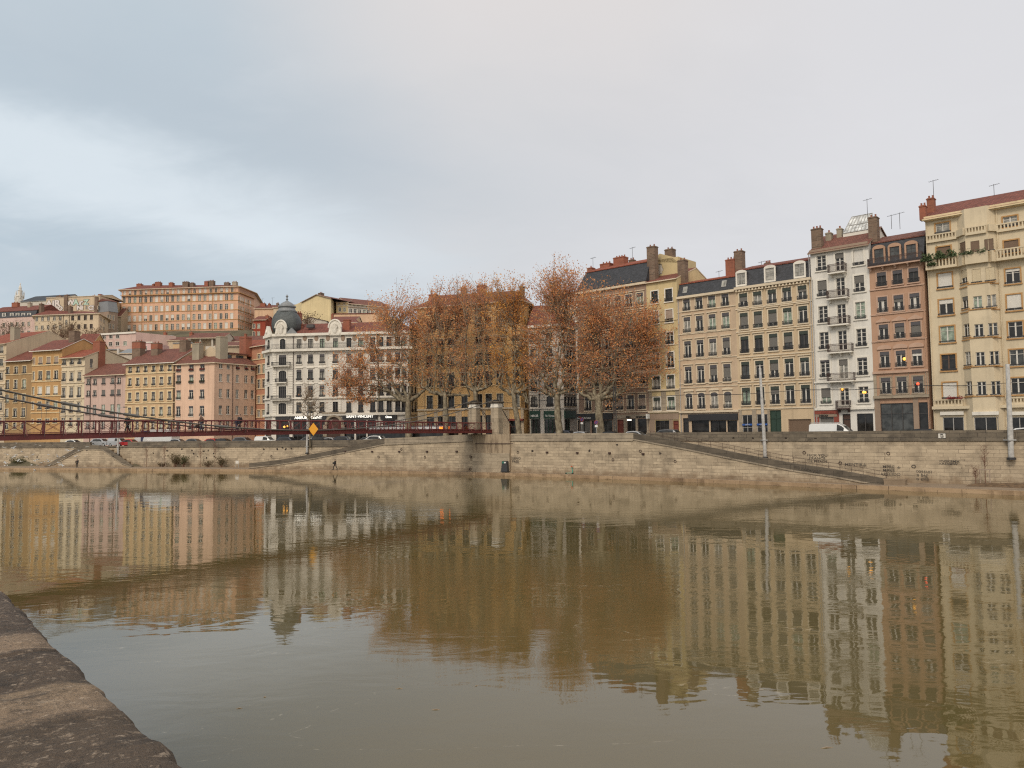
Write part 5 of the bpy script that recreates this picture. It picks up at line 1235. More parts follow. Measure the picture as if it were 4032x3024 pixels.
hgraf('AiR', 825, 618, 95, sx=1.25); hgraf('W', 1098, 592, 78, sx=1.1); hgraf('A', 1182, 592, 82, 'graf_green', 1.1); hgraf('r', 1260, 588, 72, sx=1.4); hgraf('Z', 1340, 588, 74, 'graf_green', 1.1); hgraf('SO', 920, 680, 60, sx=1.15); hgraf('Ni', 1245, 668, 62, sx=1.2); hgraf('C!', 1418, 668, 62, sx=1.1)
b.gable(b.z1+1.2, .5, 'tile2', ov=.2, ovs=.1)
for x0, x1, yt, yb in ((870,945,435,490),(990,1042,420,690),(1425,1475,430,490),(1466,1515,455,690)): b.chim(0, x0, x1, yt, yb, -.4 if yb > 600 else .5, 'rubble', 1.2, 1)
b.chim(1, 1568, 1605, 430, 540, 2, 'brick', 1, 0); b.finish()
b = HB('dark brown house on the hill beside the huge orange tenement', cA, 1655, 1800, 247, 250, (1655,690), 'taupe', 6)
b.win(0, [1680,1715,1765], 800, 26, [(745,820),(885,960)], 1680, far=1, pane='pane2'); b.mansard(b.z1+3.6, b.z1+4.4, .7, 'zinc', 'tile2'); b.finish()
b = HB('small grey house squeezed against the left side of the orange tenement', cA, 1790, 1850, 258, 258, (1800,760), 'sand2', 8); b.win(0, [1830], 850, 24, [(810,880),(935,1010)], 1830, far=1); b.gable(b.z1+3, .5, 'tile2'); b.finish()
# pink house with mansard, far left
b = HB('pink house with black mansard and white dormers at the left edge of the hill', cA, -260, 505, 240, 236, (0,800), 'palepink', 12)
b.win(0, [57,180,268,358,448,-40,-140], 890, 42, [(860,925),(1000,1060)], 358, far=1); b.mansard(b.px(0, 250, 690, 1)[1], b.px(0, 250, 600, 4)[1], .8, 'slate', 'tile')
for x in (182,272,362,452,60): b.dormer(0, x-27, x+27, 722, 785, .1, 'trim_white', False, 1.2, 'white_paint', 'pane2')
b.chim(0, 602, 640, 555, 700, 1, 'rubble', 1.2, 1); b.chim(0, 425, 465, 545, 620, 4, 'render', 1, 1); b.chim(0, 180, 270, 540, 600, 5, 'brick', 1, 2); b.finish()
# church
b = HB('church roof of dark slate with a white pinnacled spire far behind the pink house', cA, 270, 890, 290, 286, (280,545), 'stonew', 14, 'church', cat='church')
b.gable(b.px(0, 600, 462, 7)[1], .5, 'slate', ov=.3, fascia='zinc')
def spire(x, y0, y1, w):
    u, z = b.px(0, x, y0, 2); zt = b.px(0, x, y1, 2)[1]; h = zt-z; q = (b.fr(0) @ Vector((u, 2, 0))).xy; mb = MB()
    mb.lathe([(w,z-8),(w,z+h*.12),(w*1.15,z+h*.13),(w*1.1,z+h*.2),(w*.75,z+h*.22),(w*.7,z+h*.48),(w*.85,z+h*.5),(w*.45,z+h*.54),(w*.42,z+h*.66),(w*.5,z+h*.67),(w*.1,z+h*.88),(w*.2,z+h*.91),(.05,z+h)], 8, q.x, q.y)
    for k in range(4):
        a = math.pi/2*k+.6; mb.lathe([(w*.2,z),(w*.2,z+h*.35),(w*.05,z+h*.5)], 6, q.x+w*1.1*math.cos(a), q.y+w*1.1*math.sin(a))
    b.part('spire', M['stonewhite'], mb)
spire(310, 500, 250, 1.15); spire(252, 520, 375, .5); b.finish()
# pale pink building row below the tenement
b = HB('long pale pink hillside building with flat white roof edge and wide windows', cA, 1215, 1465, 226, 214, (1465,1055,1), 'palepink', 12, 'hill_house', 2090, 210)
b.win(0, [1295,1330,1370], 1120, 24, [(1095,1160),(1185,1240)], 1330, far=1, pane='pane2'); b.win(1, [1520,1617,1723,1828], 1100, 52, [(1068,1125)], 1617, far=1, sillm='trim_white'); b.win(1, [1617,1720,1828,1945], 1100, 56, [(1180,1240)], 1617, far=1, sillm='trim_white')
for e in (0,1): b.band(e, None, .5, .3, 'trim_white', 'roof_edge', z=b.z1-.1)
b.finish()
b = HB('bright pink flat fronted house right of the pale pink hillside building', cB, 398, 556, 205, 205, (400,1062), 'hotpink', 10); b.win(0, [470], 1150, 40, [(1118,1180)], 470, far=1, sillm='trim_white'); b.band(0, (400,1064), .3, .2, 'trim_white', 'roof_edge'); b.finish()
b = HB('cream house with glazed top floor under the orange tenement', cB, 320, 735, 222, 222, (330,1000), 'sand', 10); b.win(0, [420,520,600,680], 1040, 48, [(1018,1065)], 520, far=1); b.gable(b.z1+1.2, .5, 'zinc', ov=.3); b.chim(0, 725, 755, 905, 1000, 2, 'brick', 1.2, 1); b.chim(0, 340, 372, 905, 990, 2, 'render', 1.2, 1); b.finish()
b = HB('cream house with low red roof left of the white loggia house', cB, 640, 1055, 218, 218, (735,1032), 'sand', 10); b.win(0, [770,880,960], 1060, 44, [(1042,1075)], 770, far=1, blind='blind_cream'); b.gable(b.px(0, 900, 995, 4)[1]+.2, .5, 'tile2', ov=.4); b.finish()
b = HB('white loggia house with square columns and a dark red roof', cB, 1055, 1550, 208, 208, (1060,998), 'stonew', 10)
for u0_, u1_ in ((1110,1232),(1250,1400),(1420,1500)): 
    a0, a1 = b.px(0, u0_, 1060)[0], b.px(0, u1_, 1060)[0]; z0, z1 = b.px(0, 1232, 1120)[1], b.px(0, 1232, 1015)[1]; b.hole(0, a0, a1, z0, z1)
    mb = MB(b.fr(0)); mb.box(a0-.3,a1+.3,1.6,1.8,z0-.3,z1+.3); b.part('loggia_wall', M['sand2'], mb)
b.reveal = 1.6; b.gable(b.px(0, 1300, 945, 5)[1]+.2, .5, 'tile2', ov=.5); b.chim(0, 1090, 1130, 905, 985, 3, 'brick', 1, 1); b.finish()
b = HB('long low white house with dark red roof left of the red house', cB, 1545, 2170, 214, 214, (1600,1048), 'stonew', 10); b.gable(b.px(0, 1900, 988, 5)[1]+.2, .5, 'tile2', ov=.5); b.chim(0, 1860, 1885, 940, 1010, 3, 'brick', 1, 0); b.finish()
b = HB('small orange flat roofed annex behind the golden house chimneys', cB, 845, 1125, 192, 192, (850,1075), 'gold', 8, 'annex'); b.band(0, (850,1075), .25, .15, 'zinc', 'roof_edge'); b.finish()
b = HB('beige windowless gable house behind the pink corner house', cB, 1440, 1790, 186, 186, (1445,1110), 'sand2', 10); b.gable(b.px(0, 1650, 1070, 4)[1]+.3, .5, 'tile2'); b.finish()
b = HB('cream gable house with red roof between brick chimney and domed building', cB, 1895, 2160, 188, 188, (1960,1105), 'sand', 9); b.gable(b.px(0, 2050, 1045, 4)[1]+.3, .5, 'tile3'); b.chim(0, 1795, 1882, 985, 1235, -3, 'brick', 1.4, 0); b.finish()
# sand house behind pink, with grey hipped turret
b = HB('beige plastered back house with white flue behind the dusty pink house', cD, 958, 1330, 192, 192, (1100,275), 'sand2', 9, 'back_house'); b.win(0, [1132], 430, 30, [(395,470)], 1132, far=1); b.band(0, (1100,278), .25, .25, 'zinc', 'roof_edge'); 
mb = MB(b.fr(0)); q = b.px(0, 1328, 440, -.6); zt = b.px(0, 1328, 265, -.6)[1]; mb.tube([(q[0],-.6,q[1]-1),(q[0],-.6,zt)], .3, 8); b.part('flue', M['white_paint'], mb); b.finish()
b = HB('small white house with grey hipped zinc roof behind the dusty pink house', cD, 1335, 1480, 190, 190, (1340,312), 'stonew', 7, 'back_house'); b.hip(b.px(0, 1420, 268, 3)[1], .42, 'zinc', ov=.3); b.finish()
# orange gable behind L5
b = HB('orange gable house rising behind the tall ochre house', cD, 790, 980, 190, 190, (980,260), 'ochre', 10, 'back_house'); b.gable(b.px(0, 860, 90, 3)[1], .5, 'tile', ov=.2); b.finish()
# red house and beige neighbours right of the tenement
b = HB('dark red house on the hill between tenement and slate dome', cC, 352, 525, 246, 246, (352,585), 'redwall', 10); b.win(0, [368,436], 680, 36, [(648,710),(758,828)], 436, far=1, sillm='trim'); b.gable(b.px(0, 450, 540, 4)[1]+.2, .5, 'tile', ov=.5); b.chim(0, 535, 575, 505, 570, 2, 'brick', 1.2, 1); b.finish()
b = HB('beige gable house with many chimneys behind the dark red house', cC, 365, 660, 262, 262, (365,420), 'peach', 12); b.gable(b.px(0, 520, 375, 4)[1]+.3, .5, 'tile2'); b.chim(0, 460, 528, 330, 400, 3, 'brick', 1.6, 2); b.chim(0, 572, 600, 335, 390, 3, 'brick', 1.2, 1); b.antenna(0, 490, 280, 340, 4); b.antenna(0, 638, 265, 370, 5); b.finish()
b = HB('pale house with red roof seen right behind the dome lantern', cC, 640, 1062, 258, 258, (880,400), 'sand', 12); b.win(0, [940,1010], 440, 34, [(420,470)], 940, far=1); b.gable(b.px(0, 970, 362, 4)[1]+.2, .5, 'tile'); b.chim(0, 690, 722, 330, 400, 3, 'rubble', 1.2, 2); b.chim(0, 820, 850, 305, 380, 3, 'brick', 1.2, 1); b.finish()
# yellow gable house
A = PT(cC(1060, 0)[0], 232); B1 = PT(cC(1480, 0)[0], 226); B2 = PT(cC(1562, 0)[0], 238)
b = Bld('big lemon yellow gable house above the red ribbed roof', cC, [A, B1, B2], 16, (1062,325), hz(A.x, A.y)-4, 'lemon', 'hill_house', 'house')
L0 = b.L(0); zpk = b.px(0, 1285, 222)[1]; up = b.px(0, 1285, 222)[0]; F0 = b.fr(0)
zr_ = b.px(0, 1480, 320)[1]
b.extra.append((F0, [(0,0,b.z1-.02),(L0,0,b.z1-.02),(up,0,zpk)]))
mb = MB(F0); o_ = .4; mb.quad([(-o_,-o_,b.z1-.2),(up,-o_,zpk+.12),(up,18,zpk+.12),(-o_,18,b.z1-.2)]); mb.quad([(up,-o_,zpk+.12),(L0+o_,-o_,b.z1-.1),(L0+o_,18,b.z1-.1),(up,18,zpk+.12)])
mb.quad([(-o_,-o_,b.z1-.4),(-o_,-o_,b.z1-.2),(up,-o_,zpk+.12),(up,-o_,zpk-.1)],1); mb.quad([(up,-o_,zpk-.1),(up,-o_,zpk+.12),(L0+o_,-o_,b.z1-.1),(L0+o_,-o_,b.z1-.32)],1)
b.part('roof', [M['tile2'], M['taupe']], mb)
b.win(1, [1500,1522,1543], 390, 9, [(358,420)], 1522, far=1, pane='pane'); b.chim(0, 1298, 1340, 178, 235, 2, 'rubble', 1.4, 2); b.finish()
b = HB('pale yellow terrace with long red roof right of the lemon gable house', cC, 1562, 1735, 232, 232, (1565,375), 'lemon', 12, 'hill_terrace'); b.win(0, [1615,1683], 440, 34, [(410,465)], 1615, far=1, sillm='trim_white'); b.win(0, [1600,1680], 350, 26, [(338,362)], 1600, far=1); b.band(0, (1565,378), .2, .15, 'trim_white'); b.z1 = b.px(0, 1600, 328)[1]; b.gable(b.px(0, 1600, 290, 5)[1], .5, 'tile2', ov=.5); b.finish()
b = HB('white long terrace with red roof and wide windows above the trees', cC, 1735, 2330, 232, 240, (1740,345), 'stonew', 12, 'hill_terrace'); b.win(0, [1765,1825,1885,1950,2015,2080], 370, 30, [(355,382)], 1825, far=1); b.win(0, [1775,1838,1905,1970,2030,2090,2150,2210], 460, 44, [(430,490)], 1838, far=1, sillm='trim_white'); b.band(0, (1740,400), .2, .2, 'taupe'); b.gable(b.px(0, 1900, 285, 5)[1], .5, 'tile2', ov=.6); b.finish()
b = HB('peach low house with red roof beneath the pale yellow terrace', cC, 1500, 1850, 205, 205, (1480,585), 'peach', 9); b.gable(b.px(0, 1600, 540, 4)[1], .5, 'tile', ov=.6); b.chim(0, 1490, 1515, 485, 550, 2, 'brick', 1, 1); b.finish()
b = HB('orange strip house behind the peach low house', cC, 1515, 2150, 216, 216, (1520,500), 'peach', 9); b.band(0, (1520,500), .2, .2, 'tile'); b.finish()
b = HB('low pavilion with red pyramid roof over dark eaves behind the ribbed roof', cC, 1530, 1850, 178, 178, (1530,625), 'taupe', 8); b.hip(b.px(0, 1690, 575, 4)[1], .45, 'tile', ov=.7); b.finish()
b = HB('white gable house with brown eaves between the dome and the lemon gable house', cC, 1030, 1420, 190, 190, (1035,605), 'stonew', 9)
F0 = b.fr(0); L0 = b.L(0); zpk = b.px(0, 1190, 555)[1]; up = b.px(0, 1190, 555)[0]; b.extra.append((F0, [(0,0,b.z1-.02),(L0,0,b.z1-.02),(up,0,zpk)]))
mb = MB(F0); o_ = .3; mb.quad([(-o_,-o_,b.z1-.1),(up,-o_,zpk+.12),(up,10,zpk+.12),(-o_,10,b.z1-.1)]); mb.quad([(up,-o_,zpk+.12),(L0+o_,-o_,b.z1-.1),(L0+o_,10,b.z1-.1),(up,10,zpk+.12)]); b.part('roof', M['tile2'], mb); b.finish()
# building behind the pharmacy
b = HB('tall cream building far back between the pharmacy and the mansard building', cH, 285, 520, 160, 158, (290,430), 'stonewhite', 12, 'back_building', base=ZL, cat='building'); b.win(0, [330,395,455], 480, 26, [(450,500),(560,610),(660,720)], 330, far=1); b.gable(b.z1+1.5, .5, 'tile2'); b.finish()
# ------------------------------------------------------------------ plane trees
t = NT('plane_bark'); co = t.coord()
v = t.n('ShaderNodeTexVoronoi'); t.l(t.mapping(co, (2.2,2.2,1.3)), v.inputs['Vector']); v.inputs['Scale'].default_value = 1.4
c = t.ramp(t.noise(t.mapping(co, (1.6,1.6,.9)), 1.5, 5, .6), [(.34,(.065,.05,.034)),(.45,(.15,.12,.078)),(.56,(.22,.185,.125)),(.70,(.34,.30,.21))])
t.set(color=c, rough=.9); t.bump(v.outputs['Distance'], .4, .05); M['bark'] = t.mat
def leafmat(name, stops):
    t = NT(name); g = t.n('ShaderNodeNewGeometry'); co = t.coord()
    f = t.math('ADD', t.math('MULTIPLY', g.outputs['Random Per Island'], .55), t.math('MULTIPLY', t.mr(t.noise(co, .45, 3), .3, .7), .65))
    c = t.ramp(t.math('SUBTRACT', f, .1), stops); t.set(color=c, rough=.75)
    tr = t.n('ShaderNodeBsdfTranslucent'); t.l(c, tr.inputs['Color']); mx = t.n('ShaderNodeMixShader'); mx.inputs[0].default_value = .46
    t.l(t.b.outputs[0], mx.inputs[1]); t.l(tr.outputs[0], mx.inputs[2]); t.l(mx.outputs[0], t.out.inputs['Surface']); return t.mat
M['leaf'] = leafmat('autumn_plane_leaves', [(.05,(.36,.16,.085)),(.3,(.56,.25,.125)),(.55,(.72,.33,.135)),(.8,(.82,.42,.15)),(1,(.88,.54,.20))])
M['leaf_gold'] = leafmat('golden_plane_leaves', [(.05,(.36,.15,.06)),(.35,(.56,.25,.075)),(.65,(.70,.33,.075)),(1,(.80,.46,.10))])
M['twig'] = plain('twigs', (.31,.24,.17), .9, 0, .3, 3)
def bez(a, b, c, n): return [a*(1-t)**2+b*2*t*(1-t)+c*t*t for t in [k/n for k in range(n+1)]]
def quadleaf(L, p, s, r):
    a = Vector((r.gauss(0,1), r.gauss(0,1), r.gauss(0,1)))
    if a.length < .1: a = Vector((1,0,0))
    a.normalize(); d = a.orthogonal(); d.normalize(); ang = r.uniform(0, 6.28); d = d*math.cos(ang)+a.cross(d)*math.sin(ang)
    a *= s*.62; d *= s*.5
    i = len(L.v); L.v += [p-a, p+d*.9-a*.1, p+a, p-d*.9+a*.15]; L.f.append((i, i+1, i+2, i+3)); L.m.append(0)
def plane_tree(label, base, Y, fork, blobs, seed, limbs=6, trunk_r=.55, leaf='leaf', dens=1., lsz=.20, zg=None, name='plane_tree', group='plane trees along the quay street', shoots=1.0, limb_px=None):
    r = random.Random(seed); B = at(base[0], base[1], Y); zb = zg if zg is not None else zst(base[0])
    root = thing(name, label, 'tree', (B.x, B.y, zb), 0, group); O = Vector(root.location)
    fk = at(fork[0], fork[1], Y)-O
    tw = MB(); L = MB()
    mid = fk*.5+Vector((r.uniform(-.25,.25), r.uniform(-.2,.2), 0))
    tr = bez(Vector((0,0,-.3)), mid, fk, 7)
    tw.tube([p+Vector((r.gauss(0,.04), r.gauss(0,.04), 0)) for p in tr], [trunk_r*(1.35 if k == 0 else 1.08 if k == 1 else 1-.28*k/7) for k in range(8)], 10)
    ends = []
    targets = []
    for (bx, by, rx, ry, n) in blobs:
        c = at(bx, by, Y)-O; sx, sz = rx*Y/F, ry*Y/F; sy = min(sx*.9, 4.5)
        for k in range(int(n*shoots)):
            while True:
                q = Vector((r.uniform(-1,1), r.uniform(-1,1), r.uniform(-1,1)))
                if q.length < 1: break
            if r.random() < .14: q *= r.uniform(1.15, 1.5)
            targets.append(c+Vector((q.x*sx, q.y*sy, q.z*sz)))
    # limbs: low pollarded arms
    tips = []
    dirs = limb_px or []
    nl = limbs
    for k in range(nl):
        if k < len(dirs): e = at(dirs[k][0], dirs[k][1], Y+r.uniform(-1.2,1.2))-O
        else:
            a = 2*math.pi*(k+r.uniform(-.2,.2))/nl; e = fk+Vector((math.cos(a)*r.uniform(2.2,4.2), math.sin(a)*r.uniform(1.6,3.0), r.uniform(2.0,4.6)))
        d = e-fk; m = fk+Vector((d.x*.72, d.y*.72, d.z*.12+r.uniform(-.3,.4)))
        pts = bez(fk+Vector((0,0,-.5)), m, e, 8); pts = [p+Vector((r.gauss(0,.13), r.gauss(0,.13), r.gauss(0,.12)))*(0 < i < 8) for i, p in enumerate(pts)]
        r0 = trunk_r*r.uniform(.48,.62); rad = [r0*(1-.55*i/8)*(1+.22*(r.random()-.5)) for i in range(9)]; rad[-1] *= 1.25
        tw.tube(pts, rad, 7); tips.append((pts[-1], rad[-1]*.8)); tips.append((pts[-3], rad[-3]*.7)); tips.append((pts[5], rad[5]*.7))
        if r.random() < .6:    # stubby knuckle
            tw.tube([pts[4], pts[4]+Vector((r.gauss(0,.5), r.gauss(0,.4), .5))], [rad[4]*.7, rad[4]*.55], 6)
    tips.append((fk, trunk_r*.5))
    # leaders: heavier upright stems
    lead = []
    for k in range(nl*2):
        p, rr = tips[(k*3) % len(tips)]; tg_ = r.choice(targets); e = p.lerp(tg_, .62); mm = p.lerp(e, .5); mm = Vector((lerp(mm.x, p.x, .55), lerp(mm.y, p.y, .55), mm.z))
        pts = bez(p, mm, e, 8); pts = [q+Vector((r.gauss(0,.10), r.gauss(0,.10), 0))*(0 < i) for i, q in enumerate(pts)]
        tw.tube(pts, [lerp(min(rr,.20), .05, i/8) for i in range(9)], 5, cap=False)
        lead += [(q, .06) for q in pts[2:]]
    nodes = tips+lead
    for T in targets:
        # start from the best node below the target
        best = min(nodes, key=lambda n: (T-n[0]).length+ (3*max(0, n[0].z-T.z)) + r.uniform(0, 3.0)); p, rr = best
        d = T-p; mm = p+Vector((d.x*.35, d.y*.35, d.z*.6)); n_ = 6
        pts = bez(p, mm, T, n_); pts = [q+Vector((r.gauss(0,.10), r.gauss(0,.10), r.gauss(0,.06)))*(0 < i < n_) for i, q in enumerate(pts)]
        tw.tube(pts, [lerp(min(rr,.055), .014, i/n_) for i in range(n_+1)], 3, cap=False, mi=1)
        ln = d.length; m = int(dens*r.choice([0,6,12,18,26,34,42])*min(1.6, max(.5, ln/4)))
        for k in range(m):
            f = r.uniform(.38, 1.04)*n_; i = min(n_-1, int(f)); q = pts[i].lerp(pts[i+1], min(1.15, f-i)); sp = .44
            quadleaf(L, q+Vector((r.gauss(0,sp), r.gauss(0,sp), r.gauss(0,sp))), lsz*r.uniform(.6,1.3), r)
        for k in range(3):   # side twigs
            f = r.uniform(.4,.95)*n_; i = int(f); q = pts[i]; e = q+Vector((r.gauss(0,.5), r.gauss(0,.5), r.uniform(.1,.9))); tw.tube([q, e], [.015,.008], 3, cap=False, mi=1)
            for j in range(int(dens*3)): quadleaf(L, q.lerp(e, r.uniform(.4,1.1))+Vector((r.gauss(0,.2), r.gauss(0,.2), r.gauss(0,.2))), lsz*r.uniform(.6,1.2), r)
    tw.build('trunk', [M['bark'], M['twig']], root, uv=False, smooth=True)
    if L.f: L.build('crown', M[leaf], root, uv=False)
    return root
K = 1.0
plane_tree('leftmost plane tree with low limbs reaching left across the white building', (1610,1722), 133, (1608,1570),
  [(1610,1195,95,95,60),(1520,1240,90,80,46),(1480,1330,110,90,64),(1610,1330,110,120,76),(1390,1480,80,70,44),(1480,1460,100,80,70),(1345,1520,60,50,34),(1400,1500,70,60,30),(1590,1450,110,80,60),(1350,1400,45,35,12),(1400,1560,70,35,16),(1660,1230,60,90,34),(1480,1185,40,30,10),(1680,1330,60,110,30),(1660,1450,60,80,24),(1320,1470,45,55,16),(1420,1400,60,60,24),(1310,1530,40,40,16),(1350,1455,50,45,22),(1440,1560,60,35,16)],
  21, 7, .62, shoots=K, dens=0.92, limb_px=[(1440,1585),(1500,1500),(1660,1540),(1540,1480),(1690,1500),(1580,1440),(1620,1450)])
plane_tree('second plane tree from the left, in front of the ochre building', (1755,1715), 130, (1752,1545),
  [(1760,1160,85,75,46),(1720,1250,90,90,60),(1800,1250,80,90,56),(1690,1370,80,90,46),(1780,1370,100,90,66),(1740,1470,100,70,44),(1830,1140,50,50,20),(1640,1300,50,110,24),(1860,1220,45,70,22),(1700,1180,50,50,18),(1840,1400,50,80,24),(1790,1110,50,40,20),(1720,1130,40,40,14)],
  22, 6, .5, shoots=K, dens=0.62, limb_px=[(1690,1545),(1715,1480),(1765,1470),(1800,1500),(1660,1520),(1850,1560)])
plane_tree('plane tree rising straight behind the two stone bridge towers', (1874,1715), 127, (1872,1530),
  [(1880,1190,80,75,44),(1850,1290,80,80,56),(1920,1290,80,90,56),(1870,1400,90,80,54),(1910,1470,80,60,34),(1840,1480,60,60,20),(1820,1120,45,45,16),(1960,1340,50,110,26),(1900,1115,60,40,24),(1850,1110,40,35,14),(1800,1450,45,60,14)],
  23, 6, .5, shoots=K, dens=0.62, limb_px=[(1822,1500),(1850,1470),(1895,1480),(1930,1510),(1870,1440),(1950,1470)])
plane_tree('leaning plane tree with a golden crown right of the bridge towers', (2046,1710), 122, (2020,1540),
  [(1985,1130,75,70,50),(2030,1190,70,80,50),(1960,1230,80,80,50),(2030,1310,90,90,66),(1980,1400,90,80,56),(2060,1430,80,70,42),(2000,1480,80,50,30),(2085,1300,50,130,26),(1935,1350,40,90,16),(1930,1180,45,70,16),(2050,1120,45,55,20),(1940,1130,40,40,14)],
  24, 6, .48, 'leaf_gold', shoots=K, dens=.78, limb_px=[(1960,1500),(1985,1440),(2060,1490),(2080,1590),(2030,1440),(2100,1500)])
plane_tree('tallest plane tree, standing before the green pharmacy', (2203,1712), 119, (2192,1545),
  [(2210,1060,80,70,50),(2150,1110,80,70,44),(2270,1090,60,70,30),(2200,1170,110,80,70),(2120,1200,60,90,34),(2140,1300,90,80,56),(2240,1290,100,90,70),(2180,1400,120,80,84),(2100,1420,60,80,34),(2170,1490,110,60,58),(2090,1330,40,60,16),(2290,1200,55,110,34),(2300,1400,50,90,26),(2060,1300,40,90,14),(2240,1470,70,50,22)],
  25, 7, .58, shoots=K, dens=0.85, limb_px=[(2095,1510),(2140,1545),(2180,1450),(2250,1480),(2130,1470),(2220,1460),(2270,1500)])
plane_tree('broad plane tree with a thick trunk before the mauve building, rightmost of the row', (2366,1712), 116, (2352,1560),
  [(2390,1160,110,70,54),(2310,1200,80,90,46),(2430,1250,120,90,80),(2330,1320,110,90,84),(2460,1340,110,90,80),(2560,1260,80,80,40),(2590,1350,60,80,32),(2400,1430,140,80,110),(2540,1440,80,70,44),(2630,1430,60,60,26),(2300,1480,90,60,50),(2440,1510,110,45,44),(2640,1350,40,40,10),(2660,1310,35,25,7),(2470,1170,70,50,22),(2560,1180,50,40,12),(2400,1590,60,25,10),(2280,1330,50,110,26),(2480,1240,90,90,36),(2330,1110,50,40,12)],
  26, 8, .66, shoots=K, dens=.82, limb_px=[(2290,1500),(2330,1450),(2420,1490),(2460,1540),(2370,1440),(2480,1480),(2270,1540),(2430,1580)])
# nearly bare young street tree before the furniture shop
plane_tree('small nearly bare tree before the furniture shop, beside the grey pole', (1222,1725), 139, (1222,1640),
  [(1215,1560,60,60,44),(1250,1590,50,45,26),(1195,1600,45,45,24),(1200,1520,15,25,6)], 31, 5, .16, 'leaf', .07, .2, name='bare_tree', group=None, limb_px=[(1200,1600),(1240,1600),(1215,1570),(1260,1610),(1180,1610)])
# ------------------------------------------------------------------ footbridge
M['red_steel'] = plain('dark_red_painted_steel', (.135,.026,.024), .55, 0, .2, 2)
M['cable'] = plain('grey_cable', (.13,.125,.115), .6)
M['cable_light'] = plain('light_cable', (.30,.285,.265), .6)
M['tower_stone'] = stone('tower_ashlar', (.41,.34,.245), (.31,.255,.18), 1.0, .55, (.11,.085,.065), (.13,.10,.07), .7)
t = NT('rust_stained_stone'); uv = t.coord('UV')
n_ = t.noise(t.mapping(uv, (1.3,.16,1)), 1.2, 6, .7); n2 = t.noise(uv, 1.2, 6, .7)
c = t.mix(t.mix((.42,.34,.235,1), (.28,.21,.14,1), n2), (.055,.03,.018,1), t.mr(n_, .48, .68, 0, .9)); t.set(color=c, rough=.9); M['rust_stone'] = t.mat
e0 = Vector((-4.6, 122)); ax = Vector((-37.4, -58)); sp_ = ax.length; ax.normalize(); pr = Vector((-ax.y, ax.x))
if pr.x < 0: pr = -pr
br = thing('footbridge', 'dark red suspension footbridge with lattice railings crossing the river', 'bridge', (e0.x, e0.y, 0), 0)
rzb = math.atan2(ax.y, ax.x); Mb = Matrix.Rotation(rzb, 4, 'Z')     # local x runs from the far tower towards the near bank
ys = pr.x*(-math.sin(rzb))+pr.y*math.cos(rzb)      # +1/-1: side of the upstream railing in local y
HWd = 1.7; LEN = sp_*1.26
zd = lambda s: 6.82+.30*math.sin(math.pi*max(0, min(1, s/LEN)))   # deck camber
SEG = 30; ss = [LEN*k/SEG for k in range(SEG+1)]
def bpart(mb, name, mat, parent=br): return mb.build(name, mat, parent)
mb = MB(Mb)
for a, b in zip(ss, ss[1:]): 
    za, zb = zd(a)-.06, zd(b)-.06; mb.quad([(a,-HWd,za),(b,-HWd,zb),(b,HWd,zb),(a,HWd,za)]); mb.quad([(a,-HWd,za-.08),(b,-HWd,zb-.08),(b,HWd,zb-.08),(a,HWd,za-.08)])
    mb.box(a-.08, a+.08, -HWd, HWd, za-.3, za-.085)
bpart(mb, 'deck', M['red_steel'])
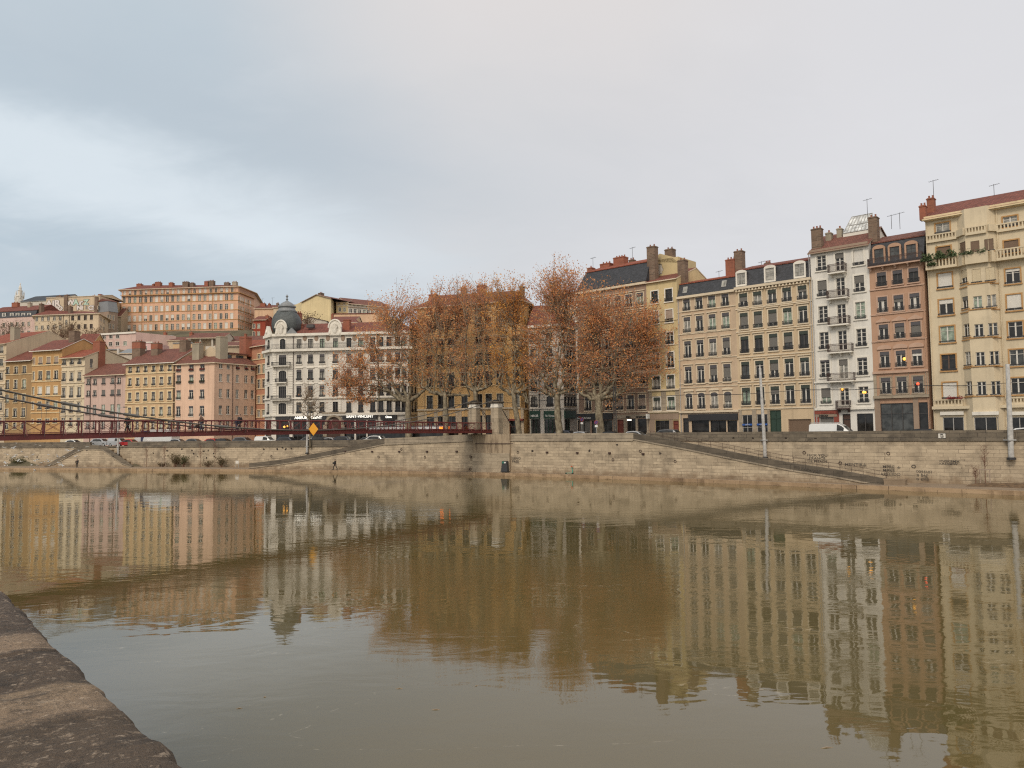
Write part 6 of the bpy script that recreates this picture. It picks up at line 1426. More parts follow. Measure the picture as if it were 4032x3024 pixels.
for sd in (ys, -ys):
    y = sd*HWd
    mb = MB(Mb)
    for a, b in zip(ss, ss[1:]):
        for (y0, y1, d0, d1) in ((y-.03,y+.03,-.42,0),(y-.13,y+.13,-.46,-.42),(y-.13,y+.13,0,.04)):
            mb.add([]); i = mb.add([(a,y0,zd(a)+d0),(b,y0,zd(b)+d0),(b,y1,zd(b)+d0),(a,y1,zd(a)+d0),(a,y0,zd(a)+d1),(b,y0,zd(b)+d1),(b,y1,zd(b)+d1),(a,y1,zd(a)+d1)])
            for q in ((0,1,5,4),(1,2,6,5),(2,3,7,6),(3,0,4,7),(4,5,6,7),(3,2,1,0)): mb.f.append(tuple(i+k for k in q)); mb.m.append(0)
    bpart(mb, 'girder', M['red_steel'])
    mb = MB(Mb); RH = 1.1; np_ = int(LEN/1.55)
    for k in range(np_+1):
        s = LEN*k/np_; z = zd(s); mb.box(s-.045,s+.045,y-.045,y+.045,z,z+RH)
        if k % 2 == 0: mb.tube([(s,y+sd*.05,z+RH*.8),(s,y+sd*.5,z-.1)], .03, 4)
    for a, b in zip(ss, ss[1:]):
        for d, r_ in ((RH,.055),(.12,.03)): mb.tube([(a,y,zd(a)+d),(b,y,zd(b)+d)], r_, 4)
    for k in range(np_):
        a, b = LEN*k/np_, LEN*(k+1)/np_
        mb.tube([(a,y-.01,zd(a)+.15),(b,y-.01,zd(b)+RH-.06)], .017, 3, cap=False); mb.tube([(a,y+.01,zd(a)+RH-.06),(b,y+.01,zd(b)+.15)], .017, 3, cap=False)
    bpart(mb, 'railing', M['red_steel'])
    # main cable
    s0 = sp_*.54; zl = 7.1; ztw = 11.55
    f = lambda s: zl+(ztw-zl)*((s-s0)/s0)**2
    yc = sd*(HWd+.38)
    for dy in (-.05, .05):
        mb = MB(Mb); mb.tube([(s, yc+dy, f(s)+dy*.4) for s in [sp_*1.24*k/60 for k in range(61)]], .055, 6); bpart(mb, 'cable', M['cable'])
    mb = MB(Mb)
    for k in range(1, np_):
        s = LEN*k/np_
        if f(s) > zd(s)+.25 and s > 1.5: mb.tube([(s,yc,f(s)),(s,y+sd*.1,zd(s)-.2)], .016, 4, cap=False)
    bpart(mb, 'hangers', M['cable'])
    mb = MB(Mb)
    for s in (sp_*.86, sp_*.94, sp_*.72): mb.tube([(s-.7,yc,f(s-.7)),(s+.7,yc,f(s+.7))], .15, 6)
    bpart(mb, 'cable_clamps', M['cable'])
    # backstays down to the street
    for dx in (0, .5):
        mb = MB(Mb); mb.tube([(-.8,yc,11.5),(-8-dx*2,yc-sd*dx,4.6)], .05, 5); bpart(mb, 'backstay', M['cable'])
def tower(label, c, zb, s=.80):
    t_ = thing('bridge_tower', label, 'tower', (c.x, c.y, zb), rzb); h = 11.25-zb; mb = MB()
    k = [(s*1.02,0),(s*1.0,1.2),(s*.93,h-.95),(s*.93,h-.95)]
    def ringq(r, z, q=.16): return [(-r+q,-r,z),(r-q,-r,z),(r,-r+q,z),(r,r-q,z),(r-q,r,z),(-r+q,r,z),(-r,r-q,z),(-r,-r+q,z)]
    def stack(mb, prof):
        rings = [mb.add(ringq(r, z)) for r, z in prof]
        for a, b in zip(rings, rings[1:]):
            for j in range(8): mb.f.append((a+j, a+(j+1)%8, b+(j+1)%8, b+j)); mb.m.append(0)
        mb.f.append(tuple(rings[-1]+j for j in range(8))); mb.m.append(0)
    stack(mb, [(s*1.08,0),(s*1.08,.5),(s,.55),(s*.9,h-.9)]); mb.build('shaft', M['tower_stone'], t_)
    mb = MB(); stack(mb, [(s*.97,h-.9),(s*.97,h-.72),(s*.90,h-.70),(s*.90,h-.25)]); mb.build('collar', M['trim_white'], t_)
    mb = MB(); stack(mb, [(s*1.05,h-.25),(s*1.22,h-.12),(s*1.22,h+.02),(s*.9,h+.12)]); mb.build('cap', M['ramp_stone'], t_)
    mb = MB(); mb.box(-.5,.5,-.22,.22,h+.10,h+.34); mb.build('cable_saddle', M['iron'], t_); return t_
tc1 = e0+pr*(HWd+.42)-ax*.6; tc2 = e0-pr*(HWd+.42)-ax*.6
tower('tall stone bridge tower standing nearest, its base down on the lower quay', tc1, QZ)
tower('second stone bridge tower behind the first, at the far side of the deck', tc2, 4.6)
tower('stone bridge tower at the near bank, beyond the left edge', e0+ax*(sp_*1.24)+pr*(HWd+.42), 0); tower('far stone bridge tower at the near bank, beyond the left edge', e0+ax*(sp_*1.24)-pr*(HWd+.42), 0)
# stained abutment under the deck
A, B = bank(1838, o_front(1838)), bank(1985, o_front(1985)); d = B-A; rz = math.atan2(d.y, d.x); L_ = d.length
ab = thing('bridge_abutment', 'rust stained masonry block in the wall under the footbridge end', 'abutment', (A.x, A.y, QZ), rz); mb = MB()
mb.box(0, L_, -.35, 1.2, 0, 5.75); mb.build('masonry', M['rust_stone'], ab)
mb = MB(); mb.box(.02, L_-.02, -.5, -.35, 0, 2.9); mb.build('plinth', M['tower_stone'], ab)
mb = MB(); mb.tube([(.5,-.45,4.35),(L_+.6,-.45,4.35)], .05, 5); mb.build('pipe', M['rust_iron'], ab)
# steel access gate on the deck end
# navigation sign
_a = e0+pr*(HWd+.75); _q = on_line(1234, 1690, _a, _a+ax); p = _q; nv = thing('navigation_sign', 'bright yellow diamond navigation sign fixed to the bridge railing', 'sign', p, rzb+math.pi*(0 if ys < 0 else 1))
tg = (CAM-p); nv.rotation_euler = (0, 0, math.atan2(tg.y, tg.x)+math.pi/2-.12)
M['yellow_sign'] = plain('yellow_sign_paint', (.72,.33,.02), .5, 0, .06)
mb = MB(); mb.yprism([(-.55,0),(0,-.74),(.55,0),(0,.74)], -.03, .03); mb.build('panel', M['yellow_sign'], nv)
mb = MB(); mb.box(-.06,.06,.035,.4,-.6,.6); mb.box(-.4,.4,.035,.09,-.05,.05); mb.build('bracket', M['iron'], nv)
# ------------------------------------------------------------------ poles
def pole(label, xb, yb, xt, yt, o, r, lamp=None, band=True):
    b = wall_pt(xb, yb, o); A = bank(xb, o(xb)); tpt = at(xt, yt, b.y); n = tang(xb); n = Vector((n.y, -n.x, 0))
    b = b+n*(r+.12); tpt.y = b.y; h = tpt.z-b.z
    po = thing('catenary_pole', label, 'pole', b, 0, 'poles fixed outside the quay wall'); off = Vector((tpt.x-b.x, 0, h)); mb = MB()
    mb.tube([off*f for f in (0,.02,.33,.335,.66,.665,1)], [r*1.25,r,r,r*.9,r*.88,r*.78,r*.72], 12); mb.build('shaft', M['pole'], po, smooth=True)
    mb = MB(); mb.tube([(0,0,-.18),(0,0,.06)], r*1.6, 10); mb.build('base', M['iron'], po)
    zc = ztop(xb)-1.05-b.z; mb = MB(); mb.box(-r*1.5+off.x*zc/h, r*1.5+off.x*zc/h, -r*1.2, r+.5, zc-.06, zc+.06); mb.build('bracket', M['steel'], po)
    if lamp: 
        mb = MB(); z = h*lamp; mb.tube([(off.x*lamp,0,z),(off.x*lamp+.7,-.2,z+.25),(off.x*lamp+1.6,-.4,z+.35)], .045, 5); mb.build('arm', M['steel'], po)
        mb = MB(); mb.box(off.x*lamp+1.4,off.x*lamp+2.1,-.6,-.25,z+.26,z+.42); mb.build('lamp_head', M['dark_frame'], po)
    return po
pole('tall leaning grey pole before the beige five window building', 3018, 1800, 2990, 1450, o_main, .22)
pole('thick grey pole before the yellow building at the right edge', 3985, 1803, 3960, 1435, o_main, .27)
pole('pale grey pole before the furniture shop beside the yellow diamond sign', 1213, 1783, 1214, 1585, o_main, .2)
pole('grey pole before the dusty pink house, passing behind the bridge deck', 470, 1790, 466, 1605, o_main, .19, lamp=.97)
# tall dark tram pole on the street
b = street(2310, 3); h = at(2305, 1520, b.y).z-b.z; po = thing('lattice_pole', 'dark steel lattice pole on the street beside the broad plane tree', 'pole', b); mb = MB()
for x in (-.16,.16):
    for y in (-.12,.12): mb.box(x-.04,x+.04,y-.04,y+.04,0,h)
mb.build('uprights', M['iron'], po); mb = MB()
for k in range(14): z = h*k/14; mb.tube([(-.16,-.12,z),(.16,-.12,z+h/14)], .02, 4); mb.tube([(.16,.12,z),(-.16,.12,z+h/14)], .02, 4)
mb.build('lacing', M['iron'], po)
# overhead wires along the facades
wr = thing('overhead_wires', 'thin trolley wires strung along the right hand facades', 'wires', street(2900, 3)); O = Vector(wr.location)
for dz_, oo in ((6.4, 5.5), (6.5, 7.0)):
    mb = MB(); mb.tube([street(x, oo, dz_+.12*math.sin(x*.013))-O for x in rng(1300, 4400, 90)], .022, 4); mb.build('wire', M['iron'], wr)
# ------------------------------------------------------------------ vehicles
def vehicle(name, label, cat, st, wb, belt, zb=.28, col=None, glassrows=(), wheels=(), wr=.32, group=None, lights=True, whl=1., top_w=.78):
    """st: stations along x (nose at x=0): (x, top z, half width at top factor)"""
    root = thing(name, label, cat, (0, 0, 0), 0, group); Lc = st[-1][0]; mb = MB(); secs = []
    for x, zt, ft in st:
        zbelt = min(belt, zt-.04); e = .93 if x in (st[0][0], st[-1][0]) else 1.
        secs.append([(x,-wb*e,zb),(x,-wb*e,zbelt),(x,-wb*ft*e,zt-.05),(x,-wb*ft*e*.9,zt),(x,wb*ft*e*.9,zt),(x,wb*ft*e,zt-.05),(x,wb*e,zbelt),(x,wb*e,zb)])
    ids = [mb.add(s) for s in secs]
    for a, b in zip(ids, ids[1:]):
        for j in range(7): mb.f.append((a+j, b+j, b+j+1, a+j+1)); mb.m.append(0)
        mb.f.append((a+7, b+7, b, a)); mb.m.append(0)
    mb.f.append(tuple(ids[0]+j for j in range(8))); mb.m.append(0); mb.f.append(tuple(ids[-1]+7-j for j in range(8))); mb.m.append(0)
    body = mb.build('body', M[col] if col else M['white_paint'], root)
    def sec(x):
        for (a, za, fa), (b, zb_, fb) in zip(st, st[1:]):
            if a <= x <= b: t = (x-a)/(b-a); return lerp(za, zb_, t), lerp(fa, fb, t)
    for nm, kind, a, b in glassrows:
        if kind == 'across':      # windscreen or rear window between two stations
            (xa, za, fa), (xb, zb_, fb) = a, b; mb = MB(); d = .015
            n = Vector((zb_-za, 0, -(xb-xa))); n = n/n.length; n = n if n.z > 0 else -n
            P_ = [Vector((lerp(xa,xb,f), y*wb*lerp(fa,fb,f)*.84, lerp(za,zb_,f)))+n*d for f, y in ((.06,-1),(.06,1),(.94,1),(.94,-1))]
            mb.quad(P_); mb.build(nm, M['pane'], root, uv=False)
        else:
            for sgn in (-1, 1):
                mb = MB(); top = []; bot = []
                for f in range(7):
                    x = lerp(a, b, f/6); zt, ft = sec(x); zbelt = min(belt, zt-.04); zz = zt-.12
                    yb = wb+.012; yt = lerp(wb, wb*ft, (zz-zbelt)/max(.05, zt-.05-zbelt))+.012
                    bot.append((x, sgn*yb, zbelt+.04)); top.append((x, sgn*yt, max(zz, zbelt+.06)))
                for f in range(6): mb.quad([bot[f], bot[f+1], top[f+1], top[f]])
                mb.build(nm, M['pane'], root, uv=False)
    for x in wheels:
        for sgn in (-1, 1):
            mb = MB(); y = sgn*(wb-.1); mb.tube([(x,y-.11,wr),(x,y+.11,wr)], wr, 16); w = mb.build('wheel', M['text_black'], root)
            mb = MB(); mb.tube([(x,y+sgn*.10,wr),(x,y+sgn*.125,wr)], wr*.6, 12); mb.build('rim', M['steel'], w)
    if lights:
        for sgn in (-1, 1):
            z = st[0][1]-.12; mb = MB(); mb.ball((.02, sgn*wb*.68, z), (.05,.17,.08), 8, 5); mb.build('headlight', M['text_white'], root)
            mb = MB(); mb.box(Lc-.03, Lc+.02, sgn*wb*.8-.09, sgn*wb*.8+.09, belt-.2, belt+.05); mb.build('tail_light', M['tail'], root)
    return root
M['tail'] = plain('red_lens', (.3,.02,.015), .3)
for nm, c in dict(car_black=(.012,.012,.014), car_grey=(.10,.105,.11), car_silver=(.36,.37,.38), car_white=(.62,.62,.6), car_red=(.35,.02,.02), car_dark=(.03,.035,.05)).items(): M[nm] = plain(nm, c, .25, .15, .04)
HATCH = [(0,.62,.86),(.12,.76,.86),(.95,.92,.84),(1.75,1.40,.66),(2.5,1.48,.68),(3.4,1.40,.68),(3.95,.98,.76),(4.05,.7,.84)]
SUV = [(0,.75,.88),(.12,.95,.88),(1.05,1.08,.86),(1.75,1.60,.72),(2.6,1.68,.74),(3.9,1.62,.72),(4.35,1.15,.8),(4.45,.8,.86)]
def hatch(label, col, group=None): return vehicle('parked_car', label, 'car', HATCH, .86, .90, col=col, wheels=(.75,3.3), group=group, glassrows=[('windscreen','across',HATCH[2],HATCH[3]),('rear_window','across',HATCH[5],HATCH[6]),('side_window','side',1.35,3.65)])
def suv(label, col, group=None): return vehicle('parked_car', label, 'car', SUV, .92, 1.05, col=col, wheels=(.8,3.55), wr=.36, group=group, glassrows=[('windscreen','across',SUV[2],SUV[3]),('rear_window','across',SUV[5],SUV[6]),('side_window','side',1.45,4.1)])
def put(o, x, off, flip=False, dz=0., Lc=4.0):
    p = street(x, off, dz+.004); a = heading(x)+(math.pi if not flip else 0); o.rotation_euler = (0, 0, a); o.location = p-Vector((math.cos(a), math.sin(a), 0))*Lc/2; return o
def recolor(o, col):
    for ch in o.children:
        if ch.name.split('.')[0] == 'body': ch.data = ch.data.copy(); ch.data.materials[0] = M[col]
G = 'cars parked along the quay parapet'
h0 = hatch('grey hatchback parked under the bridge below the golden house', 'car_grey', G); put(h0, 610, 3)
s0_ = suv('dark estate car parked under the bridge before the orange house', 'car_dark', G); put(s0_, 1010, 3)
for x, off, src, col, lab, fl in ((540,3,h0,'car_silver','silver car behind the parapet right of the white truck',0),(690,3,h0,'car_red','red car parked under the bridge below the golden house',0),(735,3,h0,'car_black','black car parked right of the red car',0),(820,3,s0_,'car_grey','grey car parked below the pink corner house',0),
        (1060,5,s0_,'car_grey','grey car half hidden before the domed building',1),(1112,3,h0,'car_white','small white car parked left of the pale grey pole',1),(1155,3,s0_,'car_black','black car parked left of the white hatchback',0),(1190,3,h0,'car_silver','silver car parked just left of the pale grey pole',0),(1250,3,s0_,'car_dark','dark car parked just right of the pale grey pole',0),(1300,5,h0,'car_grey','grey car parked before the arched portal',1),(1352,3,s0_,'car_white','white car parked left of the bus',1),
        (2128,3,s0_,'car_dark','dark hatchback seen from behind with a red tail light glowing',0),(2205,1.6,h0,'car_silver','silver car roof showing above the parapet under the tallest tree',0),(2322,1.6,h0,'car_black','black car roof behind the parapet left of the broad tree',0),(2420,1.6,h0,'car_silver','silver car roof right of the broad tree trunk',0),(2520,1.8,s0_,'car_grey','grey estate car at the top of the right ramp',1),(225,2.5,s0_,'car_silver','silver car at the left edge behind the stair',0),(100,3,h0,'car_white','white car leftmost behind the parapet',0),(4010,2,h0,'car_white','white car roof at the right edge behind the thick pole',0),(3540,2.2,h0,'car_black','black car parked before the brown building garage',1)):
    c = copy_tree(src); c['label'] = lab; recolor(c, col); put(c, x, off, bool(fl))
    if x == 2128:
        for ch in c.children:
            if ch.name.startswith('tail_light'): ch.data = ch.data.copy(); ch.data.materials[0] = M['lamp_red']
VAN = [(0,.85,.9),(.1,1.05,.9),(.75,1.22,.88),(1.6,1.95,.76),(2.1,2.18,.80),(5.3,2.18,.80),(5.5,2.05,.82),(5.52,.9,.9)]
v = vehicle('white_van', 'long white panel van with a roof rack parked before the garage door', 'van', VAN, .98, 1.25, col='car_white', wheels=(.95,4.4), wr=.36, glassrows=[('windscreen','across',VAN[2],VAN[3]),('side_window','side',1.35,2.15)])
put(v, 3190, 2.6, False, Lc=5.5)
mb = MB()
for y in (-.6,.6): mb.box(2.2,5.4,y-.03,y+.03,2.27,2.32)
for x in (2.3,3.3,4.3,5.3): mb.box(x-.03,x+.03,-.7,.7,2.22,2.27); 
mb.build('roof_rack', M['steel'], v)
MPV = [(0,.78,.88),(.12,.95,.88),(.8,1.1,.86),(1.45,1.68,.74),(2.0,1.80,.76),(4.0,1.78,.78),(4.2,1.6,.8),(4.25,.8,.88)]
v1 = vehicle('delivery_van', 'small white delivery van parked below the pink corner house', 'van', MPV, .9, 1.08, col='car_white', wheels=(.8,3.4), wr=.33, glassrows=[('windscreen','across',MPV[2],MPV[3]),('side_window','side',1.3,2.3)]); put(v1, 912, 3, False)
v2 = copy_tree(v1); v2['label'] = 'white van with lit headlights at the top of the double stair'; put(v2, 300, 2.2, False); recolor(v2, 'car_silver')
for ch in v2.children:
    if ch.name.startswith('headlight'): ch.data = ch.data.copy(); ch.data.materials[0] = M['lamp_white']
c = copy_tree(h0); c['label'] = 'red car in the parapet gap above the double stair'; recolor(c, 'car_red'); put(c, 352, 1.2, True)
# box trucks
def truck(label, col, Lb, hb, x, off, cab='car_white'):
    t_ = thing('box_truck', label, 'truck', (0,0,0), 0); mb = MB(); mb.box(2.0,2.0+Lb,-1.15,1.15,.8,hb); mb.build('cargo_box', M[col], t_)
    mb = MB(); mb.yprism([(.05,.4),(1.9,.4),(1.9,2.4),(.7,2.4),(.1,1.3)], -1.05, 1.05); mb.build('cab', M[cab], t_)
    mb = MB(); mb.quad([(.70-.02,-.9,2.3),(.70-.02,.9,2.3),(.1-.0,.9,1.45),(.1-.0,-.9,1.45)]); mb.build('windscreen', M['pane'], t_, uv=False)
    mb = MB(); mb.box(.2,1.9+Lb,-.4,.4,.5,.8); mb.build('chassis', M['iron'], t_)
    for xx in (.9, 2.0+Lb*.75):
        for sg_ in (-1,1):
            mb = MB(); mb.tube([(xx,sg_*.95-.12,.45),(xx,sg_*.95+.12,.45)], .45, 14); mb.build('wheel', M['text_black'], t_)
    put(t_, x, off, True, Lc=2+Lb); return t_
tk = truck('white box truck with a green emblem standing behind the bridge', 'car_white', 5.5, 3.35, 440, 4.5)
M['emblem_green'] = plain('green_emblem', (.02,.25,.06), .6)
mb = MB(); mb.tube([(5.0,-1.155,2.3),(5.0,-1.17,2.3)], .28, 12); mb.tube([(5.0,1.155,2.3),(5.0,1.17,2.3)], .28, 12); mb.build('emblem', M['emblem_green'], tk)
M['blue_box'] = plain('dark_blue_box', (.03,.035,.08), .6)
truck('dark blue box truck left of the white box truck', 'blue_box', 2.6, 3.2, 345, 6.5)
# bus
bs = thing('city_bus', 'white and black trolleybus with an orange display behind the bridge railing', 'bus', (0,0,0), 0)
mb = MB(); mb.box(0,17,-1.25,1.25,.35,2.95); mb.build('body', M['car_white'], bs)
mb = MB(); mb.box(-.02,17.02,-1.27,1.27,1.05,2.45); mb.build('window_band', M['pane'], bs, uv=False)
mb = MB(); mb.box(.2,16.8,-1.29,1.29,.5,1.0); mb.build('skirt', M['car_black'], bs)
mb = MB(); mb.box(.2,2.2,-1.31,1.31,2.5,2.9); mb.build('display', M['orange_led'], bs)
mb = MB(); mb.box(.3,16.7,-1.0,1.0,2.952,3.15); mb.build('roof_unit', M['car_grey'], bs)
for xx in (2.6, 8.2, 14.2):
    for sg_ in (-1,1):
        mb = MB(); mb.tube([(xx,sg_*1.2-.12,.5),(xx,sg_*1.2+.12,.5)], .5, 16); w = mb.build('wheel', M['text_black'], bs); mb = MB(); mb.tube([(xx,sg_*1.33,.5),(xx,sg_*1.36,.5)], .28, 12); mb.build('rim', M['steel'], w)
put(bs, 1492, 4.5, False, Lc=17)
mb = MB()
for sg_ in (-1, 1):
    mb.box(3.55, 4.05, sg_*.981-.004, sg_*.981+.004, 1.02, 1.16)
mb.build('door_lettering', M['car_silver'], v)
mb = MB()
for x in (2.3, 3.4, 4.6):
    for sg_ in (-1, 1): mb.box(x-.012, x+.012, sg_*.982-.004, sg_*.982+.004, .4, 1.24)
mb.build('panel_seams', M['car_grey'], v)
# ------------------------------------------------------------------ street furniture
def sign_post(label, x, off, h, shape, face, name='road_sign'):
    p = street(x, off); s = thing(name, label, 'sign', p); q = CAM-p; s.rotation_euler = (0,0,math.atan2(q.y,q.x)+math.pi/2); mb = MB(); mb.tube([(0,0,0),(0,0,h)], .035, 6); mb.build('post', M['steel'], s)
    mb = MB(); mb.tube([(0,-.04,h-.3),(0,-.07,h-.3)], .30, 18); mb.build('disc', M[face], s)
    if shape == 'noparking':
        mb = MB(); mb.tube([(0,-.072,h-.3),(0,-.078,h-.3)], .235, 18); mb.build('blue_centre', M['sign_blue'], s)
        mb = MB(Matrix.Translation((0,0,h-.3)) @ Matrix.Rotation(math.radians(45),4,'Y')); mb.box(-.24,.24,-.088,-.079,-.035,.035); mb.build('red_bar', M['sign_red'], s)
        mb = MB(); mb.box(-.2,.2,-.06,-.03,h-1.0,h-.72); mb.build('plate', M['text_white'], s)
    return s
M['sign_blue'] = plain('sign_blue', (.02,.04,.17), .5); M['sign_red'] = plain('sign_red', (.25,.02,.02), .5)
sign_post('round white sign back on a post left of the pharmacy', 2093, 2.5, 3.0, 'plain', 'text_white'); sign_post('red and blue no parking sign on a post between the two right trees', 2259, 1.2, 3.1, 'noparking', 'sign_red')
sign_post('blue and red parking sign before the green pharmacy window', 2141, 6, 3.6, 'noparking', 'sign_red')
p = street(2247, 4); tl = thing('traffic_light', 'traffic light showing green beside the pharmacy', 'traffic light', p); q = CAM-p; tl.rotation_euler = (0,0,math.atan2(q.y,q.x)+math.pi/2)
mb = MB(); mb.tube([(0,0,0),(0,0,3.2)], .06, 6); mb.build('post', M['iron'], tl); mb = MB(); mb.box(-.16,.16,-.14,.14,2.3,3.25); mb.build('housing', M['text_black'], tl); mb = MB(); mb.ball((0,-.16,2.5),.15); mb.build('lamp', M['lamp_green'], tl)
p = street(2090, 9); 
# things on the lower quay
def qp(x, y): return ground(x, y, QZ)
p = wall_pt(1990, 1851, lambda x: o_front(x)-.7); p.z = QZ; M['bin_dark'] = plain('dark_grey_plastic', (.035,.037,.04), .6); M['bin_green'] = plain('teal_plastic', (.03,.16,.12), .6)
bn = thing('rubbish_container', 'dark grey wheeled rubbish container with green stickers below the bridge tower', 'bin', p, heading(1990)); mb = MB()
i = mb.add([(-.55,-.4,.15),(.55,-.4,.15),(.55,.4,.15),(-.55,.4,.15),(-.45,-.3,1.35),(.45,-.3,1.35),(.45,.3,1.35),(-.45,.3,1.35)])
i = [i+k for k in range(8)]
for f_ in ((0,1,5,4),(1,2,6,5),(2,3,7,6),(3,0,4,7),(4,5,6,7),(3,2,1,0)): mb.f.append(tuple(i[k] for k in f_)); mb.m.append(0)
mb.build('body', M['bin_dark'], bn); mb = MB(); mb.yprism([(-.48,1.36),(.48,1.36),(.4,1.72),(-.4,1.72)], -.33, .33); mb.build('lid', M['bin_dark'], bn)
mb = MB(); mb.box(-.38,.0,-.35,-.335,1.38,1.66); mb.build('green_sticker', M['bin_green'], bn); mb = MB(); mb.box(.0,.3,-.355,-.336,1.4,1.6); mb.build('white_sticker', M['text_white'], bn)
for x in (-.4,.4):
    mb = MB(); mb.tube([(x-.05,-.3,.1),(x+.05,-.3,.1)], .1, 10); mb.build('wheel', M['text_black'], bn)
mb = MB(); mb.box(-.6,.6,-.45,.42,.12,.2); mb.build('base_frame', M['iron'], bn)
def litter(label, x, y, col='bin_green'):
    p = qp(x, y); b_ = thing('litter_bin', label, 'bin', p, heading(x)); mb = MB(); mb.lathe([(.19,.25),(.24,.8),(.25,.82)], 12); mb.build('bucket', M[col], b_); mb = MB(); mb.lathe([(.27,.84),(.27,.9),(.05,1.0)], 12); mb.build('lid', M['iron'], b_); mb = MB(); mb.box(-.05,.05,.2,.3,0,1.0); mb.build('post', M['iron'], b_); return b_
l_ = litter('teal litter bin on a post beside the sapling at the right', 3785, 1903); litter('dark litter bin on the quay left of the saplings', 546, 1832, 'bin_dark'); litter('green litter bin beside the bush left of the white board', 887, 1833)
p = qp(2241, 1859); sc = thing('scooter', 'green electric scooter with orange handlebar leaning at the quay wall', 'scooter', wall_pt(2241, 1858, lambda x: o_front(x)-.35), heading(2241)+.5); sc.location.z = QZ
M['scooter_green'] = plain('scooter_green', (.04,.30,.22), .5); M['scooter_orange'] = plain('scooter_orange', (.5,.09,.02), .5)
mb = MB(); mb.box(-.5,.42,-.09,.09,.14,.19); mb.build('deck', M['scooter_green'], sc); mb = MB(); mb.tube([(.42,0,.16),(.5,0,.3),(.38,0,1.0)], .055, 8); mb.build('stem', M['scooter_green'], sc); mb = MB(); mb.tube([(.34,-.3,1.08),(.38,0,1.06),(.34,.3,1.08)], .035, 6); mb.box(.26,.46,-.06,.06,1.0,1.16); mb.build('handlebar', M['scooter_orange'], sc)
for x in (-.45,.5):
    mb = MB(); mb.tube([(x,-.04,.12),(x,.04,.12)], .12, 12); mb.build('wheel', M['text_black'], sc)
for x, y, L_, a in ((942,2790,.16,.3),(1572,2712,.2,.1),(1716,2795,.22,.05),(1043,2745,.07,.4),(3255,2945,.3,.2),(1876,2701,.1,.9)):
    p = ground(x, y, .0); mb = MB(); mb.tube([(-L_/2,0,.0),(0,.012,.012),(L_/2,-.01,.0)], [.006,.012,.005], 5)
    dr = mb.build('driftwood', M['twig'], None, loc=p, rz=a); tag(dr, 'thin dark twig drifting on the open water', 'driftwood', 'twigs drifting on the river')
# planting on the quay
M['dry_leaf'] = leafmat('dry_shrub_leaves', [(.05,(.07,.06,.03)),(.5,(.15,.12,.065)),(1,(.23,.18,.10))]); M['bare_leaf'] = leafmat('tan_thicket_leaves', [(.05,(.10,.07,.04)),(.5,(.20,.145,.085)),(1,(.30,.22,.13))]); M['green_leaf'] = leafmat('green_shrub_leaves', [(.05,(.045,.06,.022)),(.5,(.09,.105,.04)),(1,(.16,.155,.07))]); M['red_twig'] = plain('reddish_twigs', (.16,.085,.055), .9)
def shrub(label, p, w, h, n, mat, seed, name='shrub', twig='red_twig', stems=26, ls=.13):
    r = random.Random(seed); s = thing(name, label, 'shrub', p); st = MB(); L = MB()
    for k in range(stems):
        e = Vector((r.gauss(0, w*.28), r.gauss(0, w*.2), h*r.uniform(.5,1.05))); m = Vector((e.x*.3, e.y*.3, e.z*.6)); pts = bez(Vector((e.x*.25,e.y*.25,-.05)), m, e, 4); st.tube(pts, [.022,.018,.014,.01,.006], 3, cap=False)
        for j in range(n//stems): q = pts[r.randint(2,4)]; quadleaf(L, q+Vector((r.gauss(0,.16), r.gauss(0,.16), r.gauss(0,.16))), ls*r.uniform(.6,1.3), r)
        for j in range(3): q = pts[r.randint(1,3)]; st.tube([q, q+Vector((r.gauss(0,.25), r.gauss(0,.2), r.uniform(.1,.45)))], [.009,.004], 3, cap=False)
    st.build('stems', M[twig], s, uv=False)
    if L.f: L.build('foliage', M[mat], s, uv=False)
    return s
for k, (x, y, w, h, n, m, lab) in enumerate(((70,1832,3.6,1.7,900,'green_leaf','green bush at the wall foot near the left edge'),(690,1830,3.6,2.5,1300,'dry_leaf','dense brown green bush at the wall foot under the bridge'),(722,1830,1.8,2.2,700,'green_leaf','greener bush attached to the dense brown bush'),(820,1834,2.0,1.2,400,'dry_leaf','low straw coloured shrub left of the green litter bin'),(872,1834,2.4,1.9,900,'dry_leaf','brown bush just left of the green litter bin'),(410,1790,2.4,1.6,700,'green_leaf','green bush growing on the right flank of the double stair'),(640,1834,2.8,.8,400,'dry_leaf','low dry planting between the two saplings under the bridge'))):
    p = wall_pt(x, y, lambda q: o_main(q)-1.0); p.z = QZ if k != 5 else 2.2; shrub(lab, p, w, h, n, m, 50+k)
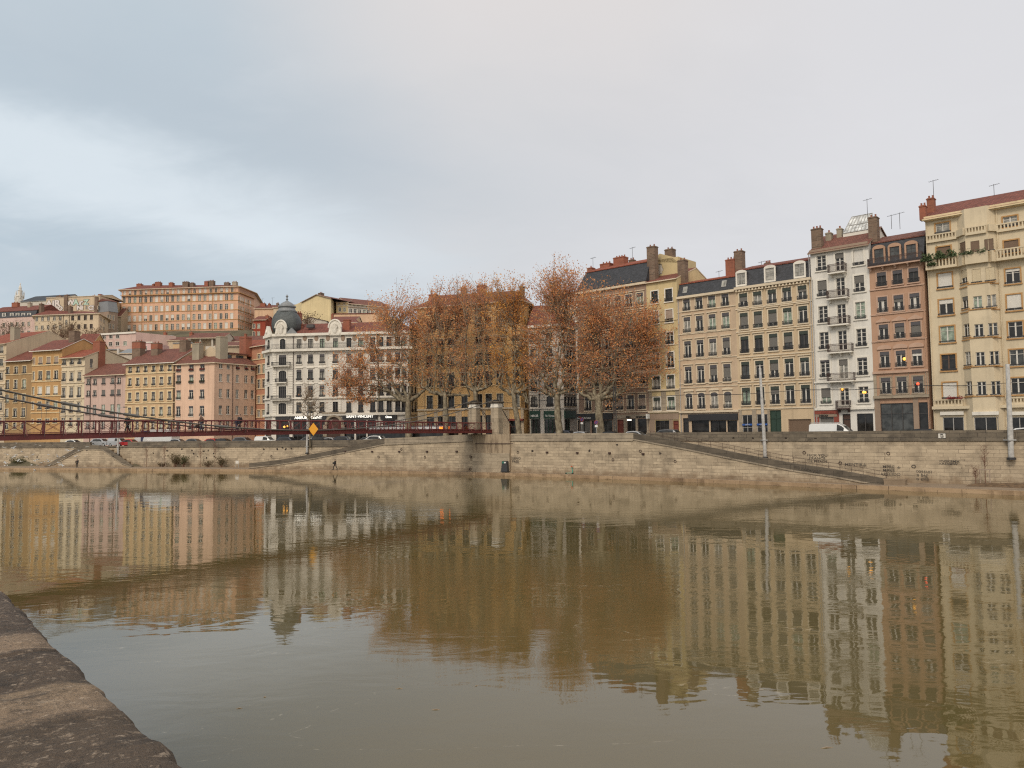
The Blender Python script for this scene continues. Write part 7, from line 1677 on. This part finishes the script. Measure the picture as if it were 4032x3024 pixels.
def sapling(label, x, y, h, seed, o=1.1, frame=True, spread=1.0, name='sapling'):
    r = random.Random(seed); p = wall_pt(x, y, lambda q: o_main(q)-o); p.z = QZ; s = thing(name, label, 'tree', p, heading(x)); mb = MB()
    mb.tube([(0,0,-.05),(.02,0,h*.45),(0,.02,h)], [.05,.04,.012], 6)
    for k in range(26):
        z = h*r.uniform(.42,.9); a = r.uniform(0,6.28); ln = spread*r.uniform(.4,1.0); e = Vector((math.cos(a)*ln*.6, math.sin(a)*ln*.5, z+ln*.8)); q0 = Vector((0,0,z)); mb.tube(bez(q0, q0.lerp(e,.5)+Vector((math.cos(a)*.1,0,-.05)), e, 3), [.018,.013,.009,.004], 3, cap=False)
        for j in range(4): f = q0.lerp(e, r.uniform(.4,1)); mb.tube([f, f+Vector((r.gauss(0,.22), r.gauss(0,.2), r.uniform(.1,.4)))], [.007,.003], 3, cap=False)
    mb.build('stem', M['red_twig'], s, uv=False)
    if frame:
        for x_ in (-.45,.45):
            mb = MB(); mb.tube([(x_,-.1,-.05),(x_,-.1,1.75)], .045, 6); mb.build('stake', M['shutter'], s)
        mb = MB(); mb.tube([(-.55,-.1,1.68),(.55,-.1,1.68)], .05, 6); mb.build('crossbar', M['shutter'], s)
    return s
sapling('bare reddish sapling tied to wooden stakes at the right end of the quay', 3880, 1900, 4.2, 3, 1.3); sapling('small bare twig bush beside the staked sapling at the right', 3842, 1902, 1.7, 4, 1.4, False, .8, name='bare_bush')
sapling('bare staked sapling on the quay right of the dark litter bin', 577, 1832, 3.8, 5, 1.2); sapling('second bare staked sapling, left of the dense brown bush', 646, 1832, 4.0, 6, 1.2)
sapling('thin bare young tree between the bushes under the bridge', 788, 1832, 4.4, 7, 1.0, False); sapling('thin bare young tree wrapped in ivy left of the white board', 846, 1832, 4.8, 8, 1.0, False)
# planting bed at right
mb = MB(); xs_ = rng(3770, 4500, 40); r = random.Random(5); ids = []
for x in xs_:
    for f in range(6): 
        q = bank(x, lerp(o_main(x)-3.2, o_main(x)+.05, f/5)); edge = min(f, 5-f if f < 5 else 1, 2)/2*min(1, (x-3765)/60); mb.add([(q.x, q.y, QZ+.01+.26*edge+r.uniform(0,.08)*edge)])
for i in range(len(xs_)-1):
    for f in range(5): a = i*6+f; mb.f.append((a, a+6, a+7, a+1)); mb.m.append(0)
M['bed'] = plain('leaf_strewn_soil', (.12,.075,.04), .95, 0, .5, 2.5); bd = mb.build('planting_bed', M['bed']); tag(bd, kind='structure')
# hillside bushes among the roofs
for k, (c, x, y, Y, w, h, lab) in enumerate(((cA,80,1060,205,9,7,'bare brown thicket before the pink mansard house on the hill'),(cA,230,1000,206,6,5,'brown thicket right of the first thicket on the hill'),(cA,860,1090,206,9,6,'tangle of bare bushes before the cream hillside house'),(cA,960,1060,207,7,8,'bare hillside tree before the cream hillside house'),(cA,1090,1010,212,5,5,'small bare tree in the middle of the cream hillside house'),(cA,1440,1040,218,8,3,'low dry hedge above the pale pink building'),(cC,1150,640,186,4,5,'bare reddish shrub before the white gable house'))):
    p = at(*c(x, y), Y); p.z -= h*.35; shrub(lab, p, w*1.25, h*.9, 380, 'bare_leaf', 80+k, name='hillside_bush', stems=95, ls=.24)
# ------------------------------------------------------------------ people
def skin(verts, edges, rads, sub=1):
    me = bpy.data.meshes.new('skin'); me.from_pydata(verts, edges, []); o = bpy.data.objects.new('skin', me); COL.objects.link(o)
    m = o.modifiers.new('s', 'SKIN'); m.use_smooth_shade = True
    for v, r in zip(me.skin_vertices[0].data, rads): v.radius = (r, r) if not isinstance(r, tuple) else r
    for k, v in enumerate(me.skin_vertices[0].data): v.use_root = (k == 0)
    if sub: mm = o.modifiers.new('b', 'SUBSURF'); mm.levels = sub
    return eval_mesh(o, 'body')
M['skin'] = plain('skin', (.42,.26,.19), .6, 0, .05); M['hair'] = plain('dark_hair', (.03,.02,.015), .7)
for nm, c in dict(coat_black=(.012,.012,.014), coat_brown=(.10,.06,.04), coat_blue=(.02,.022,.04), denim=(.03,.035,.06), trouser=(.015,.015,.018), hat_red=(.16,.02,.02), bag_black=(.015,.015,.015), shirt_white=(.6,.6,.6)).items(): M[nm] = plain(nm, c, .85, 0, .2, 6)
def add_me(mb, me, mi=0):
    i = len(mb.v); mb.v += [v.co.copy() for v in me.vertices]; mb.f += [tuple(i+k for k in p.vertices) for p in me.polygons]; mb.m += [mi]*len(me.polygons)
def person(label, p, rz, H=1.74, stride=.28, coat='coat_black', legs='trouser', hat=None, bag=None, arm=.18, scarf=None, long_coat=.0, turn=0.):
    k = H/1.74; root = thing('person', label, 'person', p, rz); V = Vector
    hip, kn, an = .92*k, .49*k, .08*k; s = stride*k
    # forward is +x, left is +y
    J = dict(pel=V((0,0,.95*k)), sp=V((.01,0,1.15*k)), ch=V((.02,0,1.34*k)), nk=V((.02,0,1.49*k)), hd=V((.035,0,1.60*k)))
    for sd, q in ((1, 1), (-1, -1)):
        J['h%d' % sd] = V((0, .09*sd*k, hip)); J['k%d' % sd] = V((s*.55*q+.05, .10*sd*k, kn)); J['a%d' % sd] = V((s*1.05*q-.03*(q < 0), .10*sd*k, an+(.05*k if q < 0 else 0))); J['t%d' % sd] = J['a%d' % sd]+V((.17*k, .01*sd, -.045*k if q > 0 else -.07*k))
        J['s%d' % sd] = V((.01, .185*sd*k, 1.41*k)); J['e%d' % sd] = V((-arm*q*.5-.03, .25*sd*k, 1.13*k)); J['w%d' % sd] = V((-arm*q+.08, .235*sd*k, .90*k)); J['p%d' % sd] = J['w%d' % sd]+V((.02, 0, -.085*k))
    def mk(names, edges, rads, sub=1): return skin([tuple(J[n]) for n in names], [(names.index(a), names.index(b)) for a, b in edges], rads, sub)
    nm = ['pel','sp','ch','nk','hd']+[a+str(sd) for sd in (1,-1) for a in ('h','k','a','t','s','e','w','p')]
    R = dict(pel=.125, sp=.115, ch=.135, nk=.055, hd=.05, h=.085, k=.055, a=.042, t=.034, s=.062, e=.042, w=.029, p=.034)
    ed = [('pel','sp'),('sp','ch'),('ch','nk'),('nk','hd')]+[(a, b) for sd in ('1','-1') for a, b in (('pel','h'+sd),('h'+sd,'k'+sd),('k'+sd,'a'+sd),('a'+sd,'t'+sd),('ch','s'+sd),('s'+sd,'e'+sd),('e'+sd,'w'+sd),('w'+sd,'p'+sd))]
    rad = lambda n: R.get(n, R.get(n[0], .05))*k
    mb = MB(); add_me(mb, mk(nm, ed, [rad(n) for n in nm]))
    hc = V((.05*k, 0, 1.64*k)); ct, st_ = math.cos(turn), math.sin(turn)
    rot = lambda v: V((v[0]*ct-v[1]*st_, v[0]*st_+v[1]*ct, v[2]))
    hm = MB(Matrix.Translation(hc) @ Matrix.Rotation(turn, 4, 'Z')); hm.ball((0,0,0), (.098*k,.078*k,.122*k), 14, 10)
    hm.tube([(.088*k,0,.02*k),(.118*k,0,-.02*k)], [.010*k,.019*k], 6); hm.ball((.075*k,0,-.075*k), (.03*k,.035*k,.025*k), 8, 5)
    for sd in (-1, 1): hm.ball((-.005*k, .08*k*sd, 0), (.022*k,.012*k,.034*k), 8, 5); hm.ball((.088*k,.031*k*sd,.018*k), (.010*k,.013*k,.009*k), 8, 5, 1)
    hm.ball((.094*k,0,-.055*k), (.008*k,.026*k,.007*k), 8, 4, 2)
    i = len(mb.v); mb.v += hm.v; mb.f += [tuple(i+q for q in f) for f in hm.f]; mb.m += hm.m
    for sd in (1, -1):     # five separate bent fingers on each palm
        w = J['p%d' % sd]; 
        for f in range(4):
            o = V((.030-.020*f, 0, -.02))*k; ln = (.072,.082,.076,.06)[f]*k; b0 = w+o; mb.tube([b0, b0+V((.004,-.006*sd,-ln*.5)), b0+V((.012,-.022*sd,-ln*.95))], [.0095*k,.0085*k,.006*k], 6)
        b0 = w+V((.034,-.006*sd,.03))*k; mb.tube([b0, b0+V((.022,-.014*sd,-.03))*k, b0+V((.026,-.024*sd,-.058))*k], [.011*k,.010*k,.007*k], 6)
    mb.build('body', [M['skin'], M['hair'], M['hat_red']], root, uv=False, smooth=True)
    # jacket and trousers follow the body
    cn = ['ch','sp','pel','nk']+[a+str(sd) for sd in (1,-1) for a in ('s','e','w')]
    ce = [('pel','sp'),('sp','ch'),('ch','nk')]+[(a, b) for sd in ('1','-1') for a, b in (('ch','s'+sd),('s'+sd,'e'+sd),('e'+sd,'w'+sd))]
    CR = dict(ch=.165, sp=.15, pel=.165, nk=.075, s=.082, e=.062, w=.046); save = J['nk']; J['nk'] = V((.02,0,1.47*k)); sv = J['pel']; J['pel'] = V((0,0,(.90-long_coat)*k))
    mj = MB(); add_me(mj, mk(cn, ce, [CR.get(n, CR.get(n[0]))*k for n in cn])); mj.build('jacket', M[coat], root, uv=False, smooth=True); J['nk'] = save; J['pel'] = sv
    tn = ['pel']+[a+str(sd) for sd in (1,-1) for a in ('h','k','a')]; te = [(a, b) for sd in ('1','-1') for a, b in (('pel','h'+sd),('h'+sd,'k'+sd),('k'+sd,'a'+sd))]
    TRd = dict(pel=.135, h=.10, k=.074, a=.060); mt = MB(); add_me(mt, mk(tn, te, [TRd.get(n, TRd.get(n[0]))*k for n in tn])); mt.build('trousers', M[legs], root, uv=False, smooth=True)
    for sd in (1, -1):
        a, t_ = J['a%d' % sd], J['t%d' % sd]; sh = MB(); sh.tube([a+V((-.06,0,-.02))*k, a+V((.03,0,-.02))*k, t_], [.052*k,.056*k,.04*k], 8); sh.build('shoe', M['bag_black'], root, uv=False, smooth=True)
    hh = MB(Matrix.Translation(hc) @ Matrix.Rotation(turn, 4, 'Z')); hh.ball((-.022*k,0,.028*k), (.098*k,.086*k,.112*k), 12, 8)
    if hat: hh.ball((-.005*k,0,.07*k), (.112*k,.098*k,.085*k), 12, 8)
    hh.build('hat' if hat else 'hair', M[hat or 'hair'], root, uv=False, smooth=True)
    if scarf: sb_ = MB(); sb_.tube([(.09*math.cos(a)*k+.02, .09*math.sin(a)*k, 1.46*k+.02*math.sin(a*3)) for a in [2*math.pi*j/10 for j in range(11)]], .05*k, 6); sb_.build('hood', M[scarf], root, uv=False, smooth=True)
    if bag:
        w = J['p-1' if bag == 'hand' else 'p1']; bb = MB(); bx = V((w.x+.02, w.y, w.z-.40*k)) if bag == 'hand' else V((.12, .22*k, .95*k)); bb.box(bx.x-.2,bx.x+.2,bx.y-.08,bx.y+.08,bx.z,bx.z+.30); bb.tube([(bx.x-.12,bx.y,bx.z+.3),(w.x,w.y,w.z-.04) if bag == 'hand' else (.0,.1,1.4*k),(bx.x+.12,bx.y,bx.z+.3)], .015, 5)
        b_ = bb.build('carried_bag', M['bag_black'], None, uv=False); b_.parent = None; b_.matrix_world = Matrix.Translation(root.location) @ Matrix.Rotation(rz, 4, 'Z'); tag(b_, bag_label.get(label, 'black bag held by a walker'), 'bag')
    return root
bag_label = {}
def deck_pt(x, y, lat):   # on the bridge deck, lat metres towards the upstream railing from the axis, seen at pixel x
    A = e0+pr*lat; B = A+ax*50; p = on_line(x, y, A, B); s = (V2(p)-A).dot(ax); p.z = zd(s)-.06; return p
aL, aR = rzb, rzb+math.pi
l1 = 'person in black coat and dark red hat walking left on the bridge'; person(l1, deck_pt(502, 1700, .2), aL, 1.76, .30, 'coat_black', 'trouser', 'hat_red')
l2 = 'person in brown hooded jacket walking on the bridge with a black bag'; bag_label[l2] = 'black shopping bag carried by the brown jacket walker on the bridge'; person(l2, deck_pt(793, 1700, .3), aL, 1.76, .2, 'coat_brown', 'denim', None, 'hand', scarf='coat_brown')
person('taller person in a long black coat in the pair walking left on the bridge', deck_pt(944, 1700, .1), aL, 1.86, .3, 'coat_black', 'trouser', long_coat=.22)
person('shorter person in a dark blue jacket in the pair on the bridge', deck_pt(932, 1700, .9), aL, 1.5, .22, 'coat_blue', 'denim')
l5 = 'person in dark clothes striding left along the lower quay near the bridge'; bag_label[l5] = 'small dark bag worn by the lone quay walker'; p = Vector((*bank(1305, 1.15), QZ)); person(l5, p, heading(1305)+math.pi, 1.76, .32, 'coat_black', 'trouser', None, 'side', arm=.3)
p = Vector((*bank(259, 2.6), QZ)); person('person in black feeding gulls on the quay before the double stair', p, heading(260)+2.6, 1.7, .12, 'coat_black', 'trouser', arm=-.3)
# ------------------------------------------------------------------ gulls
M['gull_white'] = plain('gull_white', (.62,.61,.58), .8); M['gull_grey'] = plain('gull_grey', (.34,.35,.36), .8); M['gull_beak'] = plain('gull_beak', (.4,.2,.03), .6)
def gull(up):
    g = thing('gull', 'white gull', 'gull', (0,0,0), 0, 'gulls over the quay'); mb = MB(); mb.tube([(-.26,0,.0),(-.12,0,.0),(0,0,.01),(.12,0,.03),(.19,0,.05),(.245,0,.05)], [.012,.05,.068,.05,.042,.02], 8); mb.tube([(-.24,0,0),(-.36,0,.0)], [.02,.05], 4); mb.build('body', M['gull_white'], g, uv=False, smooth=True)
    mb = MB(); mb.tube([(.24,0,.048),(.30,0,.04)], [.013,.003], 5); mb.build('beak', M['gull_beak'], g, uv=False)
    for sd in (-1, 1):
        mb = MB(); P_ = [(.07,.05),(.10,.25),(.02,.60)], [(-.08,.05),(-.05,.26),(-.06,.60)]; z = [.04, .04+up*.18, .04+up*.10+ (.1 if up > .5 else -.02)]
        for th in (0, .012):
            for j in range(2): mb.quad([(P_[0][j][0],sd*P_[0][j][1],z[j]+th),(P_[0][j+1][0],sd*P_[0][j+1][1],z[j+1]+th),(P_[1][j+1][0],sd*P_[1][j+1][1],z[j+1]+th),(P_[1][j][0],sd*P_[1][j][1],z[j]+th)], 1 if th else 0)
        mb.build('wing', [M['gull_white'], M['gull_grey']], g, uv=False)
    return g
def sitgull():
    g = thing('gull', 'white gull', 'gull', (0,0,0), 0, 'gulls standing on the quay'); mb = MB(); mb.tube([(-.25,0,.16),(-.1,0,.19),(.04,0,.21),(.12,0,.26),(.15,0,.34),(.19,0,.37),(.23,0,.37)], [.012,.06,.075,.055,.038,.04,.018], 8); mb.build('body', M['gull_white'], g, uv=False, smooth=True)
    mb = MB(); mb.ball((-.08,.05,.2),(.16,.03,.05),8,5); mb.ball((-.08,-.05,.2),(.16,.03,.05),8,5); mb.build('wing', M['gull_grey'], g, uv=False, smooth=True)
    mb = MB(); mb.tube([(.22,0,.37),(.28,0,.355)], [.012,.003], 5); mb.build('beak', M['gull_beak'], g, uv=False); mb = MB(); mb.tube([(0,.03,0),(0,.03,.16)], .008, 4); mb.tube([(0,-.03,0),(0,-.03,.16)], .008, 4); mb.build('legs', M['gull_beak'], g, uv=False); return g
protos = [gull(1.0), gull(.2), gull(-.5)]; r = random.Random(9); first = [True]*3
fly = [(65,1746),(15,1762),(48,1764),(52,1767),(140,1750),(157,1756),(208,1755),(28,1790),(64,1792),(87,1780),(130,1790),(190,1790),(262,1772),(270,1775),(252,1798),(227,1800),(303,1795),(297,1797),(312,1775),(345,1760),(160,1822),(193,1817),(175,1818),(72,1812),(82,1818),(20,1822),(28,1827),(135,1815),(150,1810),(245,1832),(240,1830),(57,1798),(287,1764),(228,1822),(105,1800)]
lab = ['white gull gliding with raised wings near the double stair', 'white gull flying with level wings near the double stair', 'white gull flying with lowered wings near the double stair']
for k, (x, y) in enumerate(fly):
    t_ = k % 3; g = protos[t_] if first[t_] else copy_tree(protos[t_]); first[t_] = False
    g.location = at(x, y, r.uniform(132, 144)); g.rotation_euler = (r.uniform(-.5,.5), r.uniform(-.3,.3), r.uniform(0,6.28)); s_ = r.uniform(.9,1.15); g.scale = (s_,)*3; g['label'] = lab[t_]; g['group'] = 'gulls flying near the double stair'
sg0 = sitgull(); ff = True
for (x, y) in ((20,1838),(28,1839),(124,1838),(145,1837),(194,1837),(234,1838),(250,1838),(125,1834),(414,1838)):
    g = sg0 if ff else copy_tree(sg0); ff = False; g.location = ground(x, y, QZ+.016); g.rotation_euler = (0,0,r.uniform(0,6.28)); g['label'] = 'white gull standing on the quay edge near the feeder'
g = copy_tree(sg0); g.location = ground(136, 1851, .02); g['label'] = 'white gull floating on the water below the double stair'; g['group'] = 'gulls floating on the river'; g.location.z = -.12
# ------------------------------------------------------------------ sky, sun, camera
w = bpy.data.worlds.new('World'); S.world = w; w.use_nodes = True; nt = w.node_tree; nt.nodes.clear()
class WN(NT):
    def __init__(s): s.t = nt
t = WN(); out = t.n('ShaderNodeOutputWorld'); bg = t.n('ShaderNodeBackground'); t.l(bg.outputs[0], out.inputs[0])
sky = t.n('ShaderNodeTexSky', sky_type='NISHITA'); sky.sun_disc = False
SEL, SAZ = math.radians(42), math.radians(205)
sky.sun_elevation = SEL; sky.sun_rotation = SAZ
g = t.coord('Generated'); sx = t.n('ShaderNodeSeparateXYZ'); t.l(g, sx.inputs[0]); X, Y, Z = sx.outputs
hlen = t.math('SQRT', t.math('ADD', t.math('MULTIPLY', X, X), t.math('MULTIPLY', Y, Y)))
az = t.math('ARCTAN2', X, Y); el = t.math('ARCTAN2', Z, hlen)      # radians, azimuth 0 = view axis, positive to the right
# cloud deck projected on a plane overhead, so the banks shrink towards the horizon
den = t.math('ADD', t.math('MAXIMUM', Z, 0.), .22)
cv = t.n('ShaderNodeCombineXYZ'); t.l(t.math('DIVIDE', X, den), cv.inputs[0]); t.l(t.math('DIVIDE', Y, den), cv.inputs[1])
cl1 = t.noise(t.mapping(cv.outputs[0], (.75,1.15,1), rot=(0,0,.5)), 1.0, 6, .55, .35); cl2 = t.noise(t.mapping(cv.outputs[0], (2.2,3.4,1), rot=(0,0,.5), loc=(4,2,0)), 1.0, 5, .6, .4)
soft = t.math('SUBTRACT', cl1, .5); fine = t.math('SUBTRACT', cl2, .5)
# left is bluer, right and overhead greyer and warmer
side = t.math('ADD', t.math('ADD', az, t.math('MULTIPLY', soft, .55)), t.math('MULTIPLY', el, .35))
c = t.ramp(t.mr(side, -.62, .55), [(0,(.455,.550,.625)),(.30,(.515,.585,.640)),(.55,(.625,.64,.66)),(.75,(.66,.66,.675)),(1,(.70,.695,.71))])
c = t.mix(c, (.73,.695,.68,1), t.math('MULTIPLY', t.mr(el, .33, .55), t.mr(t.math('ABSOLUTE', t.math('SUBTRACT', az, .05)), .12, .42, 1, 0)))
lowc = t.mr(el, .03, .20, 1, 0); c = t.mix(c, (.535,.595,.645,1), t.math('MULTIPLY', lowc, t.mr(az, .05, .45, .75, .15)))
c = t.mix(c, (.45,.51,.57,1), t.math('MULTIPLY', t.mr(t.math('ABSOLUTE', t.math('SUBTRACT', t.math('ADD', el, t.math('MULTIPLY', az, .20)), .30)), 0, .085, 1, 0), t.mr(az, -.25, .2, .30, 0)))
# brighter slanting bank low in the left
axis = t.math('ADD', t.math('SUBTRACT', el, .255), t.math('MULTIPLY', t.math('ADD', az, .36), .20)); axis = t.math('ADD', axis, t.math('MULTIPLY', soft, .12)); axis = t.math('ADD', axis, t.math('MULTIPLY', fine, .13))
bank_ = t.math('MULTIPLY', t.mr(t.math('ABSOLUTE', axis), .0, .085, 1, 0, 'SMOOTHSTEP'), t.mr(t.math('ADD', az, t.math('MULTIPLY', soft, .3)), -.30, .0, 1, 0))
c = t.mix(c, (.76,.825,.87,1), t.math('MULTIPLY', bank_, .72))
c = t.mix(c, (.78,.80,.82,1), t.math('MULTIPLY', t.mr(soft, .02, .2), .16)); c = t.mix(c, (.42,.46,.51,1), t.math('MULTIPLY', t.mr(soft, -.2, -.02, 1, 0), .14))
c = t.mix(c, (.80,.82,.84,1), t.math('MULTIPLY', t.mr(fine, .05, .25), .12))
# unseen sky behind the camera, brightened as added fill light for the facades
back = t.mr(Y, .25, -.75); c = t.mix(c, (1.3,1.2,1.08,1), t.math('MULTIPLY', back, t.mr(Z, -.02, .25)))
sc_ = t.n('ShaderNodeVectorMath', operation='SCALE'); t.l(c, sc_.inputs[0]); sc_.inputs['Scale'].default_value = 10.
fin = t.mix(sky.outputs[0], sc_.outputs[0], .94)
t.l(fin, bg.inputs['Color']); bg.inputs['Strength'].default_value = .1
sd = bpy.data.lights.new('sun', 'SUN'); sd.energy = 1.45; sd.angle = math.radians(14); sd.color = (1,.885,.745); so = bpy.data.objects.new('sun', sd); COL.objects.link(so)
dirn_ = Vector((math.sin(SAZ)*math.cos(SEL), math.cos(SAZ)*math.cos(SEL), math.sin(SEL))); so.rotation_euler = dirn_.to_track_quat('Z', 'Y').to_euler(); so.location = (0,0,80)
cd = bpy.data.cameras.new('camera'); co_ = bpy.data.objects.new('camera', cd); COL.objects.link(co_); S.camera = co_
cd.sensor_fit = 'HORIZONTAL'; cd.sensor_width = 36; cd.lens = 36*F/4032; cd.clip_start = .05; cd.clip_end = 3000
mw = Matrix.Identity(4)
for i in range(3): mw[i][0], mw[i][1], mw[i][2], mw[i][3] = RT[i], UP[i], -FW[i], CAM[i]
co_.matrix_world = mw
S.view_settings.view_transform = 'Standard'; S.view_settings.look = 'None'; S.view_settings.exposure = .10; S.view_settings.gamma = 1
S.render.engine = 'CYCLES'; S.cycles.use_denoising = False; S.cycles.filter_width = 1.2; S.cycles.max_bounces = 6
